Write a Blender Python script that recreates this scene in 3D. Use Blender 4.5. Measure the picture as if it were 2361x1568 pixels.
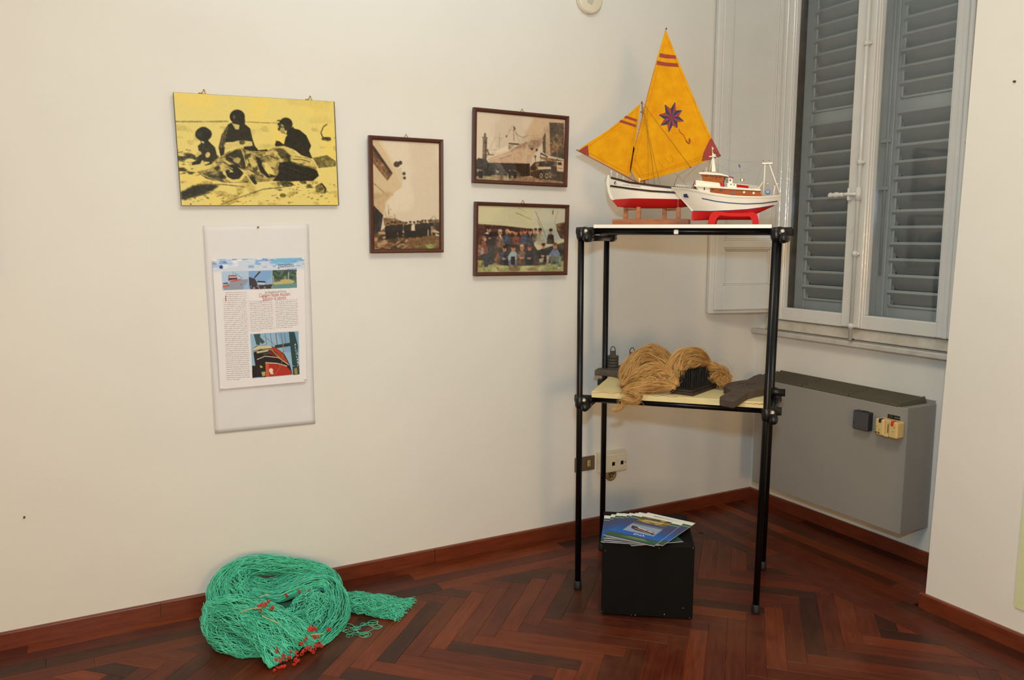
import bpy, bmesh, math, random
import numpy as np
from mathutils import Vector, Matrix, Euler

for o in list(bpy.data.objects):
    bpy.data.objects.remove(o)
SC = bpy.context.scene
COL = SC.collection
random.seed(7)
RNG = np.random.default_rng(7)

# ------------------------------------------------------------------ camera
cam_d = bpy.data.cameras.new('camera')
cam_d.sensor_width = 36.0
cam_d.lens = 1861.345 / 2361.0 * 36.0
cam_d.clip_start = 0.05
cam_d.clip_end = 60
cam = bpy.data.objects.new('camera', cam_d)
COL.objects.link(cam)
CAM = Vector((-3.2933, -3.2227, 1.45))
yaw, pitch, roll = 0.500342, 0.126636, -0.004102
fw = Vector((math.sin(yaw) * math.cos(pitch), math.cos(yaw) * math.cos(pitch), -math.sin(pitch)))
rt = Vector((math.cos(yaw), -math.sin(yaw), 0))
dn = fw.cross(rt)
rt2 = math.cos(roll) * rt + math.sin(roll) * dn
dn2 = -math.sin(roll) * rt + math.cos(roll) * dn
m = Matrix((rt2, -dn2, -fw)).transposed().to_4x4()
m.translation = CAM
cam.matrix_world = m
SC.camera = cam

# ------------------------------------------------------------------ world, lights, exposure
w = bpy.data.worlds.new('world')
SC.world = w
w.use_nodes = True
bg = w.node_tree.nodes['Background']
bg.inputs[0].default_value = (0.02, 0.025, 0.035, 1)     # night outside the shutters
bg.inputs[1].default_value = 0.3


def area(name, loc, direction, power, color, size, size_y=None, spread=180):
    d = bpy.data.lights.new(name, 'AREA')
    d.energy = power
    d.color = color
    d.size = size
    if size_y:
        d.shape = 'RECTANGLE'
        d.size_y = size_y
    else:
        d.shape = 'DISK'
    d.spread = math.radians(spread)
    o = bpy.data.objects.new(name, d)
    COL.objects.link(o)
    o.location = loc
    o.rotation_euler = Vector(direction).to_track_quat('-Z', 'Y').to_euler()
    return o


# the photographer's flash above the lens, cold against the warm lights: part goes straight ahead, part is bounced off the ceiling
area('flash_head', CAM + Vector((0.03, 0.0, 0.30)), (math.sin(yaw), math.cos(yaw), -0.08), 25.0, (0.44, 0.76, 1.0), 0.09, spread=150)
area('flash_bounce', CAM + Vector((0.03, -0.1, 0.36)), (math.sin(yaw) * 0.6, math.cos(yaw) * 0.6, 1.0), 52.0, (0.46, 0.76, 1.0), 0.12, spread=110)
# the room's ceiling lamp
area('ceiling_lamp', (-2.1, -2.1, 3.30), (0, 0, -1), 28.0, (1.0, 0.84, 0.60), 0.8)
# added warm fill lights behind the camera, low to reach under the shelves
area('warm_fill', (-5.0, -5.2, 1.3), (0.25, 1, 0.05), 37.0, (1.0, 0.62, 0.26), 0.7)
area('warm_fill', (-3.0, -5.2, 1.3), (0.1, 1, 0.05), 42.0, (1.0, 0.62, 0.26), 0.7)

vs = SC.view_settings
vs.view_transform = 'Standard'
vs.look = 'None'
vs.exposure = 0.0
vs.gamma = 1.0
vs.use_curve_mapping = False


# ------------------------------------------------------------------ helpers
def S(r, g, b):
    def f(c):
        c /= 255.0
        return c / 12.92 if c <= 0.04045 else ((c + 0.055) / 1.055) ** 2.4
    return (f(r), f(g), f(b), 1.0)


def lin(a):
    a = np.clip(a, 0, 1)
    return np.where(a <= 0.04045, a / 12.92, ((a + 0.055) / 1.055) ** 2.4)


MATS = {}


def mat(name, col, rough=0.5, metal=0.0, spec=0.5, var=0.0, vscale=6.0, bump=0.0, bscale=60.0, col2=None, stretch=None, rnd=0.0, coat=0.0, bdist=0.002, detail=4.0, trans=0.0, island=0.0):
    """procedural principled material: base colour with noise variation, optional grain direction, per-object variation and bump"""
    if name in MATS:
        return MATS[name]
    m = bpy.data.materials.new(name)
    m.use_nodes = True
    nt = m.node_tree
    n = nt.nodes
    p = n['Principled BSDF']
    p.inputs['Roughness'].default_value = rough
    p.inputs['Metallic'].default_value = metal
    p.inputs['Specular IOR Level'].default_value = spec
    p.inputs['Coat Weight'].default_value = coat
    p.inputs['Coat Roughness'].default_value = 0.12
    p.inputs['Base Color'].default_value = col
    tc = n.new('ShaderNodeTexCoord')
    mp = n.new('ShaderNodeMapping')
    nt.links.new(tc.outputs['Object'], mp.inputs['Vector'])
    if stretch:
        mp.inputs['Scale'].default_value = stretch
    last = None
    if var > 0 or col2:
        no = n.new('ShaderNodeTexNoise')
        no.inputs['Scale'].default_value = vscale
        no.inputs['Detail'].default_value = detail
        no.inputs['Roughness'].default_value = 0.6
        nt.links.new(mp.outputs[0], no.inputs['Vector'])
        ra = n.new('ShaderNodeValToRGB')
        ra.color_ramp.elements[0].position = 0.3
        ra.color_ramp.elements[1].position = 0.72
        c2 = col2 or tuple(c * (1 + var) for c in col[:3]) + (1,)
        c1 = tuple(c * (1 - var) for c in col[:3]) + (1,) if var else col
        ra.color_ramp.elements[0].color = c1
        ra.color_ramp.elements[1].color = c2
        nt.links.new(no.outputs['Fac'], ra.inputs[0])
        last = ra.outputs[0]
    if rnd > 0:
        oi = n.new('ShaderNodeObjectInfo')
        mr = n.new('ShaderNodeMapRange')
        mr.inputs['To Min'].default_value = 1 - rnd
        mr.inputs['To Max'].default_value = 1 + rnd
        nt.links.new(oi.outputs['Random'], mr.inputs['Value'])
        mx = n.new('ShaderNodeMix')
        mx.data_type = 'RGBA'
        mx.blend_type = 'MULTIPLY'
        mx.inputs[0].default_value = 1.0
        if last:
            nt.links.new(last, mx.inputs[6])
        else:
            mx.inputs[6].default_value = col
        nt.links.new(mr.outputs[0], mx.inputs[7])
        last = mx.outputs[2]
    if island > 0:
        gi = n.new('ShaderNodeNewGeometry')
        mi = n.new('ShaderNodeMapRange')
        mi.inputs['To Min'].default_value = 1 - island
        mi.inputs['To Max'].default_value = 1 + island * 0.6
        nt.links.new(gi.outputs['Random Per Island'], mi.inputs['Value'])
        mq = n.new('ShaderNodeMix')
        mq.data_type = 'RGBA'
        mq.blend_type = 'MULTIPLY'
        mq.inputs[0].default_value = 1.0
        if last:
            nt.links.new(last, mq.inputs[6])
        else:
            mq.inputs[6].default_value = col
        nt.links.new(mi.outputs[0], mq.inputs[7])
        last = mq.outputs[2]
    if last:
        nt.links.new(last, p.inputs['Base Color'])
    if bump > 0:
        nb = n.new('ShaderNodeTexNoise')
        nb.inputs['Scale'].default_value = bscale
        nb.inputs['Detail'].default_value = 5
        nt.links.new(mp.outputs[0], nb.inputs['Vector'])
        bu = n.new('ShaderNodeBump')
        bu.inputs['Strength'].default_value = bump
        bu.inputs['Distance'].default_value = bdist
        nt.links.new(nb.outputs['Fac'], bu.inputs['Height'])
        nt.links.new(bu.outputs[0], p.inputs['Normal'])
    if trans > 0:
        tr = n.new('ShaderNodeBsdfTranslucent')
        tr.inputs[0].default_value = col
        if last:
            nt.links.new(last, tr.inputs[0])
        ms = n.new('ShaderNodeMixShader')
        ms.inputs[0].default_value = trans
        nt.links.new(p.outputs[0], ms.inputs[1])
        nt.links.new(tr.outputs[0], ms.inputs[2])
        nt.links.new(ms.outputs[0], n['Material Output'].inputs[0])
    MATS[name] = m
    return m


def attr_mat(name, rough=0.5, spec=0.4, noise=0.0, nscale=300.0):
    """a print: the ink colour is carried by the sheet's own colour attribute"""
    if name in MATS:
        return MATS[name]
    m = bpy.data.materials.new(name)
    m.use_nodes = True
    nt = m.node_tree
    p = nt.nodes['Principled BSDF']
    p.inputs['Roughness'].default_value = rough
    p.inputs['Specular IOR Level'].default_value = spec
    a = nt.nodes.new('ShaderNodeAttribute')
    a.attribute_name = 'ink'
    nt.links.new(a.outputs['Color'], p.inputs['Base Color'])
    MATS[name] = m
    return m


def glass_mat(name, refl=1.0, tint=(1, 1, 1, 1), rough=0.02):
    m = bpy.data.materials.new(name)
    m.use_nodes = True
    nt = m.node_tree
    n = nt.nodes
    n.remove(n['Principled BSDF'])
    t = n.new('ShaderNodeBsdfTransparent')
    t.inputs[0].default_value = tint
    g = n.new('ShaderNodeBsdfGlossy')
    g.inputs['Roughness'].default_value = rough
    f = n.new('ShaderNodeFresnel')
    ge = n.new('ShaderNodeNewGeometry')          # same reflectance from either face of the thin sheet
    io = n.new('ShaderNodeMapRange')
    io.inputs['To Min'].default_value = 1.45
    io.inputs['To Max'].default_value = 1 / 1.45
    nt.links.new(ge.outputs['Backfacing'], io.inputs['Value'])
    nt.links.new(io.outputs[0], f.inputs[0])
    mu = n.new('ShaderNodeMath')
    mu.operation = 'MULTIPLY'
    mu.inputs[1].default_value = refl
    mx = n.new('ShaderNodeMixShader')
    nt.links.new(f.outputs[0], mu.inputs[0])
    nt.links.new(mu.outputs[0], mx.inputs[0])
    nt.links.new(t.outputs[0], mx.inputs[1])
    nt.links.new(g.outputs[0], mx.inputs[2])
    nt.links.new(mx.outputs[0], n['Material Output'].inputs[0])
    return m


class MB:
    """collects shapes, built as ONE mesh object"""

    def __init__(self):
        self.v = []
        self.f = []
        self.smooth = []

    def add(self, verts, faces, smooth=False):
        b = len(self.v)
        self.v.extend([tuple(q) for q in verts])
        for f in faces:
            self.f.append(tuple(b + i for i in f))
            self.smooth.append(smooth)
        return self

    def box(self, c, s, rot=None, bev=0.0):
        """centre, full sizes, optional rotation (Matrix 3x3 or z angle), chamfer"""
        if rot is None:
            R = Matrix.Identity(3)
        elif isinstance(rot, (int, float)):
            R = Matrix.Rotation(rot, 3, 'Z')
        else:
            R = rot
        hx, hy, hz = (q / 2 for q in s)
        c = Vector(c)
        if bev <= 0:
            vs_ = [Vector((x * hx, y * hy, z * hz)) for x in (-1, 1) for y in (-1, 1) for z in (-1, 1)]
            fs = [(0, 1, 3, 2), (4, 6, 7, 5), (0, 4, 5, 1), (2, 3, 7, 6), (0, 2, 6, 4), (1, 5, 7, 3)]
            return self.add([c + R @ q for q in vs_], fs)
        b = min(bev, hx * 0.95, hy * 0.95, hz * 0.95)
        pts, idx = [], {}
        for x in (-1, 1):
            for y in (-1, 1):
                for z in (-1, 1):
                    for k in range(3):
                        q = [x * hx, y * hy, z * hz]
                        for j in range(3):
                            if j != k:
                                q[j] -= b * (x, y, z)[j]
                        idx[(x, y, z, k)] = len(pts)
                        pts.append(c + R @ Vector(q))
        fs = []
        o = {0: [(-1, -1), (1, -1), (1, 1), (-1, 1)]}[0]
        for s_ in (-1, 1):
            q = [idx[(s_, a, d, 0)] for a, d in o]
            fs.append(q if s_ > 0 else q[::-1])
            q = [idx[(a, s_, d, 1)] for a, d in o]
            fs.append(q[::-1] if s_ > 0 else q)
            q = [idx[(a, d, s_, 2)] for a, d in o]
            fs.append(q if s_ > 0 else q[::-1])
        for a in (-1, 1):
            for d in (-1, 1):
                q = [idx[(-1, a, d, 1)], idx[(1, a, d, 1)], idx[(1, a, d, 2)], idx[(-1, a, d, 2)]]
                fs.append(q if a * d < 0 else q[::-1])
                q = [idx[(a, -1, d, 0)], idx[(a, 1, d, 0)], idx[(a, 1, d, 2)], idx[(a, -1, d, 2)]]
                fs.append(q if a * d > 0 else q[::-1])
                q = [idx[(a, d, -1, 0)], idx[(a, d, 1, 0)], idx[(a, d, 1, 1)], idx[(a, d, -1, 1)]]
                fs.append(q if a * d < 0 else q[::-1])
        for x in (-1, 1):
            for y in (-1, 1):
                for z in (-1, 1):
                    q = [idx[(x, y, z, k)] for k in range(3)]
                    fs.append(q if x * y * z > 0 else q[::-1])
        return self.add(pts, fs)

    def span(self, a, b, bev=0.0):
        c = [(p + q) / 2 for p, q in zip(a, b)]
        s = [abs(q - p) for p, q in zip(a, b)]
        return self.box(c, s, None, bev)

    def tube(self, path, r, n=10, caps=True, smooth=True):
        P = [Vector(q) for q in path]
        rs = r if isinstance(r, (list, tuple)) else [r] * len(P)
        rings = []
        up = None
        for i, p in enumerate(P):
            d = (P[min(i + 1, len(P) - 1)] - P[max(i - 1, 0)])
            if d.length < 1e-9:
                d = Vector((0, 0, 1))
            d.normalize()
            if up is None:
                up = d.orthogonal().normalized()
            else:
                up = (up - d * up.dot(d))
                up = up.normalized() if up.length > 1e-6 else d.orthogonal().normalized()
            s = d.cross(up)
            rings.append([p + (up * math.cos(2 * math.pi * k / n) + s * math.sin(2 * math.pi * k / n)) * rs[i] for k in range(n)])
        vs_ = [q for ring in rings for q in ring]
        fs = []
        for i in range(len(P) - 1):
            for k in range(n):
                fs.append((i * n + k, i * n + (k + 1) % n, (i + 1) * n + (k + 1) % n, (i + 1) * n + k))
        self.add(vs_, fs, smooth)
        if caps:
            b = len(self.v) - len(vs_)
            self.f.append(tuple(b + k for k in reversed(range(n))))
            self.smooth.append(False)
            self.f.append(tuple(b + (len(P) - 1) * n + k for k in range(n)))
            self.smooth.append(False)
        return self

    def lathe(self, prof, c=(0, 0, 0), axis='Z', n=24, smooth=True, rot=None):
        """prof: list of (radius, height)"""
        A = {'Z': Matrix.Identity(3), 'X': Matrix.Rotation(math.pi / 2, 3, 'Y'), 'Y': Matrix.Rotation(-math.pi / 2, 3, 'X')}[axis]
        if rot is not None:
            A = rot
        c = Vector(c)
        vs_ = []
        for r, h in prof:
            for k in range(n):
                a = 2 * math.pi * k / n
                vs_.append(c + A @ Vector((r * math.cos(a), r * math.sin(a), h)))
        fs = []
        for i in range(len(prof) - 1):
            for k in range(n):
                fs.append((i * n + k, i * n + (k + 1) % n, (i + 1) * n + (k + 1) % n, (i + 1) * n + k))
        self.add(vs_, fs, smooth)
        b = len(self.v) - len(vs_)
        if prof[0][0] > 1e-6:
            self.f.append(tuple(b + k for k in reversed(range(n))))
            self.smooth.append(False)
        if prof[-1][0] > 1e-6:
            self.f.append(tuple(b + (len(prof) - 1) * n + k for k in range(n)))
            self.smooth.append(False)
        return self

    def ball(self, c, r, n=14, sq=(1, 1, 1)):
        m_ = n // 2
        vs_, fs = [], []
        for i in range(m_ + 1):
            t = math.pi * i / m_
            for k in range(n):
                a = 2 * math.pi * k / n
                vs_.append((c[0] + r * sq[0] * math.sin(t) * math.cos(a), c[1] + r * sq[1] * math.sin(t) * math.sin(a), c[2] - r * sq[2] * math.cos(t)))
        for i in range(m_):
            for k in range(n):
                fs.append((i * n + k, i * n + (k + 1) % n, (i + 1) * n + (k + 1) % n, (i + 1) * n + k))
        return self.add(vs_, fs, True)

    def prism(self, outline, d0, d1, plane='XZ', smooth_sides=False):
        """extrude a 2-D outline between two depths; plane XZ: depth is y; XY: depth is z; YZ: depth is x"""
        def P(q, d):
            return {'XZ': (q[0], d, q[1]), 'XY': (q[0], q[1], d), 'YZ': (d, q[0], q[1])}[plane]
        n = len(outline)
        vs_ = [P(q, d0) for q in outline] + [P(q, d1) for q in outline]
        fs = [tuple(range(n)), tuple(reversed(range(n, 2 * n)))]
        self.add(vs_, fs)
        b = len(self.v) - 2 * n
        for k in range(n):
            self.f.append((b + k, b + n + k, b + n + (k + 1) % n, b + (k + 1) % n))
            self.smooth.append(smooth_sides)
        return self

    def loft(self, rings, closed=False, caps=False, smooth=True):
        n = len(rings[0])
        vs_ = [q for r in rings for q in r]
        fs = []
        for i in range(len(rings) - 1):
            for k in range(n if closed else n - 1):
                fs.append((i * n + k, i * n + (k + 1) % n, (i + 1) * n + (k + 1) % n, (i + 1) * n + k))
        self.add(vs_, fs, smooth)
        if caps:
            b = len(self.v) - len(vs_)
            self.f.append(tuple(b + k for k in reversed(range(n))))
            self.f.append(tuple(b + (len(rings) - 1) * n + k for k in range(n)))
            self.smooth += [False, False]
        return self

    def mesh(self, name):
        me = bpy.data.meshes.new(name)
        me.from_pydata([tuple(q) for q in self.v], [], self.f)
        me.polygons.foreach_set('use_smooth', self.smooth)
        bm = bmesh.new()
        bm.from_mesh(me)
        bmesh.ops.recalc_face_normals(bm, faces=bm.faces)
        bm.to_mesh(me)
        bm.free()
        me.update()
        return me

    def build(self, name, material, parent=None, loc=None, rot=None):
        return put(name, self.mesh(name), material, parent, loc, rot)


def put(name, me, material, parent=None, loc=None, rot=None):
    if material is not None and len(me.materials) == 0:
        me.materials.append(material)
    o = bpy.data.objects.new(name, me)
    COL.objects.link(o)
    if parent is not None:
        o.parent = parent
    if loc is not None:
        o.location = loc
    if rot is not None:
        o.rotation_euler = rot
    return o


def empty(name, loc=(0, 0, 0), rz=0.0, rot=None):
    o = bpy.data.objects.new(name, None)
    COL.objects.link(o)
    o.empty_display_size = 0.05
    o.location = loc
    o.rotation_euler = rot if rot else (0, 0, rz)
    return o


def tag(o, label=None, cat=None, group=None, kind=None):
    if label:
        o['label'] = label
    if cat:
        o['category'] = cat
    if group:
        o['group'] = group
    if kind:
        o['kind'] = kind
    return o


def part(o, label):
    o['label'] = label
    return o


def copy_tree(o, parent=None):
    c = o.copy()
    COL.objects.link(c)
    c.parent = parent
    for ch in list(o.children):
        copy_tree(ch, c)
    return c


def spline(pts, n):
    """Catmull-Rom through points, n samples"""
    P = np.array(pts, float)
    if len(P) == 2:
        t = np.linspace(0, 1, n)[:, None]
        return P[0] * (1 - t) + P[1] * t
    Q = np.vstack([2 * P[0] - P[1], P, 2 * P[-1] - P[-2]])
    d = np.linalg.norm(np.diff(P, axis=0), axis=1)
    s = np.concatenate([[0], np.cumsum(d)])
    out = []
    for x in np.linspace(0, s[-1], n):
        i = min(max(np.searchsorted(s, x, side='right') - 1, 0), len(P) - 2)
        t = (x - s[i]) / max(d[i], 1e-9)
        p0, p1, p2, p3 = Q[i], Q[i + 1], Q[i + 2], Q[i + 3]
        out.append(0.5 * (2 * p1 + (p2 - p0) * t + (2 * p0 - 5 * p1 + 4 * p2 - p3) * t ** 2 + (3 * p1 - p0 - 3 * p2 + p3) * t ** 3))
    return np.array(out)


def interp(pts, x):
    return float(np.interp(x, [p[0] for p in pts], [p[1] for p in pts]))


def text_mesh(body, size, name='lettering', align='LEFT', extrude=0.0, space=1.0, shear=0.0):
    cu = bpy.data.curves.new(name, 'FONT')
    cu.body = body
    cu.size = size
    cu.align_x = align
    cu.extrude = extrude
    cu.space_character = space
    cu.shear = shear
    cu.resolution_u = 3
    ob = bpy.data.objects.new(name, cu)
    COL.objects.link(ob)
    dg = bpy.context.evaluated_depsgraph_get()
    dg.update()
    me = bpy.data.meshes.new_from_object(ob.evaluated_get(dg))
    me.materials.clear()
    bpy.data.objects.remove(ob)
    bpy.data.curves.remove(cu)
    me.name = name
    return me


def map_mesh(me, fn):
    for v in me.vertices:
        v.co = fn(v.co)
    me.update()
    return me


# strands: many thin tubes in one mesh, made with numpy
def strands_mesh(name, lines, r, sides=4):
    """lines: array (K, M, 3); r: float or array (K,)"""
    L = np.asarray(lines, float)
    K, M, _ = L.shape
    r = np.broadcast_to(np.asarray(r, float).reshape(-1, 1, 1), (K, 1, 1)) if np.ndim(r) else np.full((K, 1, 1), r)
    T = np.gradient(L, axis=1)
    T /= np.linalg.norm(T, axis=2, keepdims=True) + 1e-12
    ref = np.tile(np.array([0.31, 0.22, 0.92]), (K, M, 1))
    A = np.cross(T, ref)
    A /= np.linalg.norm(A, axis=2, keepdims=True) + 1e-12
    B = np.cross(T, A)
    ang = 2 * np.pi * np.arange(sides) / sides
    V = (L[:, :, None, :] + r[:, :, None] * (A[:, :, None, :] * np.cos(ang)[None, None, :, None] + B[:, :, None, :] * np.sin(ang)[None, None, :, None]))
    V = V.reshape(-1, 3)
    k = np.arange(K)[:, None, None] * (M * sides)
    i = np.arange(M - 1)[None, :, None] * sides
    s = np.arange(sides)[None, None, :]
    s2 = (s + 1) % sides
    F = np.stack([k + i + s, k + i + s2, k + i + sides + s2, k + i + sides + s], axis=-1).reshape(-1, 4)
    return quads_mesh(name, V, F, True)


def quads_mesh(name, V, F, smooth=True):
    me = bpy.data.meshes.new(name)
    me.vertices.add(len(V))
    me.vertices.foreach_set('co', np.ascontiguousarray(V, dtype=np.float32).ravel())
    me.loops.add(F.size)
    me.loops.foreach_set('vertex_index', np.ascontiguousarray(F, dtype=np.int32).ravel())
    me.polygons.add(len(F))
    me.polygons.foreach_set('loop_start', np.arange(len(F), dtype=np.int32) * 4)
    me.polygons.foreach_set('use_smooth', np.full(len(F), smooth))
    me.update(calc_edges=True)
    me.validate()
    return me


def bundle(path, wid, thk, count, M=48, wob=0.12, seed=0, up=(0, 0, 1), fill=(0.55, 1.0), waves=3.0, jitter=0.0, spread=None, zmin=None):
    """polylines that run side by side along a path, inside an elliptic section"""
    g = np.random.default_rng(seed)
    P = spline(path, M)
    T = np.gradient(P, axis=0)
    T /= np.linalg.norm(T, axis=1, keepdims=True) + 1e-12
    U = np.tile(np.array(up, float), (M, 1))
    Sd = np.cross(T, U)
    Sd /= np.linalg.norm(Sd, axis=1, keepdims=True) + 1e-12
    N = np.cross(Sd, T)
    t = np.linspace(0, 1, M)
    wv = np.interp(t, np.linspace(0, 1, len(wid)), wid) if np.ndim(wid) else np.full(M, wid)
    tv = np.interp(t, np.linspace(0, 1, len(thk)), thk) if np.ndim(thk) else np.full(M, thk)
    a0 = g.uniform(0, 2 * np.pi, count)
    rr = np.sqrt(g.uniform(fill[0] ** 2, fill[1] ** 2, count))
    ph = g.uniform(0, 2 * np.pi, (count, 3))
    fr = g.uniform(0.6, 1.6, (count, 3)) * waves
    tt = t[None, :]
    a = a0[:, None] + wob * 2.2 * np.sin(fr[:, :1] * tt * 2 * np.pi / 2 + ph[:, :1])
    r = rr[:, None] * (1 + wob * np.sin(fr[:, 1:2] * tt * 2 * np.pi + ph[:, 1:2]))
    off_s = np.cos(a) * r * wv[None]
    off_n = np.sin(a) * r * tv[None]
    L = P[None] + off_s[:, :, None] * Sd[None] + off_n[:, :, None] * N[None]
    if jitter:
        L = L + g.normal(0, jitter, L.shape)
    if zmin is not None:
        L[:, :, 2] = np.maximum(L[:, :, 2], zmin)
    return L


def locks(L, n, rad, seed, twist=2.0):
    """each line of L becomes a lock of n fine strands"""
    g = np.random.default_rng(seed)
    K, M, _ = L.shape
    A = g.normal(0, 1, (K, n, 3))
    A /= np.linalg.norm(A, axis=2, keepdims=True)
    B = g.normal(0, 1, (K, n, 3))
    B -= A * (A * B).sum(2, keepdims=True)
    B /= np.linalg.norm(B, axis=2, keepdims=True)
    t = np.linspace(0, 1, M)
    th = g.uniform(0, 6.28, (K, n, 1)) + g.uniform(-1, 1, (K, n, 1)) * twist * t
    r = rad * np.sqrt(g.uniform(0.02, 1, (K, n, 1))) * (0.55 + 0.45 * np.sin(t * np.pi)) * (1 + 0.5 * np.sin(t * 5 + g.uniform(0, 6, (K, n, 1))))
    o = r[..., None] * (A[:, :, None, :] * np.cos(th)[..., None] + B[:, :, None, :] * np.sin(th)[..., None])
    return (L[:, None] + o).reshape(-1, M, 3)


def core_mb(mb, path, wid, thk, M=30, n=14, up=(0, 0, 1), zmin=None, k=0.8):
    P = spline(path, M)
    T = np.gradient(P, axis=0)
    T /= np.linalg.norm(T, axis=1, keepdims=True) + 1e-12
    Sd = np.cross(T, np.tile(np.array(up, float), (M, 1)))
    Sd /= np.linalg.norm(Sd, axis=1, keepdims=True) + 1e-12
    N = np.cross(Sd, T)
    t = np.linspace(0, 1, M)
    wv = np.interp(t, np.linspace(0, 1, len(wid)), wid) if np.ndim(wid) else np.full(M, wid)
    tv = np.interp(t, np.linspace(0, 1, len(thk)), thk) if np.ndim(thk) else np.full(M, thk)
    rings = []
    for i in range(M):
        e = k * min(1, 0.15 + 4 * t[i], 0.15 + 4 * (1 - t[i]))
        ring = []
        for j in range(n):
            a = 2 * math.pi * j / n
            q = P[i] + Sd[i] * math.cos(a) * wv[i] * e + N[i] * math.sin(a) * tv[i] * e
            if zmin is not None:
                q[2] = max(q[2], zmin)
            ring.append(tuple(q))
        rings.append(ring)
    mb.loft(rings, closed=True, caps=True)


# ------------------------------------------------------------------ flat prints, drawn shape by shape
class Paint:
    def __init__(self, w, h, col, corners=None):
        self.w, self.h = w * 2, h * 2
        self.a = np.empty((self.h, self.w, 3))
        self.a[:] = np.array(col) / 255.0
        yy, xx = np.mgrid[0:self.h, 0:self.w]
        self.X = (xx + 0.5) / self.w
        self.Y = (yy + 0.5) / self.h
        self.H = None
        if corners:                      # drawing units: the corners of the sheet on the drawing board
            A, b = [], []
            for (x, y), (u, v) in zip(corners, ((0, 0), (1, 0), (1, 1), (0, 1))):
                A.append([x, y, 1, 0, 0, 0, -u * x, -u * y]); b.append(u)
                A.append([0, 0, 0, x, y, 1, -v * x, -v * y]); b.append(v)
            h = np.linalg.solve(np.array(A, float), np.array(b, float))
            self.H = np.append(h, 1).reshape(3, 3)
            c = corners
            self.unit = 1.0 / (0.5 * (abs(c[1][0] - c[0][0]) + abs(c[2][0] - c[3][0])))
        else:
            self.unit = 1.0

    def uv(self, pts):
        P = np.array(pts, float).reshape(-1, 2)
        if self.H is None:
            return P
        q = np.c_[P, np.ones(len(P))] @ self.H.T
        return q[:, :2] / q[:, 2:]

    def blend(self, mask, col, alpha=1.0):
        m_ = (mask * alpha)[..., None]
        self.a = self.a * (1 - m_) + (np.array(col) / 255.0) * m_

    def poly(self, pts, col, alpha=1.0, soft=0):
        P = self.uv(pts)
        x0, y0 = P.min(0) - 0.01
        x1, y1 = P.max(0) + 0.01
        i0, i1 = max(int(y0 * self.h), 0), min(int(y1 * self.h) + 2, self.h)
        j0, j1 = max(int(x0 * self.w), 0), min(int(x1 * self.w) + 2, self.w)
        if i1 <= i0 or j1 <= j0:
            return self
        X, Y = self.X[i0:i1, j0:j1], self.Y[i0:i1, j0:j1]
        ins = np.zeros(X.shape, bool)
        n = len(P)
        for k in range(n):
            xa, ya = P[k]
            xb, yb = P[(k + 1) % n]
            if ya == yb:
                continue
            c = ((ya > Y) != (yb > Y)) & (X < (xb - xa) * (Y - ya) / (yb - ya) + xa)
            ins ^= c
        m_ = ins.astype(float)
        if soft:
            m_ = blur(m_, soft)
        sub = self.a[i0:i1, j0:j1]
        m_ = (m_ * alpha)[..., None]
        self.a[i0:i1, j0:j1] = sub * (1 - m_) + np.array(col) / 255.0 * m_
        return self

    def ell(self, c, rx, ry, col, alpha=1.0, rot=0.0, soft=0):
        t = np.linspace(0, 2 * np.pi, 25)[:-1]
        x, y = rx * np.cos(t), ry * np.sin(t)
        p = np.c_[c[0] + x * math.cos(rot) - y * math.sin(rot), c[1] + x * math.sin(rot) + y * math.cos(rot)]
        return self.poly(p, col, alpha, soft)

    def line(self, pts, wd, col, alpha=1.0):
        P = np.array(pts, float)
        for a, b in zip(P[:-1], P[1:]):
            d = b - a
            L = np.hypot(*d)
            if L < 1e-9:
                continue
            nrm = np.array([-d[1], d[0]]) / L * wd / 2
            self.poly([a + nrm, b + nrm, b - nrm, a - nrm], col, alpha)
        return self

    def person(self, x, y, h, coat, skin, hair, legs=None, w=0.3, head=0.13):
        """a small standing figure in a group photograph: x, y of the top of the head, h height"""
        hh = h * head
        self.poly([(x - w * h * .28, y + hh * 1.5), (x + w * h * .28, y + hh * 1.5), (x + w * h * .5, y + hh * 2.3), (x + w * h * .48, y + h * .58), (x - w * h * .48, y + h * .58), (x - w * h * .5, y + hh * 2.3)], coat)
        if legs:
            self.poly([(x - w * h * .4, y + h * .56), (x + w * h * .4, y + h * .56), (x + w * h * .34, y + h), (x - w * h * .34, y + h)], legs)
        self.ell((x, y + hh * .9), hh * .55, hh * .8, skin)
        self.ell((x, y + hh * .45), hh * .6, hh * .45, hair)
        self.ell((x, y + hh * 1.1), hh * .25, hh * .12, tuple(c * .7 for c in skin))
        return self

    def grain(self, amp, scale=1, seed=0):
        g = np.random.default_rng(seed)
        n = g.normal(0, 1, (self.h // scale + 2, self.w // scale + 2))
        n = np.kron(n, np.ones((scale, scale)))[:self.h, :self.w]
        if scale > 1:
            n = blur(n, scale)
        self.a = self.a + amp / 255.0 * n[..., None]
        return self

    def detail(self, amp, seed):
        """photographic texture: fine tonal variation, strongest in the mid and dark tones"""
        g = np.random.default_rng(100 + seed)
        tot = np.zeros((self.h, self.w))
        for sc_, k in ((2, 0.5), (4, 0.8), (8, 0.7)):
            n = g.normal(0, 1, (self.h // sc_ + 2, self.w // sc_ + 2))
            n = blur(np.kron(n, np.ones((sc_, sc_)))[:self.h, :self.w], max(1, sc_ // 2))
            tot += k * n / (n.std() + 1e-9)
        l = self.a.mean(-1)
        w_ = np.clip((0.7 - l) * 2.2, 0.0, 1) * np.clip(l * 2.6, 0.3, 1)
        self.a = np.clip(self.a * (1 + amp * 0.42 * tot[..., None] * w_[..., None]), 0, 1)
        return self

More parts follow.
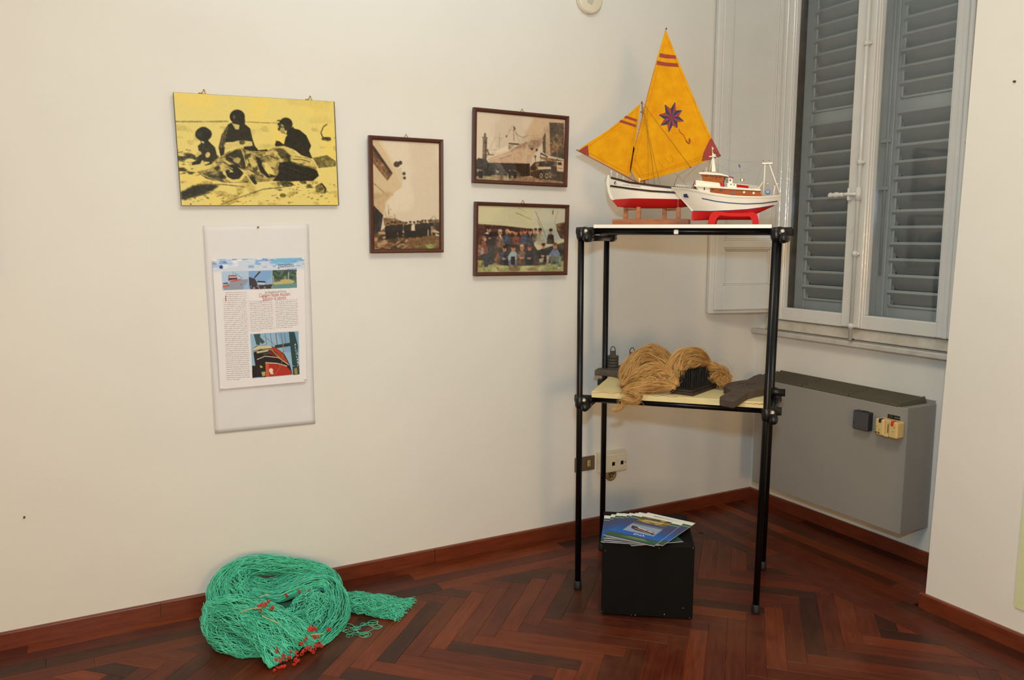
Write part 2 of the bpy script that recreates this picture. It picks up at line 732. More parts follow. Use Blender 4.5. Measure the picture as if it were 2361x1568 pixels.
    def mottle(self, region, col, thr, scale, seed, alpha=0.8, aniso=1):
        """soft blotches of one colour inside a region (polygon in drawing units)"""
        g = np.random.default_rng(seed)
        n = g.normal(0, 1, (self.h // scale + 3, self.w // (scale * aniso) + 3))
        n = np.kron(n, np.ones((scale, scale * aniso)))[:self.h, :self.w]
        n = blur(n, scale)
        n = n / (n.std() + 1e-9)
        mk = Paint(self.w // 2, self.h // 2, (0, 0, 0))
        mk.H = self.H
        mk.poly(region, (255, 255, 255))
        msk = np.clip((n - thr) * 1.6, 0, 1) * mk.a[..., 0]
        self.blend(msk, col, alpha)
        return self

    def out(self, soften=0.0):
        a = self.a
        if soften:
            a = np.stack([blur(a[..., k], soften) for k in range(3)], -1)
        return a.reshape(self.h // 2, 2, self.w // 2, 2, 3).mean((1, 3))


def blur(a, s):
    s = int(max(1, round(s)))
    k = np.ones(2 * s + 1) / (2 * s + 1)
    p = np.pad(a, s, mode='edge')
    p = np.apply_along_axis(lambda r: np.convolve(r, k, 'valid'), 1, p)
    p = np.apply_along_axis(lambda r: np.convolve(r, k, 'valid'), 0, p)
    return p


def sheet_mesh(name, img, fn, gain=1.0):
    """img (h, w, 3) sRGB; fn(u, v) arrays -> (n, 3) positions, v down"""
    h, w_, _ = img.shape
    v, u = np.mgrid[0:h, 0:w_]
    u = u / (w_ - 1)
    v = v / (h - 1)
    V = fn(u.ravel(), v.ravel())
    i = np.arange(h - 1)[:, None] * w_ + np.arange(w_ - 1)[None]
    F = np.stack([i, i + w_, i + w_ + 1, i + 1], -1).reshape(-1, 4)
    me = quads_mesh(name, V, F, True)
    at = me.color_attributes.new('ink', 'FLOAT_COLOR', 'POINT')
    c = np.ones((h * w_, 4), np.float32)
    c[:, :3] = np.clip(lin(img.reshape(-1, 3)) * gain, 0, 0.9)
    at.data.foreach_set('color', c.ravel())
    return me


# ================================================================== the room shell
M_wall = mat('wall_paint', S(229, 223, 212), 0.75, spec=0.25, var=0.018, vscale=2.5, bump=0.16, bscale=90, bdist=0.0015)
M_ceil = mat('ceiling_paint', S(236, 232, 224), 0.85, spec=0.2, var=0.01)
M_sub = mat('subfloor', S(40, 22, 16), 0.8)
M_base = mat('baseboard_wood', S(98, 42, 23), 0.32, spec=0.5, col2=S(124, 56, 30), vscale=9, stretch=(1.2, 1.2, 9), coat=0.15)
M_marble = mat('sill_marble', S(196, 188, 178), 0.4, var=0.12, vscale=14, bump=0.1, bscale=40)
M_reveal = mat('reveal_plaster', S(104, 92, 74), 0.9, col2=S(66, 56, 44), vscale=18, bump=0.4, bscale=30)
XP = -0.4013       # face of the projecting wall to the right of the niche
ZC = 3.4


def struct(name, mb, m_, parent=None):
    o = mb.build(name, m_, parent)
    if parent is None:
        o['kind'] = 'structure'
    return o


fl = MB().span((-6.2, -5.6, -0.12), (0.0, 0.0, -0.022))
FLOOR = struct('floor', fl, M_sub)
struct('ceiling', MB().span((-6.2, -5.6, ZC), (0.3, 0.12, ZC + 0.1)), M_ceil)
struct('wall_left', MB().span((-6.2, 0.0, -0.12), (0.3, 0.12, ZC)), M_wall)
struct('wall_rear', MB().span((-6.2, -5.72, -0.12), (0.3, -5.6, ZC)), M_wall)
struct('wall_far', MB().span((-6.32, -5.72, -0.12), (-6.2, 0.12, ZC)), M_wall)
# niche wall around the window opening
WY0, WY1, WZ0, WZ1 = -0.075, -1.225, 0.965, 3.15
nb = MB()
nb.span((0.0, -1.30, -0.12), (0.3, 0.0, WZ0))
nb.span((0.0, -1.30, WZ1), (0.3, 0.0, ZC))
nb.span((0.0, WY0, WZ0), (0.3, 0.0, WZ1))
nb.span((0.0, -1.30, WZ0), (0.3, WY1, WZ1))
struct('wall_niche', nb, M_wall)
# projecting wall right of the niche; its old plaster arris leans a little
pr_ = MB()
pr_.loft([[(XP, -1.341, -0.12), (0.3, -1.30, -0.12), (0.3, -5.6, -0.12), (XP, -5.6, -0.12)],
          [(XP, -1.3605, 0.946), (0.3, -1.30, 0.946), (0.3, -5.6, 0.946), (XP, -5.6, 0.946)],
          [(XP, -1.3725, 1.673), (0.3, -1.30, 1.673), (0.3, -5.6, 1.673), (XP, -5.6, 1.673)],
          [(XP, -1.379, 2.295), (0.3, -1.30, 2.295), (0.3, -5.6, 2.295), (XP, -5.6, 2.295)],
          [(XP, -1.385, ZC), (0.3, -1.30, ZC), (0.3, -5.6, ZC), (XP, -5.6, ZC)]], closed=True, caps=True, smooth=False)
struct('wall_right', pr_, M_wall)


# baseboards: planed boards with a rounded top arris
def board_mb(a, b, h=0.062, t=0.014, side=(0, -1)):
    """a, b: (x, y) on the wall face; side: unit vector into the room"""
    r = 0.005
    prof = [(0, 0), (t, 0), (t, h - r), (t - r * .4, h - r * .35), (t - r, h), (0, h)]
    rings = []
    for p in (a, b):
        rings.append([(p[0] + side[0] * d, p[1] + side[1] * d, z) for d, z in prof])
    return MB().loft(rings, closed=True, caps=True, smooth=False)


M_groove = mat('baseboard_groove', S(60, 46, 34), 0.8)
bl = struct('baseboard_left', board_mb((-6.2, 0), (-3.064, 0)), M_base)
for a, b in ((-3.0615, -1.93), (-1.9275, 0.0)):
    board_mb((a, 0), (b, 0)).build('board', M_base, bl)
MB().span((-3.0645, -0.012, 0.0), (-3.0605, -0.001, 0.06)).build('joint_filler', M_groove, bl)
struct('baseboard_niche', board_mb((0, -0.014), (0, -1.30), side=(-1, 0)), M_base)
struct('baseboard_right', board_mb((XP, -1.327), (XP, -5.6), side=(-1, 0)), M_base)

# ------------------------------------------------------------------ parquet
def floor_mat():
    m_ = bpy.data.materials.new('parquet_wood')
    m_.use_nodes = True
    nt = m_.node_tree
    n = nt.nodes
    p = n['Principled BSDF']
    tc = n.new('ShaderNodeTexCoord')
    oi = n.new('ShaderNodeObjectInfo')
    add = n.new('ShaderNodeVectorMath')
    add.operation = 'ADD'
    sc_ = n.new('ShaderNodeVectorMath')
    sc_.operation = 'SCALE'
    sc_.inputs[3].default_value = 37.0
    nt.links.new(oi.outputs['Random'], sc_.inputs[0])
    nt.links.new(tc.outputs['Object'], add.inputs[0])
    nt.links.new(sc_.outputs[0], add.inputs[1])
    mp = n.new('ShaderNodeMapping')
    mp.inputs['Scale'].default_value = (2.2, 26, 26)
    nt.links.new(add.outputs[0], mp.inputs[0])
    no = n.new('ShaderNodeTexNoise')
    no.inputs['Scale'].default_value = 3.0
    no.inputs['Detail'].default_value = 6
    no.inputs['Roughness'].default_value = 0.62
    nt.links.new(mp.outputs[0], no.inputs['Vector'])
    # plank tone
    r1 = n.new('ShaderNodeValToRGB')
    e = r1.color_ramp.elements
    e[0].position, e[0].color = 0.0, S(52, 25, 16)
    e[1].position, e[1].color = 1.0, S(126, 56, 22)
    for pos, c in ((0.12, S(62, 30, 19)), (0.3, S(80, 32, 17)), (0.55, S(90, 36, 18)), (0.75, S(98, 41, 19)), (0.9, S(110, 47, 20))):
        q = e.new(pos)
        q.color = c
    nt.links.new(oi.outputs['Random'], r1.inputs[0])
    r2 = n.new('ShaderNodeValToRGB')
    r2.color_ramp.elements[0].position, r2.color_ramp.elements[0].color = 0.32, (0.50, 0.46, 0.44, 1)
    r2.color_ramp.elements[1].position, r2.color_ramp.elements[1].color = 0.66, (1.22, 1.18, 1.15, 1)
    nt.links.new(no.outputs['Fac'], r2.inputs[0])
    mx = n.new('ShaderNodeMix')
    mx.data_type = 'RGBA'
    mx.blend_type = 'MULTIPLY'
    mx.inputs[0].default_value = 0.8
    nt.links.new(r1.outputs[0], mx.inputs[6])
    nt.links.new(r2.outputs[0], mx.inputs[7])
    # dust and wear in world-sized patches
    ge = n.new('ShaderNodeNewGeometry')
    nw = n.new('ShaderNodeTexNoise')
    nw.inputs['Scale'].default_value = 2.3
    nw.inputs['Detail'].default_value = 7
    nw.inputs['Roughness'].default_value = 0.65
    nt.links.new(ge.outputs['Position'], nw.inputs['Vector'])
    r3 = n.new('ShaderNodeMapRange')
    r3.inputs['From Min'].default_value = 0.48
    r3.inputs['From Max'].default_value = 0.75
    r3.inputs['To Max'].default_value = 0.3
    nt.links.new(nw.outputs['Fac'], r3.inputs['Value'])
    m2 = n.new('ShaderNodeMix')
    m2.data_type = 'RGBA'
    nt.links.new(r3.outputs[0], m2.inputs[0])
    nt.links.new(mx.outputs[2], m2.inputs[6])
    m2.inputs[7].default_value = S(132, 88, 62)
    nt.links.new(m2.outputs[2], p.inputs['Base Color'])
    r4 = n.new('ShaderNodeMapRange')
    r4.inputs['From Min'].default_value = 0.3
    r4.inputs['From Max'].default_value = 0.7
    r4.inputs['To Min'].default_value = 0.26
    r4.inputs['To Max'].default_value = 0.46
    nt.links.new(nw.outputs['Fac'], r4.inputs['Value'])
    nt.links.new(r4.outputs[0], p.inputs['Roughness'])
    p.inputs['Specular IOR Level'].default_value = 0.22
    bu = n.new('ShaderNodeBump')
    bu.inputs['Strength'].default_value = 0.12
    bu.inputs['Distance'].default_value = 0.001
    nt.links.new(no.outputs['Fac'], bu.inputs['Height'])
    nt.links.new(bu.outputs[0], p.inputs['Normal'])
    return m_


M_floor = floor_mat()


def clip_poly(P, nx, ny, c):
    """keep nx*x+ny*y<=c"""
    out = []
    for k in range(len(P)):
        a, b = P[k], P[(k + 1) % len(P)]
        da, db = nx * a[0] + ny * a[1] - c, nx * b[0] + ny * b[1] - c
        if da <= 0:
            out.append(a)
        if da * db < 0:
            t = da / (da - db)
            out.append((a[0] + (b[0] - a[0]) * t, a[1] + (b[1] - a[1]) * t))
    return out


def plank_mesh(poly, bev=0.0009, gap=0.0002):
    n = len(poly)
    cx = sum(p[0] for p in poly) / n
    cy = sum(p[1] for p in poly) / n

    def ins(d):
        # inset of a convex polygon (counter-clockwise)
        out = []
        for k in range(n):
            p0, p1, p2 = poly[k - 1], poly[k], poly[(k + 1) % n]
            e1 = Vector((p1[0] - p0[0], p1[1] - p0[1])).normalized()
            e2 = Vector((p2[0] - p1[0], p2[1] - p1[1])).normalized()
            n1 = Vector((-e1.y, e1.x))
            n2 = Vector((-e2.y, e2.x))
            q = n1 + n2
            q = q / max(q.dot(n1), 0.3)
            out.append((p1[0] + q.x * d, p1[1] + q.y * d))
        return out
    a, b = ins(gap), ins(gap + bev)
    mb = MB()
    vs_ = [(x, y, -0.022) for x, y in a] + [(x, y, -bev * 0.7) for x, y in a] + [(x, y, 0) for x, y in b]
    fs = [tuple(range(2 * n, 3 * n))]
    for k in range(n):
        k2 = (k + 1) % n
        fs.append((k, k2, n + k2, n + k))
        fs.append((n + k, n + k2, 2 * n + k2, 2 * n + k))
    mb.add(vs_, fs)
    me = bpy.data.meshes.new('plank')
    me.from_pydata(mb.v, [], mb.f)
    me.update()
    return me


PLANKS = []      # (mesh key or polygon, centre, angle)
WP_, LP_ = 0.068, 0.476
XB, YB = -0.615, -0.291      # where the straight border rows begin
A0, B0 = -2.0171, -0.9608
R2 = math.sqrt(0.5)
full_me = {}


def visible_xy(x, y):
    d = Vector((x, y, 0)) - CAM
    zc = d.dot(fw)
    if zc < 0.4:
        return None
    return (1180.5 + 1861.345 * d.dot(rt2) / zc, 784 + 1861.345 * d.dot(dn2) / zc, zc)


def add_plank(P, c, ang, key=None):
    PLANKS.append((P, c, ang, key))


def rect(c, ang, L, W):
    ca, sa = math.cos(ang), math.sin(ang)
    return [(c[0] + ca * x - sa * y, c[1] + sa * x + ca * y) for x, y in ((-L / 2, -W / 2), (L / 2, -W / 2), (L / 2, W / 2), (-L / 2, W / 2))]


def area2(P):
    return 0.5 * sum(P[k][0] * P[(k + 1) % len(P)][1] - P[(k + 1) % len(P)][0] * P[k][1] for k in range(len(P)))


for y in range(-46, 34):
    for mm in range(-6, 7):
        # blocks along b (to the right), row a = y ; blocks along a (away), column b = x
        for kind in (0, 1):
            if kind == 0:
                a0, a1 = A0 + y * WP_, A0 + (y + 1) * WP_
                b0 = B0 + (y + 14 * mm) * WP_
                b1 = b0 + LP_
            else:
                b0, b1 = B0 + y * WP_, B0 + (y + 1) * WP_
                a1 = A0 + (y - 14 * mm - 7 + 1) * WP_
                a0 = a1 - LP_
            ca, cb = (a0 + a1) / 2, (b0 + b1) / 2
            c = ((ca + cb) * R2, (ca - cb) * R2)
            if not (-6.3 < c[0] < XB + 0.35 and -5.7 < c[1] < YB + 0.35):
                continue
            ang = -math.pi / 4 if kind == 0 else math.pi / 4
            P = rect(c, ang, LP_, WP_)
            Q = clip_poly(clip_poly(P, 1, 0, XB), 0, 1, YB)
            Q = clip_poly(clip_poly(Q, -1, 0, 6.2), 0, -1, 5.6) if Q else Q
            if len(Q) < 3 or abs(area2(Q)) < 4e-4:
                continue
            full = abs(abs(area2(Q)) - LP_ * WP_) < 1e-6
            add_plank(Q, c, ang, 'full' if full else None)
# border rows: four along the left wall, the rest along the niche and the projecting wall
g = np.random.default_rng(3)
for k in range(4):
    y1 = -0.002 - k * 0.0722
    y0 = y1 - 0.0722
    x = XB - g.uniform(0, 0.7)
    edges = [XB]
    while edges[-1] > -6.2:
        edges.append(max(edges[-1] - g.uniform(0.55, 0.95), -6.2))
    for b, a in zip(edges[:-1], edges[1:]):
        if b - a > 0.02:
            P = [(a, y0), (b, y0), (b, y1), (a, y1)]
            add_plank(P, ((a + b) / 2, (y0 + y1) / 2), 0.0)
for k in range(9):
    x1 = -0.002 - k * 0.0681
    x0 = x1 - 0.0681
    edges = [-0.0]
    lim = -1.30 if x0 > XP + 0.001 else -5.6
    if k == 5:
        lim = -1.30
    edges.append(-g.uniform(0.25, 0.8))
    while edges[-1] > lim:
        edges.append(max(edges[-1] - g.uniform(0.5, 0.9), lim))
    for b, a in zip(edges[:-1], edges[1:]):
        if b - a > 0.02:
            P = [(x0, a), (x1, a), (x1, b), (x0, b)]
            add_plank(P, ((x0 + x1) / 2, (a + b) / 2), math.pi / 2)

rank = []
for i, (P, c, ang, key) in enumerate(PLANKS):
    q = visible_xy(c[0], c[1])
    seen = q is not None and -260 < q[0] < 2620 and q[1] < 1800
    rank.append((0 if seen else 1, (q[2] if q else 9), i))
rank.sort()
keep = set(i for s, _, i in rank[:290] if s == 0)
rest = MB()
for i, (P, c, ang, key) in enumerate(PLANKS):
    ca, sa = math.cos(-ang), math.sin(-ang)
    if area2(P) < 0:
        P = P[::-1]
    if i in keep:
        L = [(ca * (x - c[0]) - sa * (y - c[1]), sa * (x - c[0]) + ca * (y - c[1])) for x, y in P]
        if key:
            if key not in full_me:
                full_me[key] = plank_mesh(L)
            me = full_me[key]
        else:
            me = plank_mesh(L)
        put('plank', me, M_floor, FLOOR, (c[0], c[1], 0), (0, 0, ang))
    else:
        n = len(P)
        rest.add([(x, y, -0.02) for x, y in P] + [(x, y, 0) for x, y in P], [tuple(range(n, 2 * n))] + [(k, (k + 1) % n, n + (k + 1) % n, n + k) for k in range(n)])
rp = rest.build('far_planks', M_floor, FLOOR)
rp['kind'] = 'stuff'


# ================================================================== window in the niche
M_wpaint = mat('white_gloss_paint', S(216, 212, 204), 0.16, spec=0.5, var=0.03, vscale=5, bump=0.6, bscale=70, bdist=0.0012)
M_wpaint2 = mat('worn_white_paint', S(212, 205, 192), 0.4, spec=0.5, col2=S(190, 178, 156), vscale=16, bump=0.35, bscale=70)
M_shut = mat('grey_shutter_paint', S(172, 175, 172), 0.55, spec=0.4, var=0.07, vscale=7, bump=0.4, bscale=26, bdist=0.002)
M_pane = glass_mat('window_glass', 1.0, (0.95, 0.96, 0.96, 1))
M_dark = mat('dark_gap', S(28, 26, 24), 0.8)
W = empty('window_1', (0, -0.65, WZ0))
W['kind'] = 'structure'
WO = Vector((0, -0.65, WZ0))


def wpart(mb, name, m_, parent=None):
    mb.v = [tuple(Vector(q) - WO) for q in mb.v]
    return mb.build(name, m_, parent or W)


def bar(y0, y1, z0, z1, x0, x1, bev=0.004):
    return MB().span((x0, y0, z0), (x1, y1, z1), bev)


FX0, FX1 = -0.012, 0.05       # fixed frame
LX0, LX1 = -0.034, 0.012      # casement leaves, proud of the frame
wpart(bar(-0.08, -0.14, WZ0, WZ1, FX0, FX1), 'frame_jamb', M_wpaint)
wpart(bar(-1.13, -1.22, WZ0, WZ1, FX0, FX1), 'frame_jamb', M_wpaint)
wpart(bar(-0.08, -1.22, WZ1 - 0.07, WZ1, FX0, FX1), 'frame_head', M_wpaint)
wpart(bar(-0.08, -1.22, WZ0 + 0.005, 1.022, FX0 - 0.006, FX1), 'frame_bottom_rail', M_wpaint2)
LZ0, LZ1 = 1.0265, WZ1 - 0.075
leaves = []
for y0, y1, g0, g1 in ((-0.13, -0.636, -0.2, -0.579), (-0.638, -1.135, -0.694, -1.066)):
    lf = wpart(bar(g1 if y0 > -0.3 else y0, y1 if y0 > -0.3 else g0, LZ0, LZ1, LX0, LX1), 'casement_leaf', M_wpaint)
    a, b = (y0, g0) if y0 > -0.3 else (g1, y1)
    wpart(bar(a, b, LZ0, LZ1, LX0, LX1), 'stile', M_wpaint, lf)
    wpart(bar(g0, g1, LZ0, 1.092, LX0, LX1), 'bottom_rail', M_wpaint, lf)
    wpart(bar(g0, g1, LZ1 - 0.07, LZ1, LX0, LX1), 'top_rail', M_wpaint, lf)
    # glazing beads round the glass
    bd = MB()
    for q in (g0, g1):
        s = 1 if q == g1 else -1
        bd.span((LX0 + 0.006, q, 1.092), (LX1 - 0.01, q + s * 0.008, LZ1 - 0.07), 0.002)
    wpart(bd, 'glazing_bead', M_wpaint, lf)
    wpart(MB().span((-0.006, g0 + 0.002, 1.088), (-0.003, g1 - 0.002, LZ1 - 0.066)), 'pane', M_pane, lf)
    leaves.append(lf)
# cover strip where the leaves meet, and the outer step of the left stile
wpart(bar(-0.585, -0.688, LZ0 + 0.004, LZ1, LX0 - 0.012, LX0, 0.004), 'cover_strip', M_wpaint, leaves[0])
wpart(bar(-0.142, -0.165, LZ0, LZ1, LX0 - 0.008, LX0, 0.003), 'moulding', M_wpaint, leaves[0])
wpart(bar(-1.098, -1.118, LZ0, LZ1, LX0 - 0.008, LX0, 0.003), 'moulding', M_wpaint, leaves[1])
# espagnolette: rod, guides, swing handle
RY = -0.655
rx = LX0 - 0.026
wpart(MB().tube([(rx, RY, 0.972), (rx, RY, LZ1)], 0.0085, 12), 'bolt_rod', M_wpaint, leaves[0])
for z in (1.04, 1.38, 1.80, 2.33):
    gm = MB().tube([(rx, RY, z - 0.011), (rx, RY, z + 0.011)], 0.0135, 12)
    gm.span((rx, RY - 0.02, z - 0.006), (LX0 - 0.012, RY + 0.02, z + 0.006), 0.002)
    wpart(gm, 'rod_guide', M_wpaint, leaves[0])
hz = 1.655
hm = MB().tube([(rx - 0.004, RY, hz), (rx - 0.012, -0.60, hz + 0.002), (rx - 0.014, -0.575, hz)], 0.0085, 10)
prof = [(-0.585, .008), (-0.572, .012), (-0.562, .0085), (-0.553, .0135), (-0.538, .0145), (-0.525, .009), (-0.517, .012), (-0.508, .0135), (-0.501, .010), (-0.498, .003)]
hm.tube([(rx - 0.014, y, hz) for y, r in prof], [r for y, r in prof], 12)
wpart(hm, 'handle', M_wpaint, leaves[0])
wpart(MB().span((rx - 0.012, -0.612, hz - 0.028), (LX0 - 0.01, -0.600, hz + 0.03), 0.003), 'handle_keeper', M_wpaint, leaves[0])
wpart(MB().tube([(rx, RY, hz - 0.03), (rx, RY, hz + 0.03)], 0.013, 12), 'rod_boss', M_wpaint, leaves[0])
# drop-shaped keyhole cover
dr = [(-0.615 + 0.012 * math.sin(t) * (0.55 + 0.45 * (1 - math.cos(t)) / 2), 1.515 - 0.036 * math.cos(t) * -1) for t in np.linspace(0, 2 * math.pi, 21)[:-1]]
wpart(MB().prism(dr, LX0 - 0.016, LX0 - 0.011, 'YZ'), 'keyhole_cover', M_wpaint, leaves[0])
wpart(MB().lathe([(0.011, 0), (0.011, 0.004), (0.004, 0.005)], (LX0 - 0.012, RY + 0.002, 0.9735), n=14), 'rod_socket', M_dark, leaves[0])
# hinge pin on the right jamb
hp = MB().tube([(FX0 - 0.012, -1.142, 1.80), (FX0 - 0.012, -1.142, 1.90)], 0.007, 10)
hp.ball((FX0 - 0.014, -1.142, 1.85), 0.011, 12)
wpart(hp, 'hinge', M_wpaint)
# marble sill
sl = struct('trim_1', MB().span((-0.045, -1.302, 0.936), (0.05, -0.001, 0.963), 0.005), M_marble)
sl['label'] = 'narrow pale marble window sill above the fan coil unit'
# brown weathered plaster of the outer reveal
rv = MB()
rv.span((0.052, -0.0805, WZ0), (0.295, -0.0755, WZ1))
rv.span((0.052, -1.2245, WZ0), (0.295, -1.2195, WZ1))
rv.span((0.052, -1.22, WZ0 + 0.001), (0.34, -0.08, WZ0 + 0.012))
o = struct('trim_2', rv, M_reveal)

# ------------------------------------------------------------------ louvred shutters outside the glass
SX = 0.155


def louvre(name, y0, y1, st_out, st_in, swing, label):
    """y0 hinge side, y1 meeting side (y falls to the right); slats span the opening between the stiles"""
    root = empty(name, (SX, y0, WZ0 + 0.013), swing)
    tag(root, label, 'shutter', 'louvred shutters outside the window')
    wd = y0 - y1
    zb, zt = 0.0, WZ1 - WZ0 - 0.05

    def b_(ya, yb, za, zb_, x0=-0.02, x1=0.02, bev=0.003):
        return MB().span((x0, -ya, za), (x1, -yb, zb_), bev)
    b_(0, st_out, zb, zt).build('stile', M_shut, root)
    b_(wd - st_in, wd, zb, zt).build('stile', M_shut, root)
    rails = [(0, 0.155), (1.062, 1.12), (zt - 0.08, zt)]
    for a, b in rails:
        b_(st_out, wd - st_in, a, b).build('rail', M_shut, root)
    pitch_ = 0.0745
    mb = MB()
    h_ = 0.098
    ang = math.radians(-48)
    R = Matrix.Rotation(ang, 3, 'Y')
    mb.box((0, -(st_out + wd - st_in) / 2, 0), (0.017, wd - st_in - st_out + 0.004, h_), R, 0.002)
    sm = mb.mesh('slat')
    for (a0, a1), (b0, b1) in zip(rails[:-1], rails[1:]):
        n = int(round((b0 - a1) / pitch_))
        for k in range(n):
            z = a1 + (k + 0.5) * (b0 - a1) / n
            put('slat', sm, M_shut, root, (0.002, 0, z))
        # bead round the louvre field
        fm = MB()
        for ya in (st_out, wd - st_in - 0.012):
            fm.span((-0.028, -ya, a1 - 0.004), (-0.018, -ya - 0.012, b0 + 0.004), 0.003)
        for za in (a1 - 0.006, b0 - 0.006):
            fm.span((-0.028, -st_out, za), (-0.018, -(wd - st_in), za + 0.012), 0.003)
        fm.build('bead', M_shut, root)
    return root


l1 = louvre('louvred_shutter', -0.128, -0.655, 0.065, 0.08, 0.0, 'grey louvred shutter behind the glass nearer the corner, beside the brown plaster reveal')
l2 = louvre('louvred_shutter', -0.658, -1.2, 0.045, 0.08, 0.0, 'grey louvred shutter with flaking paint behind the glass nearer the projecting wall')
MB().span((-0.034, -0.555, 0.0), (-0.0205, -0.515, WZ1 - WZ0 - 0.05), 0.004).build('astragal', M_shut, l1)
ro = MB().tube([(-0.042, -0.535, 0.3), (-0.042, -0.535, WZ1 - WZ0 - 0.3)], 0.006, 8)
for z in (0.92, 0.70):
    ro.span((-0.05, -0.552, z), (-0.033, -0.50, z + 0.018), 0.002)
ro.build('bolt_rod', M_shut, l1)
for l, yy in ((l1, -0.30), (l2, -0.42)):
    lm = MB().tube([(-0.03, yy, 0.02), (-0.03, yy, 0.075)], 0.006, 8)
    lm.ball((-0.031, yy, 0.08), 0.011, 10)
    lm.build('latch', M_shut, l)

# ------------------------------------------------------------------ panelled inner shutter folded back on the left wall
def inner_shutter(label):
    root = empty('inner_shutter', (-0.02, -0.085, 1.0575), math.radians(-12.8))
    tag(root, label, 'shutter')
    x0, x1, zt = -0.368, 0.022, 1.78
    pl, pr2 = -0.298, -0.018
    MB().span((x0, -0.038, 0.0), (x1, -0.006, zt), 0.005).build('leaf', M_wpaint, root)
    for a, b in ((x0 + 0.024, pl), (pr2, x1 - 0.002)):
        MB().span((a, -0.052, 0.02), (b, -0.0375, zt), 0.003).build('stile', M_wpaint, root)
    for a, b in ((0.02, 0.148), (0.343, 0.380), (zt - 0.1, zt)):
        MB().span((pl, -0.0518, a), (pr2, -0.0375, b), 0.003).build('rail', M_wpaint, root)
    for a, b in ((0.148, 0.343), (0.380, zt - 0.1)):
        mo = MB()
        for k, (d, h) in enumerate(((0.0, 0.050), (0.008, 0.0455))):
            for (p, q) in (((pl + d, a + d), (pl + d + 0.008, b - d)), ((pr2 - d - 0.008, a + d), (pr2 - d, b - d)), ((pl + d, a + d), (pr2 - d, a + d + 0.008)), ((pl + d, b - d - 0.008), (pr2 - d, b - d))):
                mo.span((p[0], -h, p[1]), (q[0], -0.0375, q[1]), 0.003)
        mo.build('moulding', M_wpaint, root)
    for z in (0.25, 1.3):
        MB().tube([(x1 - 0.004, -0.056, z), (x1 - 0.004, -0.056, z + 0.09)], 0.006, 8).build('hinge', M_wpaint, root)
    return root


inner_shutter('white panelled wooden shutter leaf folded back beside the wall left of the window')


# ================================================================== things on the left wall
PG = 1.08          # ink reflectance relative to the printed tone seen in the photograph
M_print = attr_mat('photo_print', 0.45, 0.2)
M_page = attr_mat('paper_print', 0.7, 0.2)
M_frame = mat('brown_frame_wood', S(72, 38, 26), 0.38, col2=S(92, 48, 32), vscale=14, stretch=(3, 3, 3))
M_brass = mat('brass', S(196, 156, 84), 0.3, metal=1.0)
M_pglass = glass_mat('picture_glass', 0.55)
M_paper = mat('white_paper', S(226, 220, 216), 0.7, var=0.02, vscale=9, bump=0.25, bscale=14, bdist=0.003)
M_board = mat('board_edge', S(92, 76, 44), 0.6)


def hang(name, c, z, w_, h_, tilt, label, cat, group=None, lean=0.012):
    """an Empty on the wall behind the bottom edge; local x along the wall, z up, -y into the room"""
    r = empty(name, (c, -0.004, z), rot=(lean, tilt, 0))
    return tag(r, label, cat, group)


def frame(name, quad, img, label, group, depth=0.018, fw_=0.0165):
    (xa, za), (xb, zb), (xc, zc), (xd, zd) = quad
    w_ = ((xb - xa) + (xc - xd)) / 2
    h_ = ((za - zd) + (zb - zc)) / 2
    cx_ = (xa + xb + xc + xd) / 4
    cz = (za + zb + zc + zd) / 4
    tilt = math.atan2(-((zb - za) + (zc - zd)) / 2, w_)
    lean = 0.02
    r = empty(name, (cx_, -0.0035 - lean * h_ / 2, cz - h_ / 2), rot=(lean, tilt, 0))
    tag(r, label, 'picture', group)
    pf = [(0, 0), (0, -depth), (0.004, -depth - 0.003), (0.0115, -depth - 0.001), (fw_, -depth + 0.005), (fw_, 0)]   # in from the outer edge, y
    X, Z = w_ / 2, h_
    cs = [(-X, 0, 1, 1), (X, 0, -1, 1), (X, Z, -1, -1), (-X, Z, 1, -1)]
    for k in range(4):
        a, b = cs[k], cs[(k + 1) % 4]
        rings = []
        for q in (a, b):
            rings.append([(q[0] + q[2] * d, y, q[1] + q[3] * d) for d, y in pf])
        MB().loft(rings, closed=True, caps=True, smooth=False).build('frame_side', M_frame, r)
    x0, x1, z0, z1 = -X + fw_ - 0.002, X - fw_ + 0.002, fw_ - 0.002, Z - fw_ + 0.002
    MB().span((x0, -0.006, z0), (x1, -0.002, z1)).build('backing', M_board, r)
    me = sheet_mesh('print', img, lambda u, v: np.c_[x0 + (x1 - x0) * u, np.full(u.shape, -0.0075), z1 + (z0 - z1) * v], PG)
    put('print', me, M_print, r)
    MB().span((x0, -0.0108, z0), (x1, -0.0095, z1)).build('glass', M_pglass, r)
    hk = MB().tube([(-0.006, -0.006, Z - 0.002), (-0.006, -0.008, Z + 0.006), (0.0, -0.006, Z + 0.011), (0.006, -0.008, Z + 0.006), (0.006, -0.006, Z - 0.002)], 0.0016, 6)
    hk.ball((0, -0.006, Z + 0.012), 0.003, 8)
    hk.build('hanger', M_brass, r)
    return r


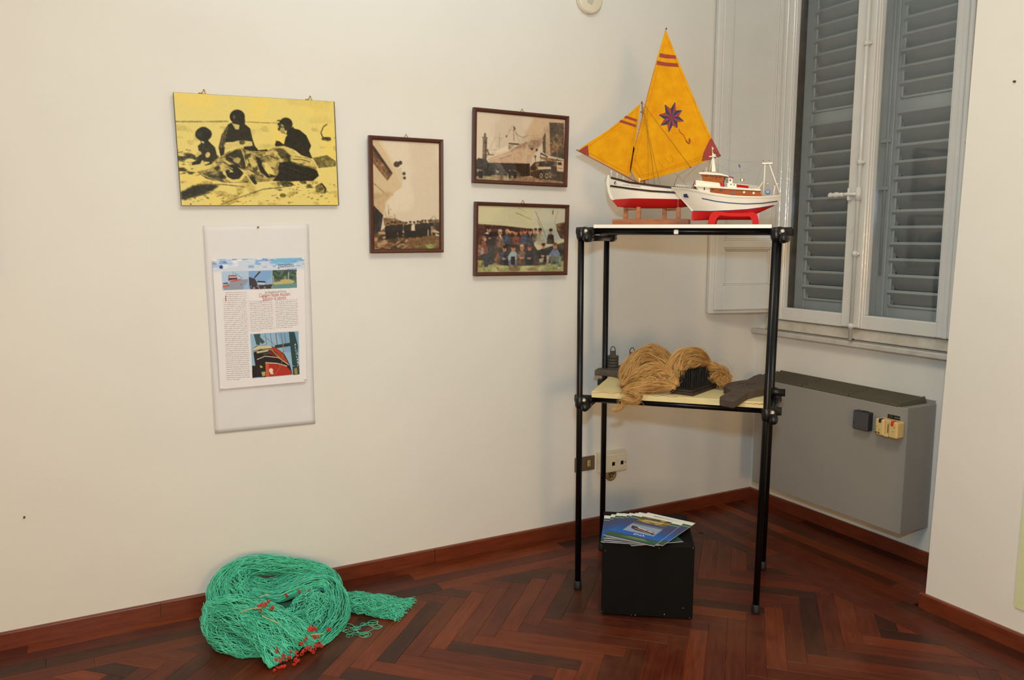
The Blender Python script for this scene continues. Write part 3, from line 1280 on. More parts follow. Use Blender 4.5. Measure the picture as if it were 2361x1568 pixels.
# ---- the yellow print of three people mending a net on the beach (drawing board: 2124 x 1568)
def paint_yellow():
    p = Paint(290, 205, (226, 203, 116), [(135, 122), (1985, 230), (2025, 1435), (190, 1435)])
    DK, MID, LT = (42, 38, 24), (96, 84, 42), (222, 198, 110)
    everything = [(100, 100), (2050, 200), (2100, 1500), (150, 1500)]
    p.mottle(everything, (238, 205, 96), 0.1, 60, 1, 0.5)
    p.mottle([(130, 120), (2000, 230), (2000, 480), (140, 480)], (200, 178, 104), 0.6, 24, 2, 0.35, 4)
    p.line([(150, 460), (500, 462), (760, 458)], 16, (120, 104, 56), 0.7)
    p.line([(940, 465), (1320, 478)], 12, (150, 130, 72), 0.7)
    p.mottle([(150, 470), (2010, 490), (2020, 900), (160, 900)], (170, 148, 80), 0.9, 10, 3, 0.35, 3)
    p.mottle([(160, 780), (640, 800), (640, 1050), (170, 1100)], DK, 0.35, 9, 4, 0.8, 3)
    p.mottle([(180, 1150), (2010, 1150), (2020, 1430), (190, 1430)], (160, 132, 60), 0.6, 12, 5, 0.5, 2)
    p.poly([(1730, 880), (1900, 850), (2000, 920), (2000, 980), (1800, 1000)], MID, 0.8)
    p.poly([(190, 1280), (330, 1200), (480, 1180), (640, 1200), (560, 1260), (400, 1310), (240, 1370), (190, 1360)], DK, 0.95, 3)
    p.mottle([(180, 1180), (560, 1160), (640, 1260), (200, 1380)], DK, -0.3, 16, 6, 0.7, 2)
    p.line([(660, 1420), (900, 1330), (1150, 1245), (1400, 1220)], 10, MID, 0.9)
    p.line([(380, 1185), (700, 1190), (940, 1220)], 12, MID, 0.8)
    # child
    p.poly([(400, 740), (450, 700), (530, 690), (600, 760), (625, 880), (540, 930), (400, 900), (370, 850), (410, 810)], (52, 46, 28))
    p.poly([(430, 650), (520, 650), (530, 720), (440, 720)], DK)
    p.ell((470, 605), 96, 78, DK)
    p.ell((470, 580), 70, 60, DK)
    for k in range(6):
        p.line([(400 + k * 9, 600 - k * 4), (396 + k * 10, 650)], 4, (92, 82, 46), 0.8)
    p.poly([(380, 640), (440, 690), (520, 680), (560, 620)], DK)
    p.poly([(440, 680), (470, 690), (475, 715), (450, 705)], LT)
    p.line([(420, 800), (400, 850), (370, 860)], 30, (206, 182, 100))
    p.ell((415, 825), 26, 20, (206, 182, 100))
    p.ell((512, 845), 26, 34, (206, 182, 100), rot=.4)
    p.poly([(330, 930), (440, 890), (480, 960), (600, 900), (600, 960), (420, 1000), (320, 990)], DK)
    p.poly([(290, 970), (420, 950), (450, 900), (480, 970), (560, 950), (540, 1020), (400, 1040), (290, 1040)], LT)
    # woman
    p.poly([(760, 490), (830, 460), (940, 480), (1010, 540), (1035, 660), (1060, 740), (1000, 760), (900, 690), (720, 700), (700, 850), (660, 860), (640, 760), (680, 610)], (46, 41, 26))
    for x in (690, 705, 725):
        p.line([(x + 30, 520), (x - 5, 640), (x - 30, 760)], 7, (176, 154, 86), 0.8)
    p.ell((865, 405), 88, 82, DK)
    p.ell((905, 455), 50, 60, DK)
    p.poly([(800, 480), (850, 490), (890, 500), (880, 550), (840, 550)], (206, 182, 104))
    p.ell((828, 405), 16, 24, (110, 98, 60))
    p.poly([(700, 730), (860, 680), (940, 680), (1030, 690), (1035, 740), (960, 750), (880, 745), (720, 790)], (214, 190, 108))
    p.ell((915, 700), 34, 26, MID)
    p.poly([(930, 750), (1060, 740), (1100, 790), (1200, 780), (1220, 800), (1050, 830), (940, 800)], DK)
    # man on the right
    p.poly([(1420, 640), (1510, 540), (1580, 555), (1660, 620), (1715, 740), (1690, 800), (1730, 890), (1600, 850), (1540, 800), (1480, 770), (1400, 740), (1300, 750), (1310, 730), (1400, 720)], (44, 39, 25))
    p.ell((1425, 490), 78, 76, (50, 44, 28))
    p.poly([(1325, 470), (1400, 500), (1420, 610), (1370, 590), (1330, 540)], (168, 146, 84))
    p.mottle([(1320, 440), (1420, 440), (1420, 600), (1330, 560)], DK, 0.2, 5, 8, 0.8, 2)
    p.poly([(1440, 560), (1510, 520), (1530, 560), (1470, 620), (1425, 610)], DK)
    p.poly([(1310, 680), (1350, 690), (1400, 730), (1340, 745), (1290, 735)], DK)
    p.poly([(1390, 740), (1480, 770), (1560, 850), (1480, 850), (1400, 790)], (210, 186, 104))
    # the heap of sailcloth
    p.poly([(650, 870), (760, 800), (900, 760), (1000, 800), (1200, 800), (1280, 760), (1400, 770), (1480, 850), (1700, 880), (1780, 990), (1760, 1090), (1500, 1160), (1260, 1150), (1000, 1170), (700, 1170), (480, 1120), (380, 1040), (540, 1000), (560, 930)], (150, 130, 70))
    p.poly([(720, 850), (830, 790), (910, 780), (945, 900), (950, 1010), (880, 1000), (800, 940), (720, 900)], (58, 52, 30))
    p.poly([(950, 810), (1020, 840), (1100, 1000), (1140, 1080), (1000, 1060), (960, 960)], (196, 172, 96))
    p.poly([(1060, 860), (1120, 880), (1160, 1000), (1220, 1070), (1330, 1100), (1200, 1110), (1120, 1040)], DK)
    p.poly([(1140, 940), (1200, 930), (1290, 1080), (1200, 1060)], LT)
    p.poly([(1300, 780), (1380, 770), (1470, 850), (1470, 920), (1370, 920)], (84, 74, 40))
    p.poly([(1480, 860), (1700, 890), (1780, 990), (1600, 960), (1480, 930)], (204, 180, 100))
    p.poly([(1340, 930), (1480, 920), (1700, 990), (1780, 1030), (1800, 1090), (1730, 1150), (1500, 1150), (1260, 1150), (1330, 1060)], (38, 34, 22))
    p.poly([(660, 880), (900, 1010), (960, 1040), (940, 1060), (780, 970)], LT)
    p.poly([(680, 1020), (720, 970), (830, 960), (930, 1060), (880, 1130), (780, 1130), (720, 1100)], (44, 40, 25))
    p.line([(690, 1030), (720, 1110), (790, 1150), (880, 1140), (945, 1060)], 34, (220, 196, 108))
    p.line([(740, 1000), (800, 1040), (760, 1040)], 14, (206, 182, 100))
    p.poly([(450, 1060), (560, 1030), (680, 1030), (700, 1160), (560, 1140), (480, 1110)], (84, 74, 42))
    p.poly([(940, 1060), (1030, 1080), (1080, 1180), (1050, 1190)], DK)
    p.line([(945, 1060), (1050, 1215)], 16, LT)
    p.poly([(1100, 870), (1260, 790), (1280, 810), (1130, 900)], (196, 172, 96))
    p.mottle([(380, 1020), (660, 880), (1300, 780), (1780, 1000), (1500, 1150), (700, 1170)], DK, 0.7, 8, 9, 0.75, 2)
    p.mottle([(450, 1020), (660, 880), (1300, 800), (1480, 900), (1200, 1120), (700, 1150)], (220, 196, 110), 0.9, 9, 10, 0.7, 2)
    p.mottle([(1300, 1150), (1700, 1130), (1760, 1230), (1350, 1250)], DK, 0.5, 8, 11, 0.7, 3)
    # folds of the cloth, light ridges and dark furrows
    for pts, wd, c in (([(560, 950), (640, 920), (720, 960), (800, 1010)], 12, LT), ([(600, 930), (690, 930), (780, 990)], 9, DK), ([(760, 860), (840, 900), (900, 990)], 8, (176, 154, 86)), ([(900, 770), (930, 860), (960, 980)], 11, LT), ([(930, 780), (980, 900), (1010, 1010)], 8, DK), ([(1010, 850), (1080, 960), (1120, 1060)], 9, (212, 190, 108)), ([(1140, 950), (1180, 1030), (1230, 1090)], 10, LT), ([(1190, 930), (1260, 1020), (1310, 1080)], 7, (206, 182, 102)), ([(1120, 880), (1220, 850), (1330, 900)], 9, DK), ([(1180, 820), (1270, 800), (1370, 900)], 10, LT), ([(1290, 790), (1340, 860), (1365, 920)], 8, LT), ([(1480, 930), (1600, 970), (1760, 1010)], 9, (120, 104, 56)), ([(1500, 900), (1600, 900), (1700, 930)], 8, DK), ([(430, 1060), (520, 1110), (660, 1160)], 9, LT), ([(500, 1050), (590, 1100), (690, 1120)], 7, DK), ([(980, 1010), (1060, 1060), (1150, 1090)], 9, (58, 52, 30)), ([(1350, 960), (1500, 1010), (1700, 1080)], 7, (70, 62, 38)), ([(1330, 1020), (1480, 1080), (1620, 1120)], 6, (66, 58, 36))):
        p.line(pts, wd, c, 0.85)
    # pebbly sand
    g = np.random.default_rng(4)
    for k in range(190):
        if k < 90:
            x, y = g.uniform(165, 640), g.uniform(760, 1090)
        elif k < 150:
            x, y = g.uniform(1180, 2000), g.uniform(1160, 1420)
        else:
            x, y = g.uniform(200, 1000), g.uniform(1290, 1420)
        if 330 < x < 640 and 700 < y < 1040 and k < 90:
            continue
        p.ell((x, y), g.uniform(6, 22), g.uniform(3, 8), (96, 82, 42) if g.uniform() < .6 else DK, g.uniform(.35, .8), g.uniform(-.4, .1))
    # bits of rope and feet at the right
    p.line([(1905, 490), (1860, 520), (1830, 590), (1850, 640), (1910, 660)], 11, (60, 54, 32))
    p.mottle([(1820, 640), (1990, 640), (1990, 700), (1820, 690)], DK, 0.0, 6, 12, 0.8, 3)
    p.poly([(1760, 1210), (1830, 1170), (1890, 1250), (1870, 1300), (1760, 1280)], MID, 0.8)
    p.line([(1830, 1180), (1880, 1240), (1860, 1290)], 16, DK, 0.9)
    p.ell((1375, 1320), 36, 26, MID, 0.8)
    p.ell((1430, 1190), 70, 30, (60, 54, 32), 0.9)
    p.detail(0.5, 1)
    p.grain(5, 1, 3)
    return p.out(1)


# ---- framed photograph of a ship's bow seen from below (drawing board 1008 x 1568)
def paint_bow():
    p = Paint(112, 190, (212, 193, 166), [(58, 58), (918, 104), (915, 1490), (70, 1490)])
    p.mottle([(0, 0), (1000, 0), (1000, 1500), (0, 1500)], (224, 208, 184), 0.0, 50, 1, 0.6)
    p.poly([(50, 50), (170, 60), (260, 210), (370, 440), (430, 590), (435, 680), (330, 760), (240, 860), (205, 1040), (50, 1000)], (206, 180, 142))
    p.poly([(50, 760), (200, 740), (330, 760), (230, 870), (200, 1030), (50, 900)], (190, 158, 116), 0.8, 6)
    p.poly([(130, 60), (190, 60), (430, 590), (435, 670), (400, 560), (260, 270)], (222, 200, 164), 0.9, 3)
    p.poly([(58, 105), (322, 500), (255, 600), (60, 350)], (118, 86, 58))
    p.poly([(58, 105), (130, 210), (322, 500), (300, 520), (58, 170)], (66, 52, 42))
    p.line([(60, 280), (255, 570)], 10, (160, 124, 88))
    p.line([(60, 610), (215, 755)], 6, (120, 90, 60))
    p.ell((375, 385), 40, 38, (78, 64, 52)); p.ell((420, 365), 24, 26, (64, 52, 42))
    p.poly([(365, 440), (430, 430), (450, 540), (440, 660), (420, 590)], (206, 186, 154))
    p.ell((465, 505), 22, 22, (74, 62, 52)); p.ell((470, 562), 20, 20, (78, 66, 56))
    p.line([(310, 795), (328, 770)], 5, (110, 84, 60))
    p.poly([(55, 890), (200, 1045), (160, 1270), (60, 1340)], (44, 42, 40))
    p.mottle([(55, 890), (200, 1045), (160, 1270), (60, 1340)], (74, 68, 60), 0.6, 8, 4, 0.6)
    # far boats and yard
    p.poly([(200, 1080), (270, 1060), (330, 1080), (420, 1120), (500, 1140), (500, 1180), (210, 1180)], (128, 98, 68))
    p.line([(265, 910), (268, 1040)], 6, (104, 74, 48)); p.line([(225, 1000), (235, 1080)], 5, (120, 90, 60)); p.line([(340, 1030), (350, 1100)], 5, (120, 90, 60))
    p.line([(250, 1000), (300, 960)], 4, (130, 100, 70))
    p.poly([(220, 1050), (320, 1050), (330, 1090), (225, 1080)], (200, 176, 140))
    p.line([(805, 1105), (825, 1062), (850, 1062), (870, 1105)], 6, (110, 92, 72))
    p.poly([(760, 1105), (915, 1105), (915, 1250), (830, 1250), (830, 1150), (760, 1130)], (116, 96, 72))
    p.poly([(845, 1140), (915, 1140), (915, 1270), (850, 1240)], (62, 54, 44))
    p.poly([(60, 1330), (200, 1220), (430, 1260), (500, 1300), (915, 1320), (915, 1490), (70, 1490)], (116, 84, 54))
    p.mottle([(60, 1300), (200, 1230), (500, 1260), (500, 1490), (70, 1490)], (60, 46, 32), 0.1, 7, 5, 0.85, 3)
    p.mottle([(60, 1300), (200, 1230), (500, 1260), (500, 1490), (70, 1490)], (186, 156, 116), 0.7, 5, 6, 0.8, 3)
    p.poly([(180, 1330), (420, 1255), (430, 1275), (200, 1350)], (176, 150, 112))
    p.line([(290, 1480), (480, 1360)], 16, (46, 36, 28)); p.line([(430, 1485), (500, 1440)], 14, (170, 146, 112))
    for k, x in enumerate((255, 310, 345, 412, 490, 540, 590, 635, 668, 695, 732, 800)):
        y = (1140, 1125, 1130, 1120, 1130, 1120, 1125, 1115, 1120, 1105, 1105, 1100)[k]
        c = (216, 196, 164) if k == 6 else (44, 38, 34)
        p.person(x, y, 215, c, (160, 122, 92), (40, 34, 30), (34, 30, 28), 0.36, 0.12)
    p.poly([(800, 1190), (830, 1190), (835, 1320), (800, 1300)], (150, 124, 92))
    p.ell((850, 1265), 24, 30, (186, 156, 112)); p.mottle([(820, 1270), (915, 1280), (915, 1400), (820, 1390)], (40, 34, 28), 0.0, 6, 8, 0.8)
    p.mottle([(620, 1440), (780, 1430), (915, 1430), (915, 1490), (600, 1490)], (140, 166, 84), -0.4, 10, 9, 0.8)
    p.detail(0.4, 2)
    p.grain(5, 1, 2)
    return p.out(1)


# ---- framed photograph of a white fishing boat being launched (drawing board 1816 x 1568)
def paint_launch():
    p = Paint(172, 132, (206, 186, 160), [(80, 45), (1765, 195), (1738, 1440), (60, 1362)])
    p.mottle([(0, 0), (1800, 0), (1800, 1000), (0, 1000)], (220, 202, 178), 0.0, 40, 1, 0.5)
    p.poly([(80, 40), (440, 70), (430, 1000), (60, 1000)], (218, 200, 176), 0.5, 2)
    p.poly([(1180, 150), (1770, 195), (1760, 1000), (1000, 480)], (202, 168, 130), 0.75, 3)
    # lighthouse
    p.poly([(212, 560), (288, 560), (278, 1000), (195, 1000)], (122, 102, 84)); p.poly([(255, 560), (288, 560), (278, 1000), (245, 1000)], (90, 74, 62))
    p.poly([(196, 540), (300, 548), (296, 566), (200, 562)], (92, 76, 64)); p.ell((250, 525), 24, 22, (112, 94, 78)); p.line([(228, 486), (274, 488)], 12, (70, 58, 50)); p.line([(250, 460), (250, 520)], 10, (70, 58, 50))
    # tall building, tower
    p.poly([(1460, 255), (1735, 270), (1745, 960), (1480, 900)], (96, 76, 58)); p.mottle([(1460, 255), (1735, 270), (1745, 960), (1480, 900)], (136, 102, 62), 0.3, 18, 3, 0.6); p.mottle([(1460, 255), (1735, 270), (1745, 960), (1480, 900)], (66, 56, 48), 0.5, 14, 4, 0.6)
    p.poly([(1300, 545), (1380, 340), (1460, 270), (1480, 900), (1390, 880), (1390, 470)], (186, 158, 124)); p.poly([(1330, 560), (1390, 430), (1392, 870), (1340, 820)], (84, 66, 50))
    p.line([(1530, 600), (1610, 720), (1690, 660)], 12, (176, 150, 116)); p.line([(1610, 720), (1605, 980)], 14, (150, 124, 92))
    # ship
    p.poly([(285, 890), (480, 800), (660, 740), (890, 680), (1100, 600), (1300, 560), (1350, 600), (1290, 700), (1180, 860), (1120, 1000), (1090, 1050), (340, 1035), (300, 960)], (196, 164, 132))
    p.poly([(660, 760), (900, 680), (1100, 600), (1300, 560), (1350, 600), (1290, 700), (1180, 760), (900, 760)], (150, 120, 96), 0.8, 5)
    p.poly([(285, 890), (480, 800), (690, 760), (740, 830), (400, 960), (300, 960)], (216, 194, 164), 0.9, 3)
    p.line([(330, 960), (700, 830), (860, 740)], 7, (120, 90, 66)); p.line([(520, 960), (740, 885)], 7, (130, 96, 70))
    p.poly([(690, 630), (890, 655), (880, 700), (760, 760), (690, 800)], (206, 184, 156)); p.poly([(695, 650), (890, 665), (885, 690), (700, 680)], (74, 62, 56)); p.poly([(690, 690), (800, 690), (740, 760), (690, 790)], (160, 136, 110))
    p.poly([(440, 800), (690, 700), (690, 790), (470, 850)], (222, 204, 178))
    p.ell((1130, 768), 22, 20, (44, 36, 32)); p.ell((1222, 785), 18, 30, (52, 42, 36), rot=.3)
    p.line([(785, 400), (795, 620)], 12, (150, 96, 70)); p.poly([(780, 330), (815, 350), (825, 390), (790, 420)], (92, 78, 66)); p.line([(700, 400), (850, 420)], 7, (150, 128, 104))
    p.line([(780, 300), (650, 540)], 5, (150, 128, 104)); p.line([(810, 430), (900, 640)], 5, (140, 118, 96)); p.line([(520, 450), (520, 770)], 8, (150, 128, 104)); p.line([(430, 550), (580, 560)], 6, (150, 128, 104)); p.line([(440, 550), (345, 760)], 6, (160, 138, 112)); p.line([(560, 560), (460, 740)], 5, (170, 148, 122))
    p.ell((652, 525), 12, 22, (70, 60, 52)); p.line([(820, 440), (870, 510), (960, 545), (1060, 505)], 9, (92, 76, 62), 0.8)
    p.line([(930, 570), (1110, 520), (1300, 490)], 6, (166, 136, 104)); p.line([(930, 610), (1130, 560), (1300, 530)], 5, (166, 136, 104))
    for x in range(940, 1300, 60):
        p.line([(x, 575 - (x - 940) * .23), (x, 640 - (x - 940) * .2)], 5, (166, 136, 104))
    p.line([(280, 880), (420, 880)], 14, (66, 54, 46)); p.line([(290, 780), (325, 880)], 18, (60, 50, 44)); p.line([(300, 785), (480, 790)], 7, (150, 128, 104))
    p.poly([(985, 780), (1060, 600), (1090, 600), (960, 1290), (920, 1290)], (206, 186, 160), 0.4, 2)
    # dark hull and crowd
    p.poly([(320, 1030), (1095, 1045), (1095, 1290), (720, 1300), (560, 1100)], (52, 38, 30)); p.poly([(320, 1030), (540, 1040), (690, 1280), (400, 1270)], (82, 74, 68))
    p.poly([(60, 1000), (130, 940), (280, 980), (330, 1050), (430, 1050), (430, 1270), (60, 1330)], (66, 60, 54)); p.mottle([(60, 1000), (130, 940), (280, 980), (430, 1050), (430, 1270), (60, 1330)], (30, 28, 26), 0.2, 8, 7, 0.8); p.mottle([(100, 1080), (280, 1080), (520, 1200), (520, 1260), (100, 1270)], (196, 178, 152), 0.9, 5, 8, 0.8, 3)
    p.poly([(60, 1290), (700, 1275), (1250, 1310), (1735, 1390), (1738, 1440), (60, 1362)], (142, 110, 80)); p.mottle([(60, 1290), (700, 1275), (700, 1380), (60, 1365)], (178, 176, 132), 0.0, 16, 9, 0.6)
    for x, y, h in ((150, 1150, 175), (186, 1150, 180), (715, 1150, 180), (800, 1150, 180), (830, 1170, 160)):
        p.person(x, y, h, (38, 33, 30), (176, 150, 122), (36, 31, 28), (34, 30, 28), 0.3)
    # lorry and crane
    p.poly([(1100, 1110), (1180, 1020), (1330, 1000), (1600, 960), (1740, 990), (1740, 1390), (1240, 1330), (1100, 1280)], (66, 52, 40)); p.mottle([(1100, 1050), (1600, 980), (1600, 1330), (1100, 1290)], (146, 116, 82), 0.6, 6, 10, 0.8, 2)
    p.poly([(1600, 990), (1740, 990), (1735, 1200), (1605, 1190)], (206, 176, 138)); p.poly([(1615, 1020), (1690, 1015), (1700, 1075), (1620, 1070)], (58, 48, 42)); p.line([(1625, 1130), (1710, 1140)], 12, (120, 92, 70))
    p.poly([(1240, 1105), (1490, 1105), (1500, 1150), (1250, 1160)], (206, 180, 144))
    p.poly([(1270, 910), (1600, 960), (1580, 1020), (1300, 960)], (130, 98, 60)); p.line([(1295, 845), (1430, 920)], 26, (58, 46, 38)); p.line([(1300, 850), (1300, 1080)], 8, (60, 48, 40)); p.ell((1195, 905), 22, 24, (120, 96, 70)); p.line([(1195, 905), (1197, 1000)], 12, (70, 56, 46))
    for x in (1305, 1412):
        p.ell((x, 1280), 48, 78, (40, 34, 30)); p.ell((x, 1278), 32, 56, (166, 136, 106)); p.ell((x, 1278), 16, 28, (62, 52, 44))
    p.ell((880, 1240), 30, 34, (110, 84, 64)); p.ell((880, 1235), 18, 20, (56, 42, 34))
    p.detail(0.4, 3)
    p.grain(4, 1, 3)
    return p.out(1)


# ---- framed colour photograph of the yard's workers (drawing board 2156 x 1568, top edge above it)
def paint_crew():
    p = Paint(172, 126, (196, 187, 150), [(100, -45), (2070, -15), (2085, 1440), (120, 1470)])
    p.mottle([(0, -60), (2100, -60), (2100, 500), (0, 500)], (208, 196, 150), 0.0, 40, 1, 0.6)
    p.poly([(1300, -40), (2080, -20), (2080, 700), (1400, 500)], (196, 192, 172), 0.6, 4)
    p.poly([(105, 375), (700, 410), (1260, 465), (1360, 475), (1360, 800), (1500, 1000), (110, 1000)], (70, 46, 38))
    p.poly([(110, 380), (290, 395), (290, 720), (110, 800)], (86, 56, 46)); p.poly([(400, 545), (1000, 560), (1000, 900), (400, 900)], (50, 38, 34), 0.8)
    p.poly([(1350, 480), (1900, 500), (1980, 700), (1700, 790), (1350, 780)], (176, 176, 164))
    p.poly([(1850, 360), (1960, 330), (2075, 310), (2075, 700), (1980, 680), (1900, 570)], (84, 62, 46)); p.poly([(1850, 360), (2075, 310), (2075, 350), (1860, 390)], (128, 84, 52)); p.poly([(1870, 390), (1960, 375), (2000, 500), (1910, 520)], (140, 112, 72), 0.7, 4)
    p.line([(1850, 360), (1880, 520), (1970, 690)], 22, (204, 194, 166))
    p.line([(955, 115), (1310, 265)], 8, (104, 82, 62)); p.line([(1390, 80), (1580, 480), (1680, 740)], 9, (120, 92, 62)); p.line([(1440, 270), (1530, 470)], 8, (124, 96, 66)); p.poly([(1775, 60), (1795, 30), (1790, 140), (1772, 145)], (60, 52, 46)); p.line([(1900, 50), (1835, 300), (1850, 380)], 6, (120, 104, 76)); p.line([(1000, 10), (1200, 100)], 5, (150, 132, 96))
    p.poly([(110, 840), (600, 850), (1450, 960), (2070, 760), (2080, 1440), (120, 1470)], (72, 60, 50)); p.poly([(1440, 960), (2070, 920), (2075, 1050), (1440, 1040)], (40, 34, 32), 0.8, 4)
    p.poly([(110, 840), (220, 850), (240, 1060), (120, 1100)], (126, 86, 68)); p.mottle([(110, 840), (230, 850), (240, 1060), (120, 1080)], (166, 130, 100), 0.3, 6, 5, 0.7, 3)
    p.poly([(110, 1250), (560, 1250), (760, 1310), (1500, 1300), (2080, 1180), (2085, 1440), (120, 1470)], (150, 146, 96)); p.mottle([(110, 1300), (2085, 1300), (2085, 1440), (120, 1470)], (190, 182, 128), 0.0, 14, 6, 0.8, 2); p.mottle([(500, 1260), (1600, 1280), (1600, 1420), (600, 1420)], (118, 84, 64), 0.1, 16, 7, 0.7, 2); p.mottle([(480, 1000), (600, 1000), (640, 1260), (480, 1260)], (140, 92, 66), -0.2, 8, 8, 0.8)
    sk, hr = (190, 132, 92), (56, 42, 34)
    back = [(370, 435, (38, 38, 48), hr, 62), (620, 490, (112, 84, 66), (186, 166, 140), 62), (775, 480, (78, 84, 104), (160, 130, 96), 56), (850, 475, (70, 62, 60), hr, 50), (915, 485, (58, 52, 54), (60, 50, 50), 46), (970, 500, (120, 70, 50), hr, 54), (1095, 500, (84, 50, 44), (124, 64, 54), 50), (1175, 460, (74, 78, 98), (84, 44, 44), 60), (1290, 465, (60, 60, 66), hr, 62), (1410, 455, (106, 92, 80), (70, 52, 42), 52), (1510, 450, (160, 148, 120), (50, 42, 40), 60), (1750, 460, (66, 52, 44), (40, 40, 44), 58)]
    for x, y, c, h_, s in back:
        p.poly([(x - s * 1.1, y + s * 2.6), (x - s * .5, y + s * 2.1), (x + s * .5, y + s * 2.1), (x + s * 1.2, y + s * 2.7), (x + s * 1.6, y + s * 6), (x - s * 1.5, y + s * 6)], c)
        p.ell((x, y + s * 1.1), s * .72, s * 1.0, sk)
        p.poly([(x - s * .4, y + s * 1.9), (x + s * .4, y + s * 1.9), (x + s * .2, y + s * 2.5), (x - s * .2, y + s * 2.5)], tuple(q * .8 for q in sk))
        p.ell((x, y + s * .45), s * .74, s * .5, h_)
        p.ell((x, y + s * 1.15), s * .5, s * .12, tuple(q * .62 for q in sk)); p.ell((x, y + s * 1.6), s * .25, s * .09, (130, 72, 58))
    p.poly([(260, 600), (340, 550), (370, 610), (300, 590)], (206, 200, 190)); p.poly([(330, 850), (480, 850), (480, 1280), (290, 1290)], (58, 62, 66)); p.ell((390, 695), 40, 16, sk)
    p.poly([(590, 620), (640, 620), (660, 720), (640, 690)], (200, 188, 168)); p.poly([(520, 800), (760, 800), (740, 900), (560, 900)], (112, 84, 66))
    p.poly([(1460, 720), (1600, 650), (1660, 840), (1500, 840)], (168, 156, 124))
    # boy in the rust jacket
    p.poly([(225, 770), (290, 740), (340, 900), (375, 1000), (340, 1040), (240, 1040), (220, 900)], (146, 84, 58)); p.ell((265, 690), 52, 52, (124, 76, 54)); p.ell((295, 720), 30, 44, sk); p.poly([(215, 900), (275, 920), (270, 1060), (220, 1050)], (150, 140, 146)); p.poly([(250, 1040), (400, 1040), (370, 1330), (290, 1340)], (56, 62, 70))
    front = [(730, 850, (70, 72, 86), (44, 38, 36), 60), (925, 840, (150, 164, 166), (46, 38, 34), 62), (1115, 820, (116, 92, 72), (176, 156, 122), 62), (1290, 825, (46, 48, 58), (84, 62, 54), 62), (1595, 790, (38, 36, 38), (40, 36, 36), 58), (1860, 770, (112, 124, 142), (120, 84, 60), 66)]
    for x, y, c, h_, s in front:
        p.poly([(x - s * .7, y + s * 2.2), (x + s * .7, y + s * 2.2), (x + s * 1.9, y + s * 4), (x + s * 1.5, y + s * 6.2), (x - s * 1.5, y + s * 6.2), (x - s * 1.9, y + s * 4.2)], c)
        p.poly([(x - s * 1.6, y + s * 5.2), (x + s * 1.6, y + s * 5.2), (x + s * 1.2, y + s * 7.4), (x - s * 1.2, y + s * 7.4)], tuple(q * .72 for q in c))
        p.ell((x, y + s * 1.2), s * .72, s * 1.05, sk); p.ell((x, y + s * .5), s * .76, s * .5, h_)
        p.ell((x, y + s * 1.15), s * .5, s * .12, tuple(q * .6 for q in sk)); p.ell((x, y + s * 1.65), s * .28, s * .1, (140, 80, 64))
        p.ell((x - s * .1, y + s * 5.0), s * .75, s * .42, tuple(q * .95 for q in sk))
    p.poly([(880, 1100), (970, 1100), (970, 1290), (880, 1280)], (26, 24, 26)); p.poly([(1670, 1060), (1740, 1060), (1720, 1290), (1690, 1290)], (166, 146, 120)); p.poly([(1510, 1150), (1620, 1110), (1600, 1220), (1520, 1220)], (170, 156, 136)); p.poly([(1760, 1100), (2020, 1080), (2000, 1340), (1930, 1340), (1900, 1200), (1780, 1230)], (112, 120, 100)); p.ell((1960, 1350), 40, 22, (186, 176, 150))
    p.poly([(120, 1190), (280, 1190), (260, 1340), (120, 1330)], (150, 136, 84)); p.mottle([(120, 1180), (280, 1190), (260, 1340), (120, 1330)], (84, 74, 48), 0.2, 7, 9, 0.7)
    p.detail(0.4, 4)
    p.grain(4, 1, 5)
    return p.out(1)


yq = [(-2.9225, 1.9606), (-2.3302, 1.9768), (-2.3345, 1.5730), (-2.9214, 1.5601)]
(xa, za), (xb, zb), (xc, zc), (xd, zd) = yq
yw, yh = ((xb - xa) + (xc - xd)) / 2, ((za - zd) + (zb - zc)) / 2
yt = math.atan2(-((zb - za) + (zc - zd)) / 2, yw)
r = empty('mounted_print', ((xa + xb + xc + xd) / 4, -0.006, (za + zb + zc + zd) / 4 - yh / 2), rot=(0.01, yt, 0))
tag(r, 'yellow-toned mounted print of three people mending a net on a beach', 'picture')
MB().span((-yw / 2, -0.0135, 0), (yw / 2, -0.0005, yh), 0.0012).build('board', M_board, r)
me = sheet_mesh('print', paint_yellow(), lambda u, v: np.c_[-yw / 2 + 0.0012 + (yw - 0.0055) * u, np.full(u.shape, -0.0142), yh - 0.001 - (yh - 0.0025) * v], PG * 0.95)
put('print', me, M_print, r)
for x in (-yw / 2 + 0.103, yw / 2 - 0.097):
    h_ = MB().tube([(x - 0.01, -0.007, yh - 0.004), (x - 0.004, -0.008, yh + 0.006), (x + 0.002, -0.007, yh + 0.012), (x + 0.008, -0.008, yh + 0.005), (x + 0.006, -0.007, yh - 0.003)], 0.0018, 6)
    h_.tube([(x - 0.016, -0.006, yh + 0.002), (x - 0.004, -0.006, yh + 0.003)], 0.0026, 6)
    h_.ball((x + 0.003, -0.006, yh + 0.014), 0.004, 8)
    h_.build('hanger', M_brass, r)

GR = 'brown framed photographs on the left wall'
frame('framed_photograph', [(-2.2029, 1.8537), (-1.8792, 1.8576), (-1.8826, 1.3841), (-2.2081, 1.3841)], paint_bow(), 'upright brown-framed sepia photograph of a bow towering over a crowd', GR)
frame('framed_photograph', [(-1.7344, 2.0007), (-1.2546, 1.9995), (-1.2592, 1.6795), (-1.7434, 1.6841)], paint_launch(), 'brown-framed sepia photograph of a white boat, lighthouse and crane lorry', GR)
frame('framed_photograph', [(-1.7353, 1.6027), (-1.2532, 1.6005), (-1.2484, 1.2757), (-1.7317, 1.2809)], paint_crew(), 'brown-framed colour photograph of shipyard workers in two rows', GR)
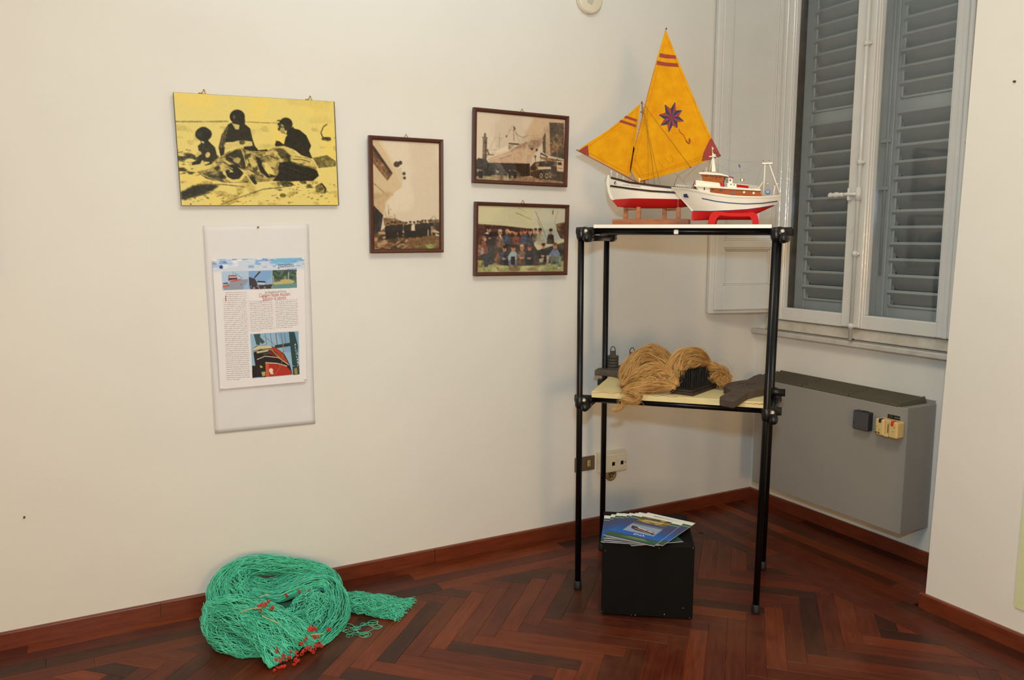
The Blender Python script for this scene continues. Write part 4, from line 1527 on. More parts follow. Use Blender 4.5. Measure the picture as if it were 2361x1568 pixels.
# the frame whose corner just enters the picture at the far left
pb = Paint(60, 80, (196, 182, 160))
pb.mottle([(0, 0), (1, 0), (1, 1), (0, 1)], (150, 132, 108), 0.2, 12, 1, 0.7)
pb.poly([(0, .7), (1, .66), (1, 1), (0, 1)], (120, 98, 74))
xe = -3.512
frame('framed_photograph', [(xe - 0.34, 1.79), (xe, 1.79), (xe, 1.312), (xe - 0.34, 1.312)], pb.out(1), 'brown-framed photograph hanging well apart from the others past the yellow print', GR)

# ---- the article pinned to a long white sheet
pq = [(-2.8480, 1.4886), (-2.4523, 1.4995), (-2.4482, 0.6906), (-2.8371, 0.6935)]
px0 = min(pq[0][0], pq[3][0])
ps = empty('pinned_poster', (pq[3][0], -0.0015, pq[3][1]))
tag(ps, 'long white paper sheet with a printed shipyard article pinned on it', 'poster')
NV, NU = 40, 20
V = []
for j in range(NV + 1):
    v = j / NV
    for i in range(NU + 1):
        u = i / NU
        a = np.array(pq[0]) * (1 - u) + np.array(pq[1]) * u
        b = np.array(pq[3]) * (1 - u) + np.array(pq[2]) * u
        q = a * (1 - v) + b * v
        bulge = 0.0022 + 0.002 * math.sin(v * 9) * math.sin(u * 3 + 1) + 0.01 * max(0, v - .9) ** 1.2
        V.append((q[0] - pq[3][0], -bulge, q[1] - pq[3][1]))
F = np.array([(j * (NU + 1) + i, (j + 1) * (NU + 1) + i, (j + 1) * (NU + 1) + i + 1, j * (NU + 1) + i + 1) for j in range(NV) for i in range(NU)])
sh = put('sheet', quads_mesh('sheet', np.array(V), F), M_paper, ps)
md = sh.modifiers.new('thickness', 'SOLIDIFY')
md.thickness = 0.0005
md.offset = -1


# the article page (drawing board: crop 450,500 at 3.017 -> 905 x 1568)
def paint_page():
    K = 3.0157
    cr = [(489, 598), (700, 594), (706, 879), (507, 897)]
    p = Paint(236, 330, (236, 228, 224), [((x - 450) * K, (y - 500) * K) for x, y in cr])
    P2 = 9.8375        # second drawing board: crop 480,580
    def c2(X, Y):
        return ((480 + X / P2 - 450) * K, (580 + Y / P2 - 500) * K)
    # wavy sea banner
    p.poly([c2(85, 180), c2(2160, 120), c2(2180, 400), c2(100, 480)], (205, 214, 228), 0.9, 8)
    p.mottle([c2(85, 180), c2(2160, 120), c2(2180, 330), c2(100, 420)], (120, 168, 214), 0.35, 7, 1, 0.75, 5)
    p.mottle([c2(85, 180), c2(2160, 120), c2(2180, 300), c2(100, 340)], (96, 112, 178), 1.1, 4, 2, 0.7, 6)
    p.mottle([c2(85, 180), c2(2160, 120), c2(2180, 330), c2(100, 420)], (240, 240, 244), 0.8, 5, 3, 0.8, 5)
    p.poly([c2(1370, 240), c2(1560, 160), c2(2100, 140), c2(2150, 200), c2(1900, 280), c2(1420, 290)], (104, 176, 218), 0.8, 5)
    p.ell(c2(290, 360), 13, 13, (62, 70, 128))
    # three boats in a strip
    p.poly([c2(300, 465), c2(910, 440), c2(920, 880), c2(320, 900)], (182, 200, 222))
    p.poly([c2(910, 450), c2(1440, 435), c2(1455, 865), c2(920, 880)], (134, 170, 210))
    p.poly([c2(1445, 432), c2(1985, 420), c2(2000, 840), c2(1455, 865)], (92, 112, 98))
    p.poly([c2(450, 740), c2(760, 650), c2(910, 645), c2(860, 760), c2(790, 880), c2(360, 895), c2(330, 830)], (150, 154, 166)); p.poly([c2(470, 700), c2(640, 640), c2(760, 640), c2(740, 660), c2(500, 720)], (206, 92, 74)); p.poly([c2(460, 550), c2(630, 545), c2(660, 640), c2(450, 680)], (96, 74, 80)); p.poly([c2(470, 560), c2(625, 555), c2(630, 575), c2(465, 582)], (206, 92, 74)); p.poly([c2(470, 590), c2(640, 585), c2(640, 600), c2(470, 605)], (236, 232, 232))
    p.poly([c2(325, 790), c2(470, 770), c2(475, 805), c2(330, 825)], (216, 92, 66)); p.poly([c2(330, 735), c2(440, 710), c2(440, 750), c2(335, 765)], (92, 92, 104)); p.poly([c2(800, 800), c2(915, 670), c2(915, 870), c2(790, 880)], (150, 184, 218)); p.line([c2(600, 500), c2(770, 620)], 3, (104, 104, 116)); p.line([c2(555, 460), c2(560, 545)], 3, (130, 120, 120)); p.ell(c2(740, 765), 4, 3, (60, 60, 66))
    p.poly([c2(918, 590), c2(1050, 630), c2(1100, 720), c2(1110, 800), c2(925, 790)], (70, 66, 72)); p.line([c2(1040, 610), c2(1170, 465)], 9, (66, 60, 62)); p.poly([c2(1105, 680), c2(1290, 690), c2(1290, 720), c2(1110, 715)], (52, 48, 52)); p.poly([c2(1110, 720), c2(1280, 730), c2(1270, 765), c2(1110, 755)], (206, 204, 206)); p.poly([c2(930, 800), c2(1450, 760), c2(1450, 860), c2(960, 875)], (70, 62, 62)); p.mottle([c2(960, 800), c2(1450, 800), c2(1450, 860), c2(960, 875)], (196, 168, 150), 0.4, 3, 4, 0.8); p.poly([c2(1330, 650), c2(1440, 600), c2(1450, 740), c2(1330, 740)], (160, 180, 200), 0.8, 2)
    p.mottle([c2(1450, 440), c2(1985, 430), c2(1990, 640), c2(1450, 690)], (60, 78, 62), 0.2, 6, 5, 0.8); p.poly([c2(1455, 770), c2(1990, 720), c2(2000, 840), c2(1460, 865)], (108, 146, 142)); p.poly([c2(1455, 720), c2(1620, 690), c2(1640, 655), c2(1830, 640), c2(1960, 690), c2(1900, 740), c2(1480, 770)], (190, 178, 118)); p.line([c2(1810, 450), c2(1815, 640)], 4, (206, 206, 190)); p.line([c2(1465, 560), c2(1480, 720)], 5, (196, 190, 160)); p.line([c2(1730, 560), c2(1740, 650)], 4, (196, 180, 130)); p.poly([c2(1660, 640), c2(1730, 625), c2(1730, 650), c2(1660, 665)], (196, 126, 66))
    # columns of small print: grey broken lines of words
    P3 = 6.5318        # third drawing board: crop 500,660
    def c3(X, Y):
        return ((500 + X / P3 - 450) * K, (660 + Y / P3 - 500) * K)
    g = np.random.default_rng(5)

    def column(xl, xr, yt, yb, n, sk, sk2, first=0):
        for k in range(n):
            t = k / max(n - 1, 1)
            y = yt + (yb - yt) * t
            x = xl(t) if k >= first else xl(t) + 38
            x1 = xr(t) - (g.uniform(60, 200) if k == n - 1 else 0)
            while x < x1 - 6:
                wl = min(g.uniform(14, 62), x1 - x)
                dy = -(x - xl(t)) * sk
                a, b = c3(x, y + dy), c3(x + wl, y + dy - wl * sk)
                p.line([a, b], 3.6, (120, 112, 110), 0.62)
                x += wl + g.uniform(6, 10)
    column(lambda t: 88 + 60 * t, lambda t: 440 + 55 * t, 112, 1405, 44, 0.03, 0, 3)
    column(lambda t: 485 + 22 * t, lambda t: 832 + 14 * t, 245, 688, 17, 0.035, 0)
    column(lambda t: 870 + 16 * t, lambda t: 1208 + 10 * t, 228, 640, 16, 0.04, 0)
    p.line([c3(466, 150), c3(478, 690)], 1.5, (190, 184, 180), 0.8); p.line([c3(853, 230), c3(864, 680)], 1.5, (190, 184, 180), 0.8)
    # big photograph of the red and black stern
    q = [c3(500, 732), c3(1220, 692), c3(1238, 1325), c3(532, 1385)]
    p.poly(q, (150, 184, 208))
    p.poly([c3(900, 712), c3(1220, 692), c3(1225, 1000), c3(1000, 1000)], (120, 160, 190), 0.7, 4)
    p.poly([c3(550, 735), c3(650, 730), c3(640, 900), c3(590, 890)], (62, 84, 84)); p.poly([c3(630, 760), c3(720, 850), c3(680, 880), c3(620, 850)], (76, 86, 84))
    for x in (720, 800, 880, 960, 1010):
        p.line([c3(x, 720), c3(x + 30, 920)], 3, (104, 92, 78))
    p.line([c3(880, 715), c3(905, 930)], 6, (124, 110, 84)); p.line([c3(700, 760), c3(860, 890)], 2.5, (110, 110, 100))
    p.poly([c3(860, 900), c3(1100, 860), c3(1105, 910), c3(880, 945)], (52, 64, 66)); p.poly([c3(1075, 700), c3(1160, 700), c3(1210, 900), c3(1215, 1200), c3(1130, 1200)], (48, 74, 74))
    p.poly([c3(545, 940), c3(600, 905), c3(720, 895), c3(880, 930), c3(1010, 1030), c3(1090, 1180), c3(1130, 1320), c3(720, 1365), c3(590, 1370), c3(575, 1200), c3(550, 1040)], (46, 38, 36))
    p.poly([c3(545, 945), c3(620, 905), c3(760, 900), c3(820, 920), c3(820, 945), c3(640, 950), c3(550, 985)], (206, 198, 150)); p.poly([c3(820, 920), c3(900, 945), c3(1000, 1040), c3(1080, 1180), c3(930, 1080), c3(880, 1000), c3(820, 960)], (176, 66, 42)); p.poly([c3(590, 990), c3(770, 965), c3(765, 990), c3(600, 1020)], (196, 188, 150)); p.poly([c3(760, 960), c3(840, 985), c3(920, 1070), c3(800, 1040)], (120, 42, 32))
    p.line([c3(600, 1110), c3(720, 1060), c3(920, 1080), c3(1080, 1190)], 5, (214, 202, 170)); p.line([c3(550, 1000), c3(640, 955), c3(820, 965), c3(930, 1080)], 4, (206, 190, 140))
    p.poly([c3(725, 1155), c3(880, 1170), c3(1040, 1210), c3(1120, 1290), c3(1120, 1330), c3(740, 1365)], (178, 54, 40)); p.poly([c3(725, 1160), c3(775, 1170), c3(780, 1360), c3(735, 1365)], (206, 96, 58)); p.line([c3(725, 1155), c3(900, 1165), c3(1050, 1205)], 6, (220, 206, 180))
    p.ell(c3(810, 1270), 14, 16, (230, 214, 190)); p.ell(c3(822, 1310), 12, 7, (226, 208, 180)); p.poly([c3(645, 1190), c3(690, 1220), c3(650, 1235)], (206, 190, 80)); p.poly([c3(665, 1290), c3(725, 1285), c3(725, 1345), c3(680, 1355)], (180, 166, 96)); p.poly([c3(525, 1200), c3(590, 1200), c3(590, 1370), c3(532, 1380)], (44, 36, 34)); p.poly([c3(1130, 1210), c3(1228, 1190), c3(1238, 1325), c3(1140, 1335)], (66, 70, 62)); p.poly([c3(1155, 1240), c3(1200, 1230), c3(1205, 1320), c3(1165, 1325)], (150, 138, 88))
    p.line([c3(860, 1340), c3(960, 1200), c3(1000, 980)], 5, (146, 104, 62)); p.line([c3(990, 840), c3(990, 1000)], 5, (160, 140, 92))
    return p.out(0), cr


img, cr = paint_page()
pgq = [(-2.8215, 1.3630), (-2.4777, 1.3666), (-2.4814, 0.8702), (-2.8133, 0.8672)]
B = np.array(pgq) - np.array(pq[3])


def page_at(u, v, d=-0.0135):
    u = np.asarray(u, float)
    v = np.asarray(v, float)
    a = B[0] * (1 - u)[:, None] + B[1] * u[:, None]
    b = B[3] * (1 - u)[:, None] + B[2] * u[:, None]
    q = a * (1 - v)[:, None] + b * v[:, None]
    return np.c_[q[:, 0], np.full(len(u), d), q[:, 1]]


pg = put('page', sheet_mesh('page', img, page_at, 0.98), M_page, ps)
M_ink_blue = mat('ink_blue', S(44, 62, 120), 0.6)
M_ink_red = mat('ink_red', S(180, 62, 46), 0.6)
M_ink_grey = mat('ink_grey', S(110, 102, 100), 0.6)
M_ink_white = mat('ink_white', S(236, 236, 240), 0.6)
M_ink_black = mat('ink_black', S(30, 28, 28), 0.6)


def on_page(body, px, py, size, m_, wd=None, slope=-0.03, bold=0.0, shear=0.0, space=1.0):
    """one line of lettering; px, py: start of the baseline as a fraction of the page"""
    me = text_mesh(body, size, space=space, shear=shear)
    xs = [v.co.x for v in me.vertices]
    w0 = max(xs) - min(xs)
    k = (wd / w0) if wd else 1.0
    o_ = page_at(np.array([px]), np.array([py]))[0]
    map_mesh(me, lambda c: Vector((o_[0] + c.x * k, -0.0139, o_[2] + c.y + c.x * k * -slope)))
    if bold:
        pass
    ob = put('lettering', me, m_, pg)
    return ob


PW = abs(B[1][0] - B[0][0])
on_page('gazzettino', 0.700, 0.073, 0.026, M_ink_blue, 0.184 * PW)
on_page('della', 0.735, 0.105, 0.013, M_ink_grey, 0.062 * PW, shear=0.3)
on_page('pesca', 0.805, 0.108, 0.026, M_ink_blue, 0.106 * PW)
on_page('28', 0.074, 0.094, 0.010, M_ink_white, 0.026 * PW)
on_page('San Benedetto del Tronto', 0.545, 0.2735, 0.0135, M_ink_grey, 0.235 * PW)
on_page('Cantiere Navale Ascolani', 0.478, 0.301, 0.0205, M_ink_red, 0.345 * PW, space=0.95)
on_page('50', 0.513, 0.330, 0.025, M_ink_red, 0.05 * PW)
on_page('anni di attività', 0.570, 0.327, 0.0205, M_ink_red, 0.208 * PW)
on_page('I', 0.105, 0.322, 0.032, M_ink_red)
vx = 0.862
for k, ch in enumerate('ASCOLANI'):
    on_page(ch, vx + 0.0042 * k, 0.700 + 0.0245 * k, 0.012, M_ink_white)
on_page('ANTIC', 0.497, 0.756, 0.010, M_ink_grey, 0.085 * PW, slope=-0.05)
M_pin = mat('white_pin', S(236, 228, 214), 0.3)
for u, v in ((0.012, 0.012), (0.985, 0.01), (0.985, 0.978), (0.012, 0.992)):
    q = page_at(np.array([u]), np.array([v]), -0.013)[0]
    MB().lathe([(0.004, 0), (0.0052, -0.002), (0.0045, -0.005), (0.0015, -0.006), (0, -0.0061)], tuple(q), axis='Y', n=12).build('drawing_pin', M_pin, ps)
q = (ony0 := [(-2.6488, 1.4841)][0])
MB().lathe([(0.003, 0), (0.0042, -0.002), (0.003, -0.005), (0, -0.0055)], (q[0] - pq[3][0], -0.004, q[1] - pq[3][1]), axis='Y', n=12).build('drawing_pin', M_brass, ps)

# ------------------------------------------------------------------ electrical bits
M_cream = mat('cream_plastic', S(226, 214, 186), 0.4)
M_bronze = mat('bronze_plate', S(120, 98, 72), 0.45, metal=0.35, var=0.1, vscale=20)
M_black = mat('black_plastic', S(16, 16, 17), 0.35)
M_ivory = mat('ivory_plastic', S(214, 184, 120), 0.45)
# bronze plate with one three-pin socket
r = tag(empty('socket_plate', (-1.1225, 0, 0.309)), 'bronze wall plate with one small ivory three-hole socket', 'socket')
MB().span((-0.059, -0.008, 0), (0.059, 0, 0.0725), 0.003).build('plate', M_bronze, r)
MB().span((0.014, -0.0105, 0.02), (0.031, -0.006, 0.052), 0.002).build('socket_insert', M_ivory, r)
hb = MB()
for z in (0.0265, 0.036, 0.0455):
    hb.lathe([(0.0024, 0), (0.0024, -0.0011)], (0.0225, -0.0103, z), axis='Y', n=10)
hb.build('hole', M_black, r)
MB().lathe([(0.0028, 0), (0.0026, -0.0018)], (0.046, -0.008, 0.036), axis='Y', n=10).build('screw', M_bronze, r)
MB().lathe([(0.0028, 0), (0.0026, -0.0018)], (-0.048, -0.008, 0.036), axis='Y', n=10).build('screw', M_bronze, r)
# white surface box with two data sockets
r = tag(empty('socket_box', (-0.975, 0, 0.294)), 'white surface-mounted wall box with two black data ports', 'socket')
bx = MB()
bx.loft([[(-0.078, 0, 0), (0.078, 0, 0), (0.078, 0, 0.099), (-0.078, 0, 0.099)], [(-0.078, -0.012, 0), (0.078, -0.012, 0), (0.078, -0.012, 0.099), (-0.078, -0.012, 0.099)], [(-0.073, -0.05, 0.003), (0.073, -0.05, 0.003), (0.073, -0.05, 0.092), (-0.073, -0.05, 0.092)], [(-0.070, -0.053, 0.007), (0.070, -0.053, 0.007), (0.070, -0.053, 0.088), (-0.070, -0.053, 0.088)]], closed=True, caps=True, smooth=False)
bx.build('body', M_cream, r)
MB().span((-0.055, -0.0555, 0.016), (0.055, -0.052, 0.072), 0.001).build('cover_plate', M_cream, r)
for x in (-0.012, 0.040):
    MB().span((x - 0.011, -0.0565, 0.034), (x + 0.011, -0.054, 0.058), 0.001).build('port_frame', M_cream, r)
    MB().span((x - 0.0085, -0.0572, 0.0365), (x + 0.0085, -0.0555, 0.0555), 0.0005).build('port', M_black, r)
MB().lathe([(0.003, 0), (0.003, -0.002)], (0.062, -0.053, 0.046), axis='Y', n=10).build('screw', M_bronze, r)
# old round socket under it
r = tag(empty('round_socket', (-0.9645, 0, 0.268)), 'old round ochre ceramic socket half hidden under the white box', 'socket')
M_ochre = mat('old_ceramic', S(160, 132, 82), 0.5, col2=S(104, 84, 52), vscale=40)
MB().lathe([(0.032, 0), (0.032, -0.008), (0.028, -0.013), (0.020, -0.014), (0.018, -0.010), (0, -0.010)], (0, 0, 0), axis='Y', n=28).build('body', M_ochre, r)
hb = MB()
for k in range(5):
    a = k * 1.2566 + .3
    hb.lathe([(0.0038, 0), (0.0038, -0.0015)], (0.011 * math.cos(a), -0.0098, 0.011 * math.sin(a)), axis='Y', n=8)
hb.build('terminal', M_black, r)
# round detector high on the wall
r = tag(empty('round_detector', (-1.1435, 0, 2.5295)), 'round cream plastic detector high on the white wall', 'detector')
MB().lathe([(0.066, 0), (0.067, -0.006), (0.066, -0.022), (0.062, -0.027), (0.056, -0.0285), (0, -0.029)], (0, 0, 0), axis='Y', n=40).build('body', M_cream, r)
M_lab = mat('grey_label', S(196, 186, 168), 0.5)
lb = MB().box((0, 0, 0), (0.03, 0.0016, 0.085), None, 0.0005).build('label_plate', M_lab, r, (0.006, -0.0296, 0.014), (0, math.radians(22), 0))
MB().lathe([(0.003, 0), (0.002, -0.002)], (-0.006, -0.016, -0.0655), axis='Y', n=8).build('indicator', M_bronze, r)
# nail stubs
M_rust = mat('rusty_iron', S(96, 62, 40), 0.7, metal=0.4)
q = [(-3.4829, 0.4668)][0]
tag(MB().lathe([(0.0035, 0.0), (0.003, -0.008), (0, -0.0085)], (q[0], 0, q[1]), axis='Y', n=8).build('nail_stub', M_rust), 'tiny dark nail stub low on the left wall', 'nail')
q = [(-1.5335, 1.9887)][0]
tag(MB().lathe([(0.0042, 0.0), (0.003, -0.008), (0, -0.0085)], (XP, q[0], q[1]), axis='X', n=8).build('nail_stub', M_rust), 'rusty nail stub high on the projecting wall', 'nail')

# ------------------------------------------------------------------ pale green poster on the projecting wall
M_green = mat('pale_green_paper', S(214, 216, 168), 0.7, var=0.03, vscale=6)
r = tag(empty('green_poster', (XP, -1.683, 0.15)), 'pale green printed poster hung low on the projecting wall', 'poster')
MB().prism([(0, 0), (-0.62, 0.0), (-0.62, 0.9), (-0.004, 0.9), (0.001, 0.15)], -0.006, -0.0005, 'YZ').build('sheet', M_green, r)
for k, (ch, z) in enumerate((('L', 0.222), ('I', 0.172), ('T', 0.135), ('S', 0.098), ('T', 0.066))):
    me = text_mesh(ch, 0.032)
    map_mesh(me, lambda c: Vector((-0.0066, -0.0305 - c.x, z + c.y)))
    put('lettering', me, mat('ink_brown', S(92, 74, 48), 0.6), r)


# ================================================================== grey fan coil unit under the sill
M_grey = mat('grey_enamel', S(150, 145, 137), 0.5, var=0.02, vscale=4, bump=0.08, bscale=200)
M_olive = mat('dark_grille', S(78, 70, 54), 0.5, var=0.1, vscale=20)
FC = tag(empty('fan_coil_unit', (0, -0.64, 0.176)), 'long grey metal fan coil heater cabinet below the window', 'heater')
YL, YR = 0.435, -0.433       # ends, local
D = -0.197
H1, H2 = 0.554, 0.572
body = MB()
body.span((D, YR, 0.0), (D + 0.004, YL, H1), 0.0015)
body.span((D + 0.004, YR, 0.0), (-0.002, YR + 0.004, H1 + 0.004), 0.001)
body.span((D + 0.004, YL - 0.004, 0.0), (-0.002, YL, H1 + 0.004), 0.001)
body.span((-0.006, YR + 0.004, 0.0), (-0.002, YL - 0.004, H2))
body.span((D + 0.004, YR + 0.004, H1 - 0.02), (-0.002, YL - 0.004, H1 - 0.012))
body.build('cabinet', M_grey, FC)
MB().span((-0.185, YR + 0.01, 0.002), (-0.01, YL - 0.01, 0.012)).build('bottom_tray', M_black, FC)
# grille: sawtooth slats along the cabinet, in three lengths
ends = [YL - 0.002, 0.145, -0.125, YR + 0.055]
for a, b in zip(ends[:-1], ends[1:]):
    for k in range(6):
        x0 = D + 0.006 + k * 0.0305
        z0 = H1 - 0.012 + k * 0.0026
        pf = [(x0, z0), (x0 + 0.0295, z0 + 0.006), (x0 + 0.0295, z0 + 0.014), (x0 + 0.012, z0 + 0.024 + (0.004 if k else 0)), (x0, z0 + 0.014)]
        MB().loft([[(x, a - 0.0015, z) for x, z in pf], [(x, b + 0.0015, z) for x, z in pf]], closed=True, caps=True, smooth=False).build('slat', M_olive, FC)
# the outlet's bevelled right end
ec = MB()
ec.add([(D + 0.006, YR + 0.056, H1 - 0.008), (-0.012, YR + 0.056, H1 - 0.008), (-0.012, YR + 0.056, H1 + 0.03), (D + 0.016, YR + 0.056, H1 + 0.015), (D + 0.006, YR + 0.036, H1 - 0.008), (-0.012, YR + 0.036, H1 - 0.008), (-0.012, YR + 0.05, H1 + 0.03), (D + 0.016, YR + 0.05, H1 + 0.015)], [(0, 1, 2, 3), (4, 7, 6, 5), (0, 3, 7, 4), (1, 5, 6, 2), (3, 2, 6, 7), (0, 4, 5, 1)])
ec.build('grille_end', M_olive, FC)
MB().span((D + 0.006, YR + 0.006, H1 - 0.008), (-0.006, YR + 0.052, H1 + 0.001), 0.001).build('end_plate', M_grey, FC)
# black maker's badge: a ring emblem and a short word too small to read
bq = [(-0.9808, 0.6913), (-1.0399, 0.6896), (-1.0407, 0.6784), (-0.9816, 0.6799)]
bz0 = min(p[1] for p in bq) - 0.176
by0, by1 = bq[0][0] + 0.64, bq[1][0] + 0.64
bdg = MB().span((D - 0.0025, by1, 0.4985), (D - 0.0002, by0, 0.5165), 0.0004).build('badge', M_black, FC)
rg = MB()
ring = [(D - 0.0032, by0 - 0.016 + 0.0065 * math.cos(t), 0.5075 + 0.0065 * math.sin(t)) for t in np.linspace(0, 2 * math.pi, 17)]
rg.tube(ring, 0.0009, 5, caps=False)
for k in range(4):
    rg.span((D - 0.0032, by0 - 0.034 - k * 0.0075, 0.504), (D - 0.0024, by0 - 0.039 - k * 0.0075, 0.511))
part(rg.build('badge_mark', mat('badge_silver', S(96, 96, 94), 0.4), bdg), 'grey ring and lettering')

# black control box on its front
CB = tag(empty('control_box', (-0.197, -0.8695, 0.601)), 'small black square box mounted on the heater front', 'control')
MB().span((-0.034, -0.0395, 0), (-0.0005, 0.0395, 0.083), 0.002).build('body', mat('dark_grey_plastic', S(38, 38, 42), 0.5), CB)
MB().span((-0.0365, -0.0375, 0.003), (-0.0335, 0.0375, 0.080), 0.001).build('front_plate', mat('slate_plastic', S(72, 70, 74), 0.5), CB)
MB().lathe([(0.0025, 0), (0.0025, -0.002)], (-0.0362, 0.030, 0.028), axis='X', n=8).build('screw', M_black, CB)
MB().span((-0.022, -0.02, 0.0825), (-0.006, 0.005, 0.0855), 0.001).build('top_tab', M_black, CB)
# cream thermostat
TH = tag(empty('thermostat', (-0.197, -1.0105, 0.602)), 'cream plastic thermostat with red and black switches on the heater front', 'thermostat')
W2 = 0.0545
tb = MB()
tb.span((-0.052, 0.010, 0.0), (-0.0005, W2, 0.073), 0.006)
tb.span((-0.052, -W2, 0.0), (-0.0005, -0.012, 0.073), 0.006)
tb.span((-0.040, -0.013, 0.0), (-0.0005, 0.011, 0.072), 0.003)
tb.build('body', M_ivory, TH)
MB().span((-0.0523, -0.012, 0.0), (-0.041, 0.010, 0.012), 0.003).build('slot_foot', M_ivory, TH)
MB().span((-0.0415, -0.005, 0.018), (-0.0395, -0.0025, 0.056)).build('scale_slot', M_rust, TH)
MB().span((-0.0545, 0.022, 0.056), (-0.03, 0.036, 0.0745), 0.003).build('black_switch', M_black, TH)
part(MB().span((-0.0545, -0.038, 0.053), (-0.03, -0.023, 0.0752), 0.003).build('red_switch', mat('red_plastic', S(206, 52, 26), 0.4), TH), 'red rocker switch')
for y, z, c in ((0.046, 0.012, M_rust), (0.032, 0.012, M_bronze)):
    MB().lathe([(0.0052, 0), (0.005, -0.002)], (-0.0515, y, z), axis='X', n=14).build('indicator_lamp', c, TH)
mk = MB()
for y, z in ((0.046, 0.025), (0.032, 0.025), (0.044, 0.039), (-0.036, 0.030), (-0.042, 0.05)):
    mk.lathe([(0.0022, 0), (0.002, -0.0008)], (-0.052, y, z), axis='X', n=8)
mk.build('mark', M_rust, TH)


# ================================================================== tubular display rack across the corner
M_tube = mat('black_tube', S(10, 10, 11), 0.3, spec=0.28)
M_joint = mat('black_joint_plastic', S(20, 19, 18), 0.32, spec=0.4)
M_rubber = mat('black_rubber', S(20, 20, 19), 0.6)
M_melw = mat('white_melamine', S(240, 232, 214), 0.35, var=0.015, vscale=8)
M_melc = mat('cream_melamine', S(226, 206, 150), 0.42, col2=S(214, 192, 134), vscale=7)
M_chip = mat('chipboard_core', S(150, 92, 44), 0.8, var=0.2, vscale=60)
M_screw = mat('cream_screw_cap', S(206, 196, 166), 0.35)
RZ = math.atan2(-0.7211, 0.6929)
RL = Vector((-1.5124, -0.5447, 0))
RK_ = tag(empty('display_rack', RL, RZ), 'tall black tubular display rack with two board shelves', 'rack')
HT = 1.4905
poles = {'fl': ((0, 0), (-0.008, 0.0)), 'fr': ((0.7094, 0), (0.7225, 0.0)), 'bl': ((0.0144, 0.4448), (0.009, 0.445)), 'br': ((0.7323, 0.4533), (0.7400, 0.447))}


def pole_at(k, z):
    a, b = poles[k]
    t = z / HT
    return (a[0] + (b[0] - a[0]) * t, a[1] + (b[1] - a[1]) * t, z)


for k in poles:
    p_ = MB().tube([pole_at(k, 0.02), pole_at(k, 0.7), pole_at(k, HT - 0.006)], 0.0125, 18).build('pole', M_tube, RK_)
    q = pole_at(k, 0)
    MB().lathe([(0.0165, 0.0), (0.0168, 0.006), (0.0148, 0.034), (0.0128, 0.036)], q, n=18).build('rubber_foot', M_rubber, p_)
    MB().lathe([(0.0126, HT - 0.006), (0.0122, HT - 0.001), (0.009, HT), (0, HT + 0.0005)], (pole_at(k, HT)[0], pole_at(k, HT)[1], 0), n=18).build('end_cap', M_joint, p_)


def joint(k, zu, sv, su, stub):
    """clamp joining a pole, a long bar (behind it) and a side bar (beside it)"""
    x, y, _ = pole_at(k, zu)
    yb = y + sv * 0.0265
    zv = zu - 0.0265
    xb = x + su * 0.0265
    mb = MB()
    mb.tube([(x, y, zu - 0.034), (x, y, zu - 0.022), (x, y, zu + 0.006), (x, y, zu + 0.014)], [0.0145, 0.0185, 0.0185, 0.0145], 16)
    mb.ball((x + su * 0.012, y + sv * 0.010, zu - 0.006), 0.026, 18, (1.05, 0.95, 0.95))
    a, b = (x - 0.024, x + 0.05) if su > 0 and not stub else (x - 0.02, x + 0.055)
    mb.tube([(a, yb, zu), (b, yb, zu)], 0.0165, 16)
    s = -1 if y < 0.2 else 1
    mb.tube([(xb, y + s * 0.018, zv), (xb, y - s * 0.05, zv)], 0.0165, 16)
    j = mb.build('corner_joint', M_joint, RK_)
    MB().ball((xb, y + s * 0.022, zv), 0.0165, 16).build('knob', M_joint, j)
    if s < 0:
        cx_, cz_ = x + su * 0.022, zu + 0.002
        ring = MB().lathe([(0.0062, 0.0), (0.0066, -0.003), (0.0046, -0.0045), (0.003, -0.003), (0, -0.003)], (cx_, y - 0.013, cz_), axis='Y', n=16)
        ring.build('screw_cap', M_screw, j)
    return yb, zv, xb


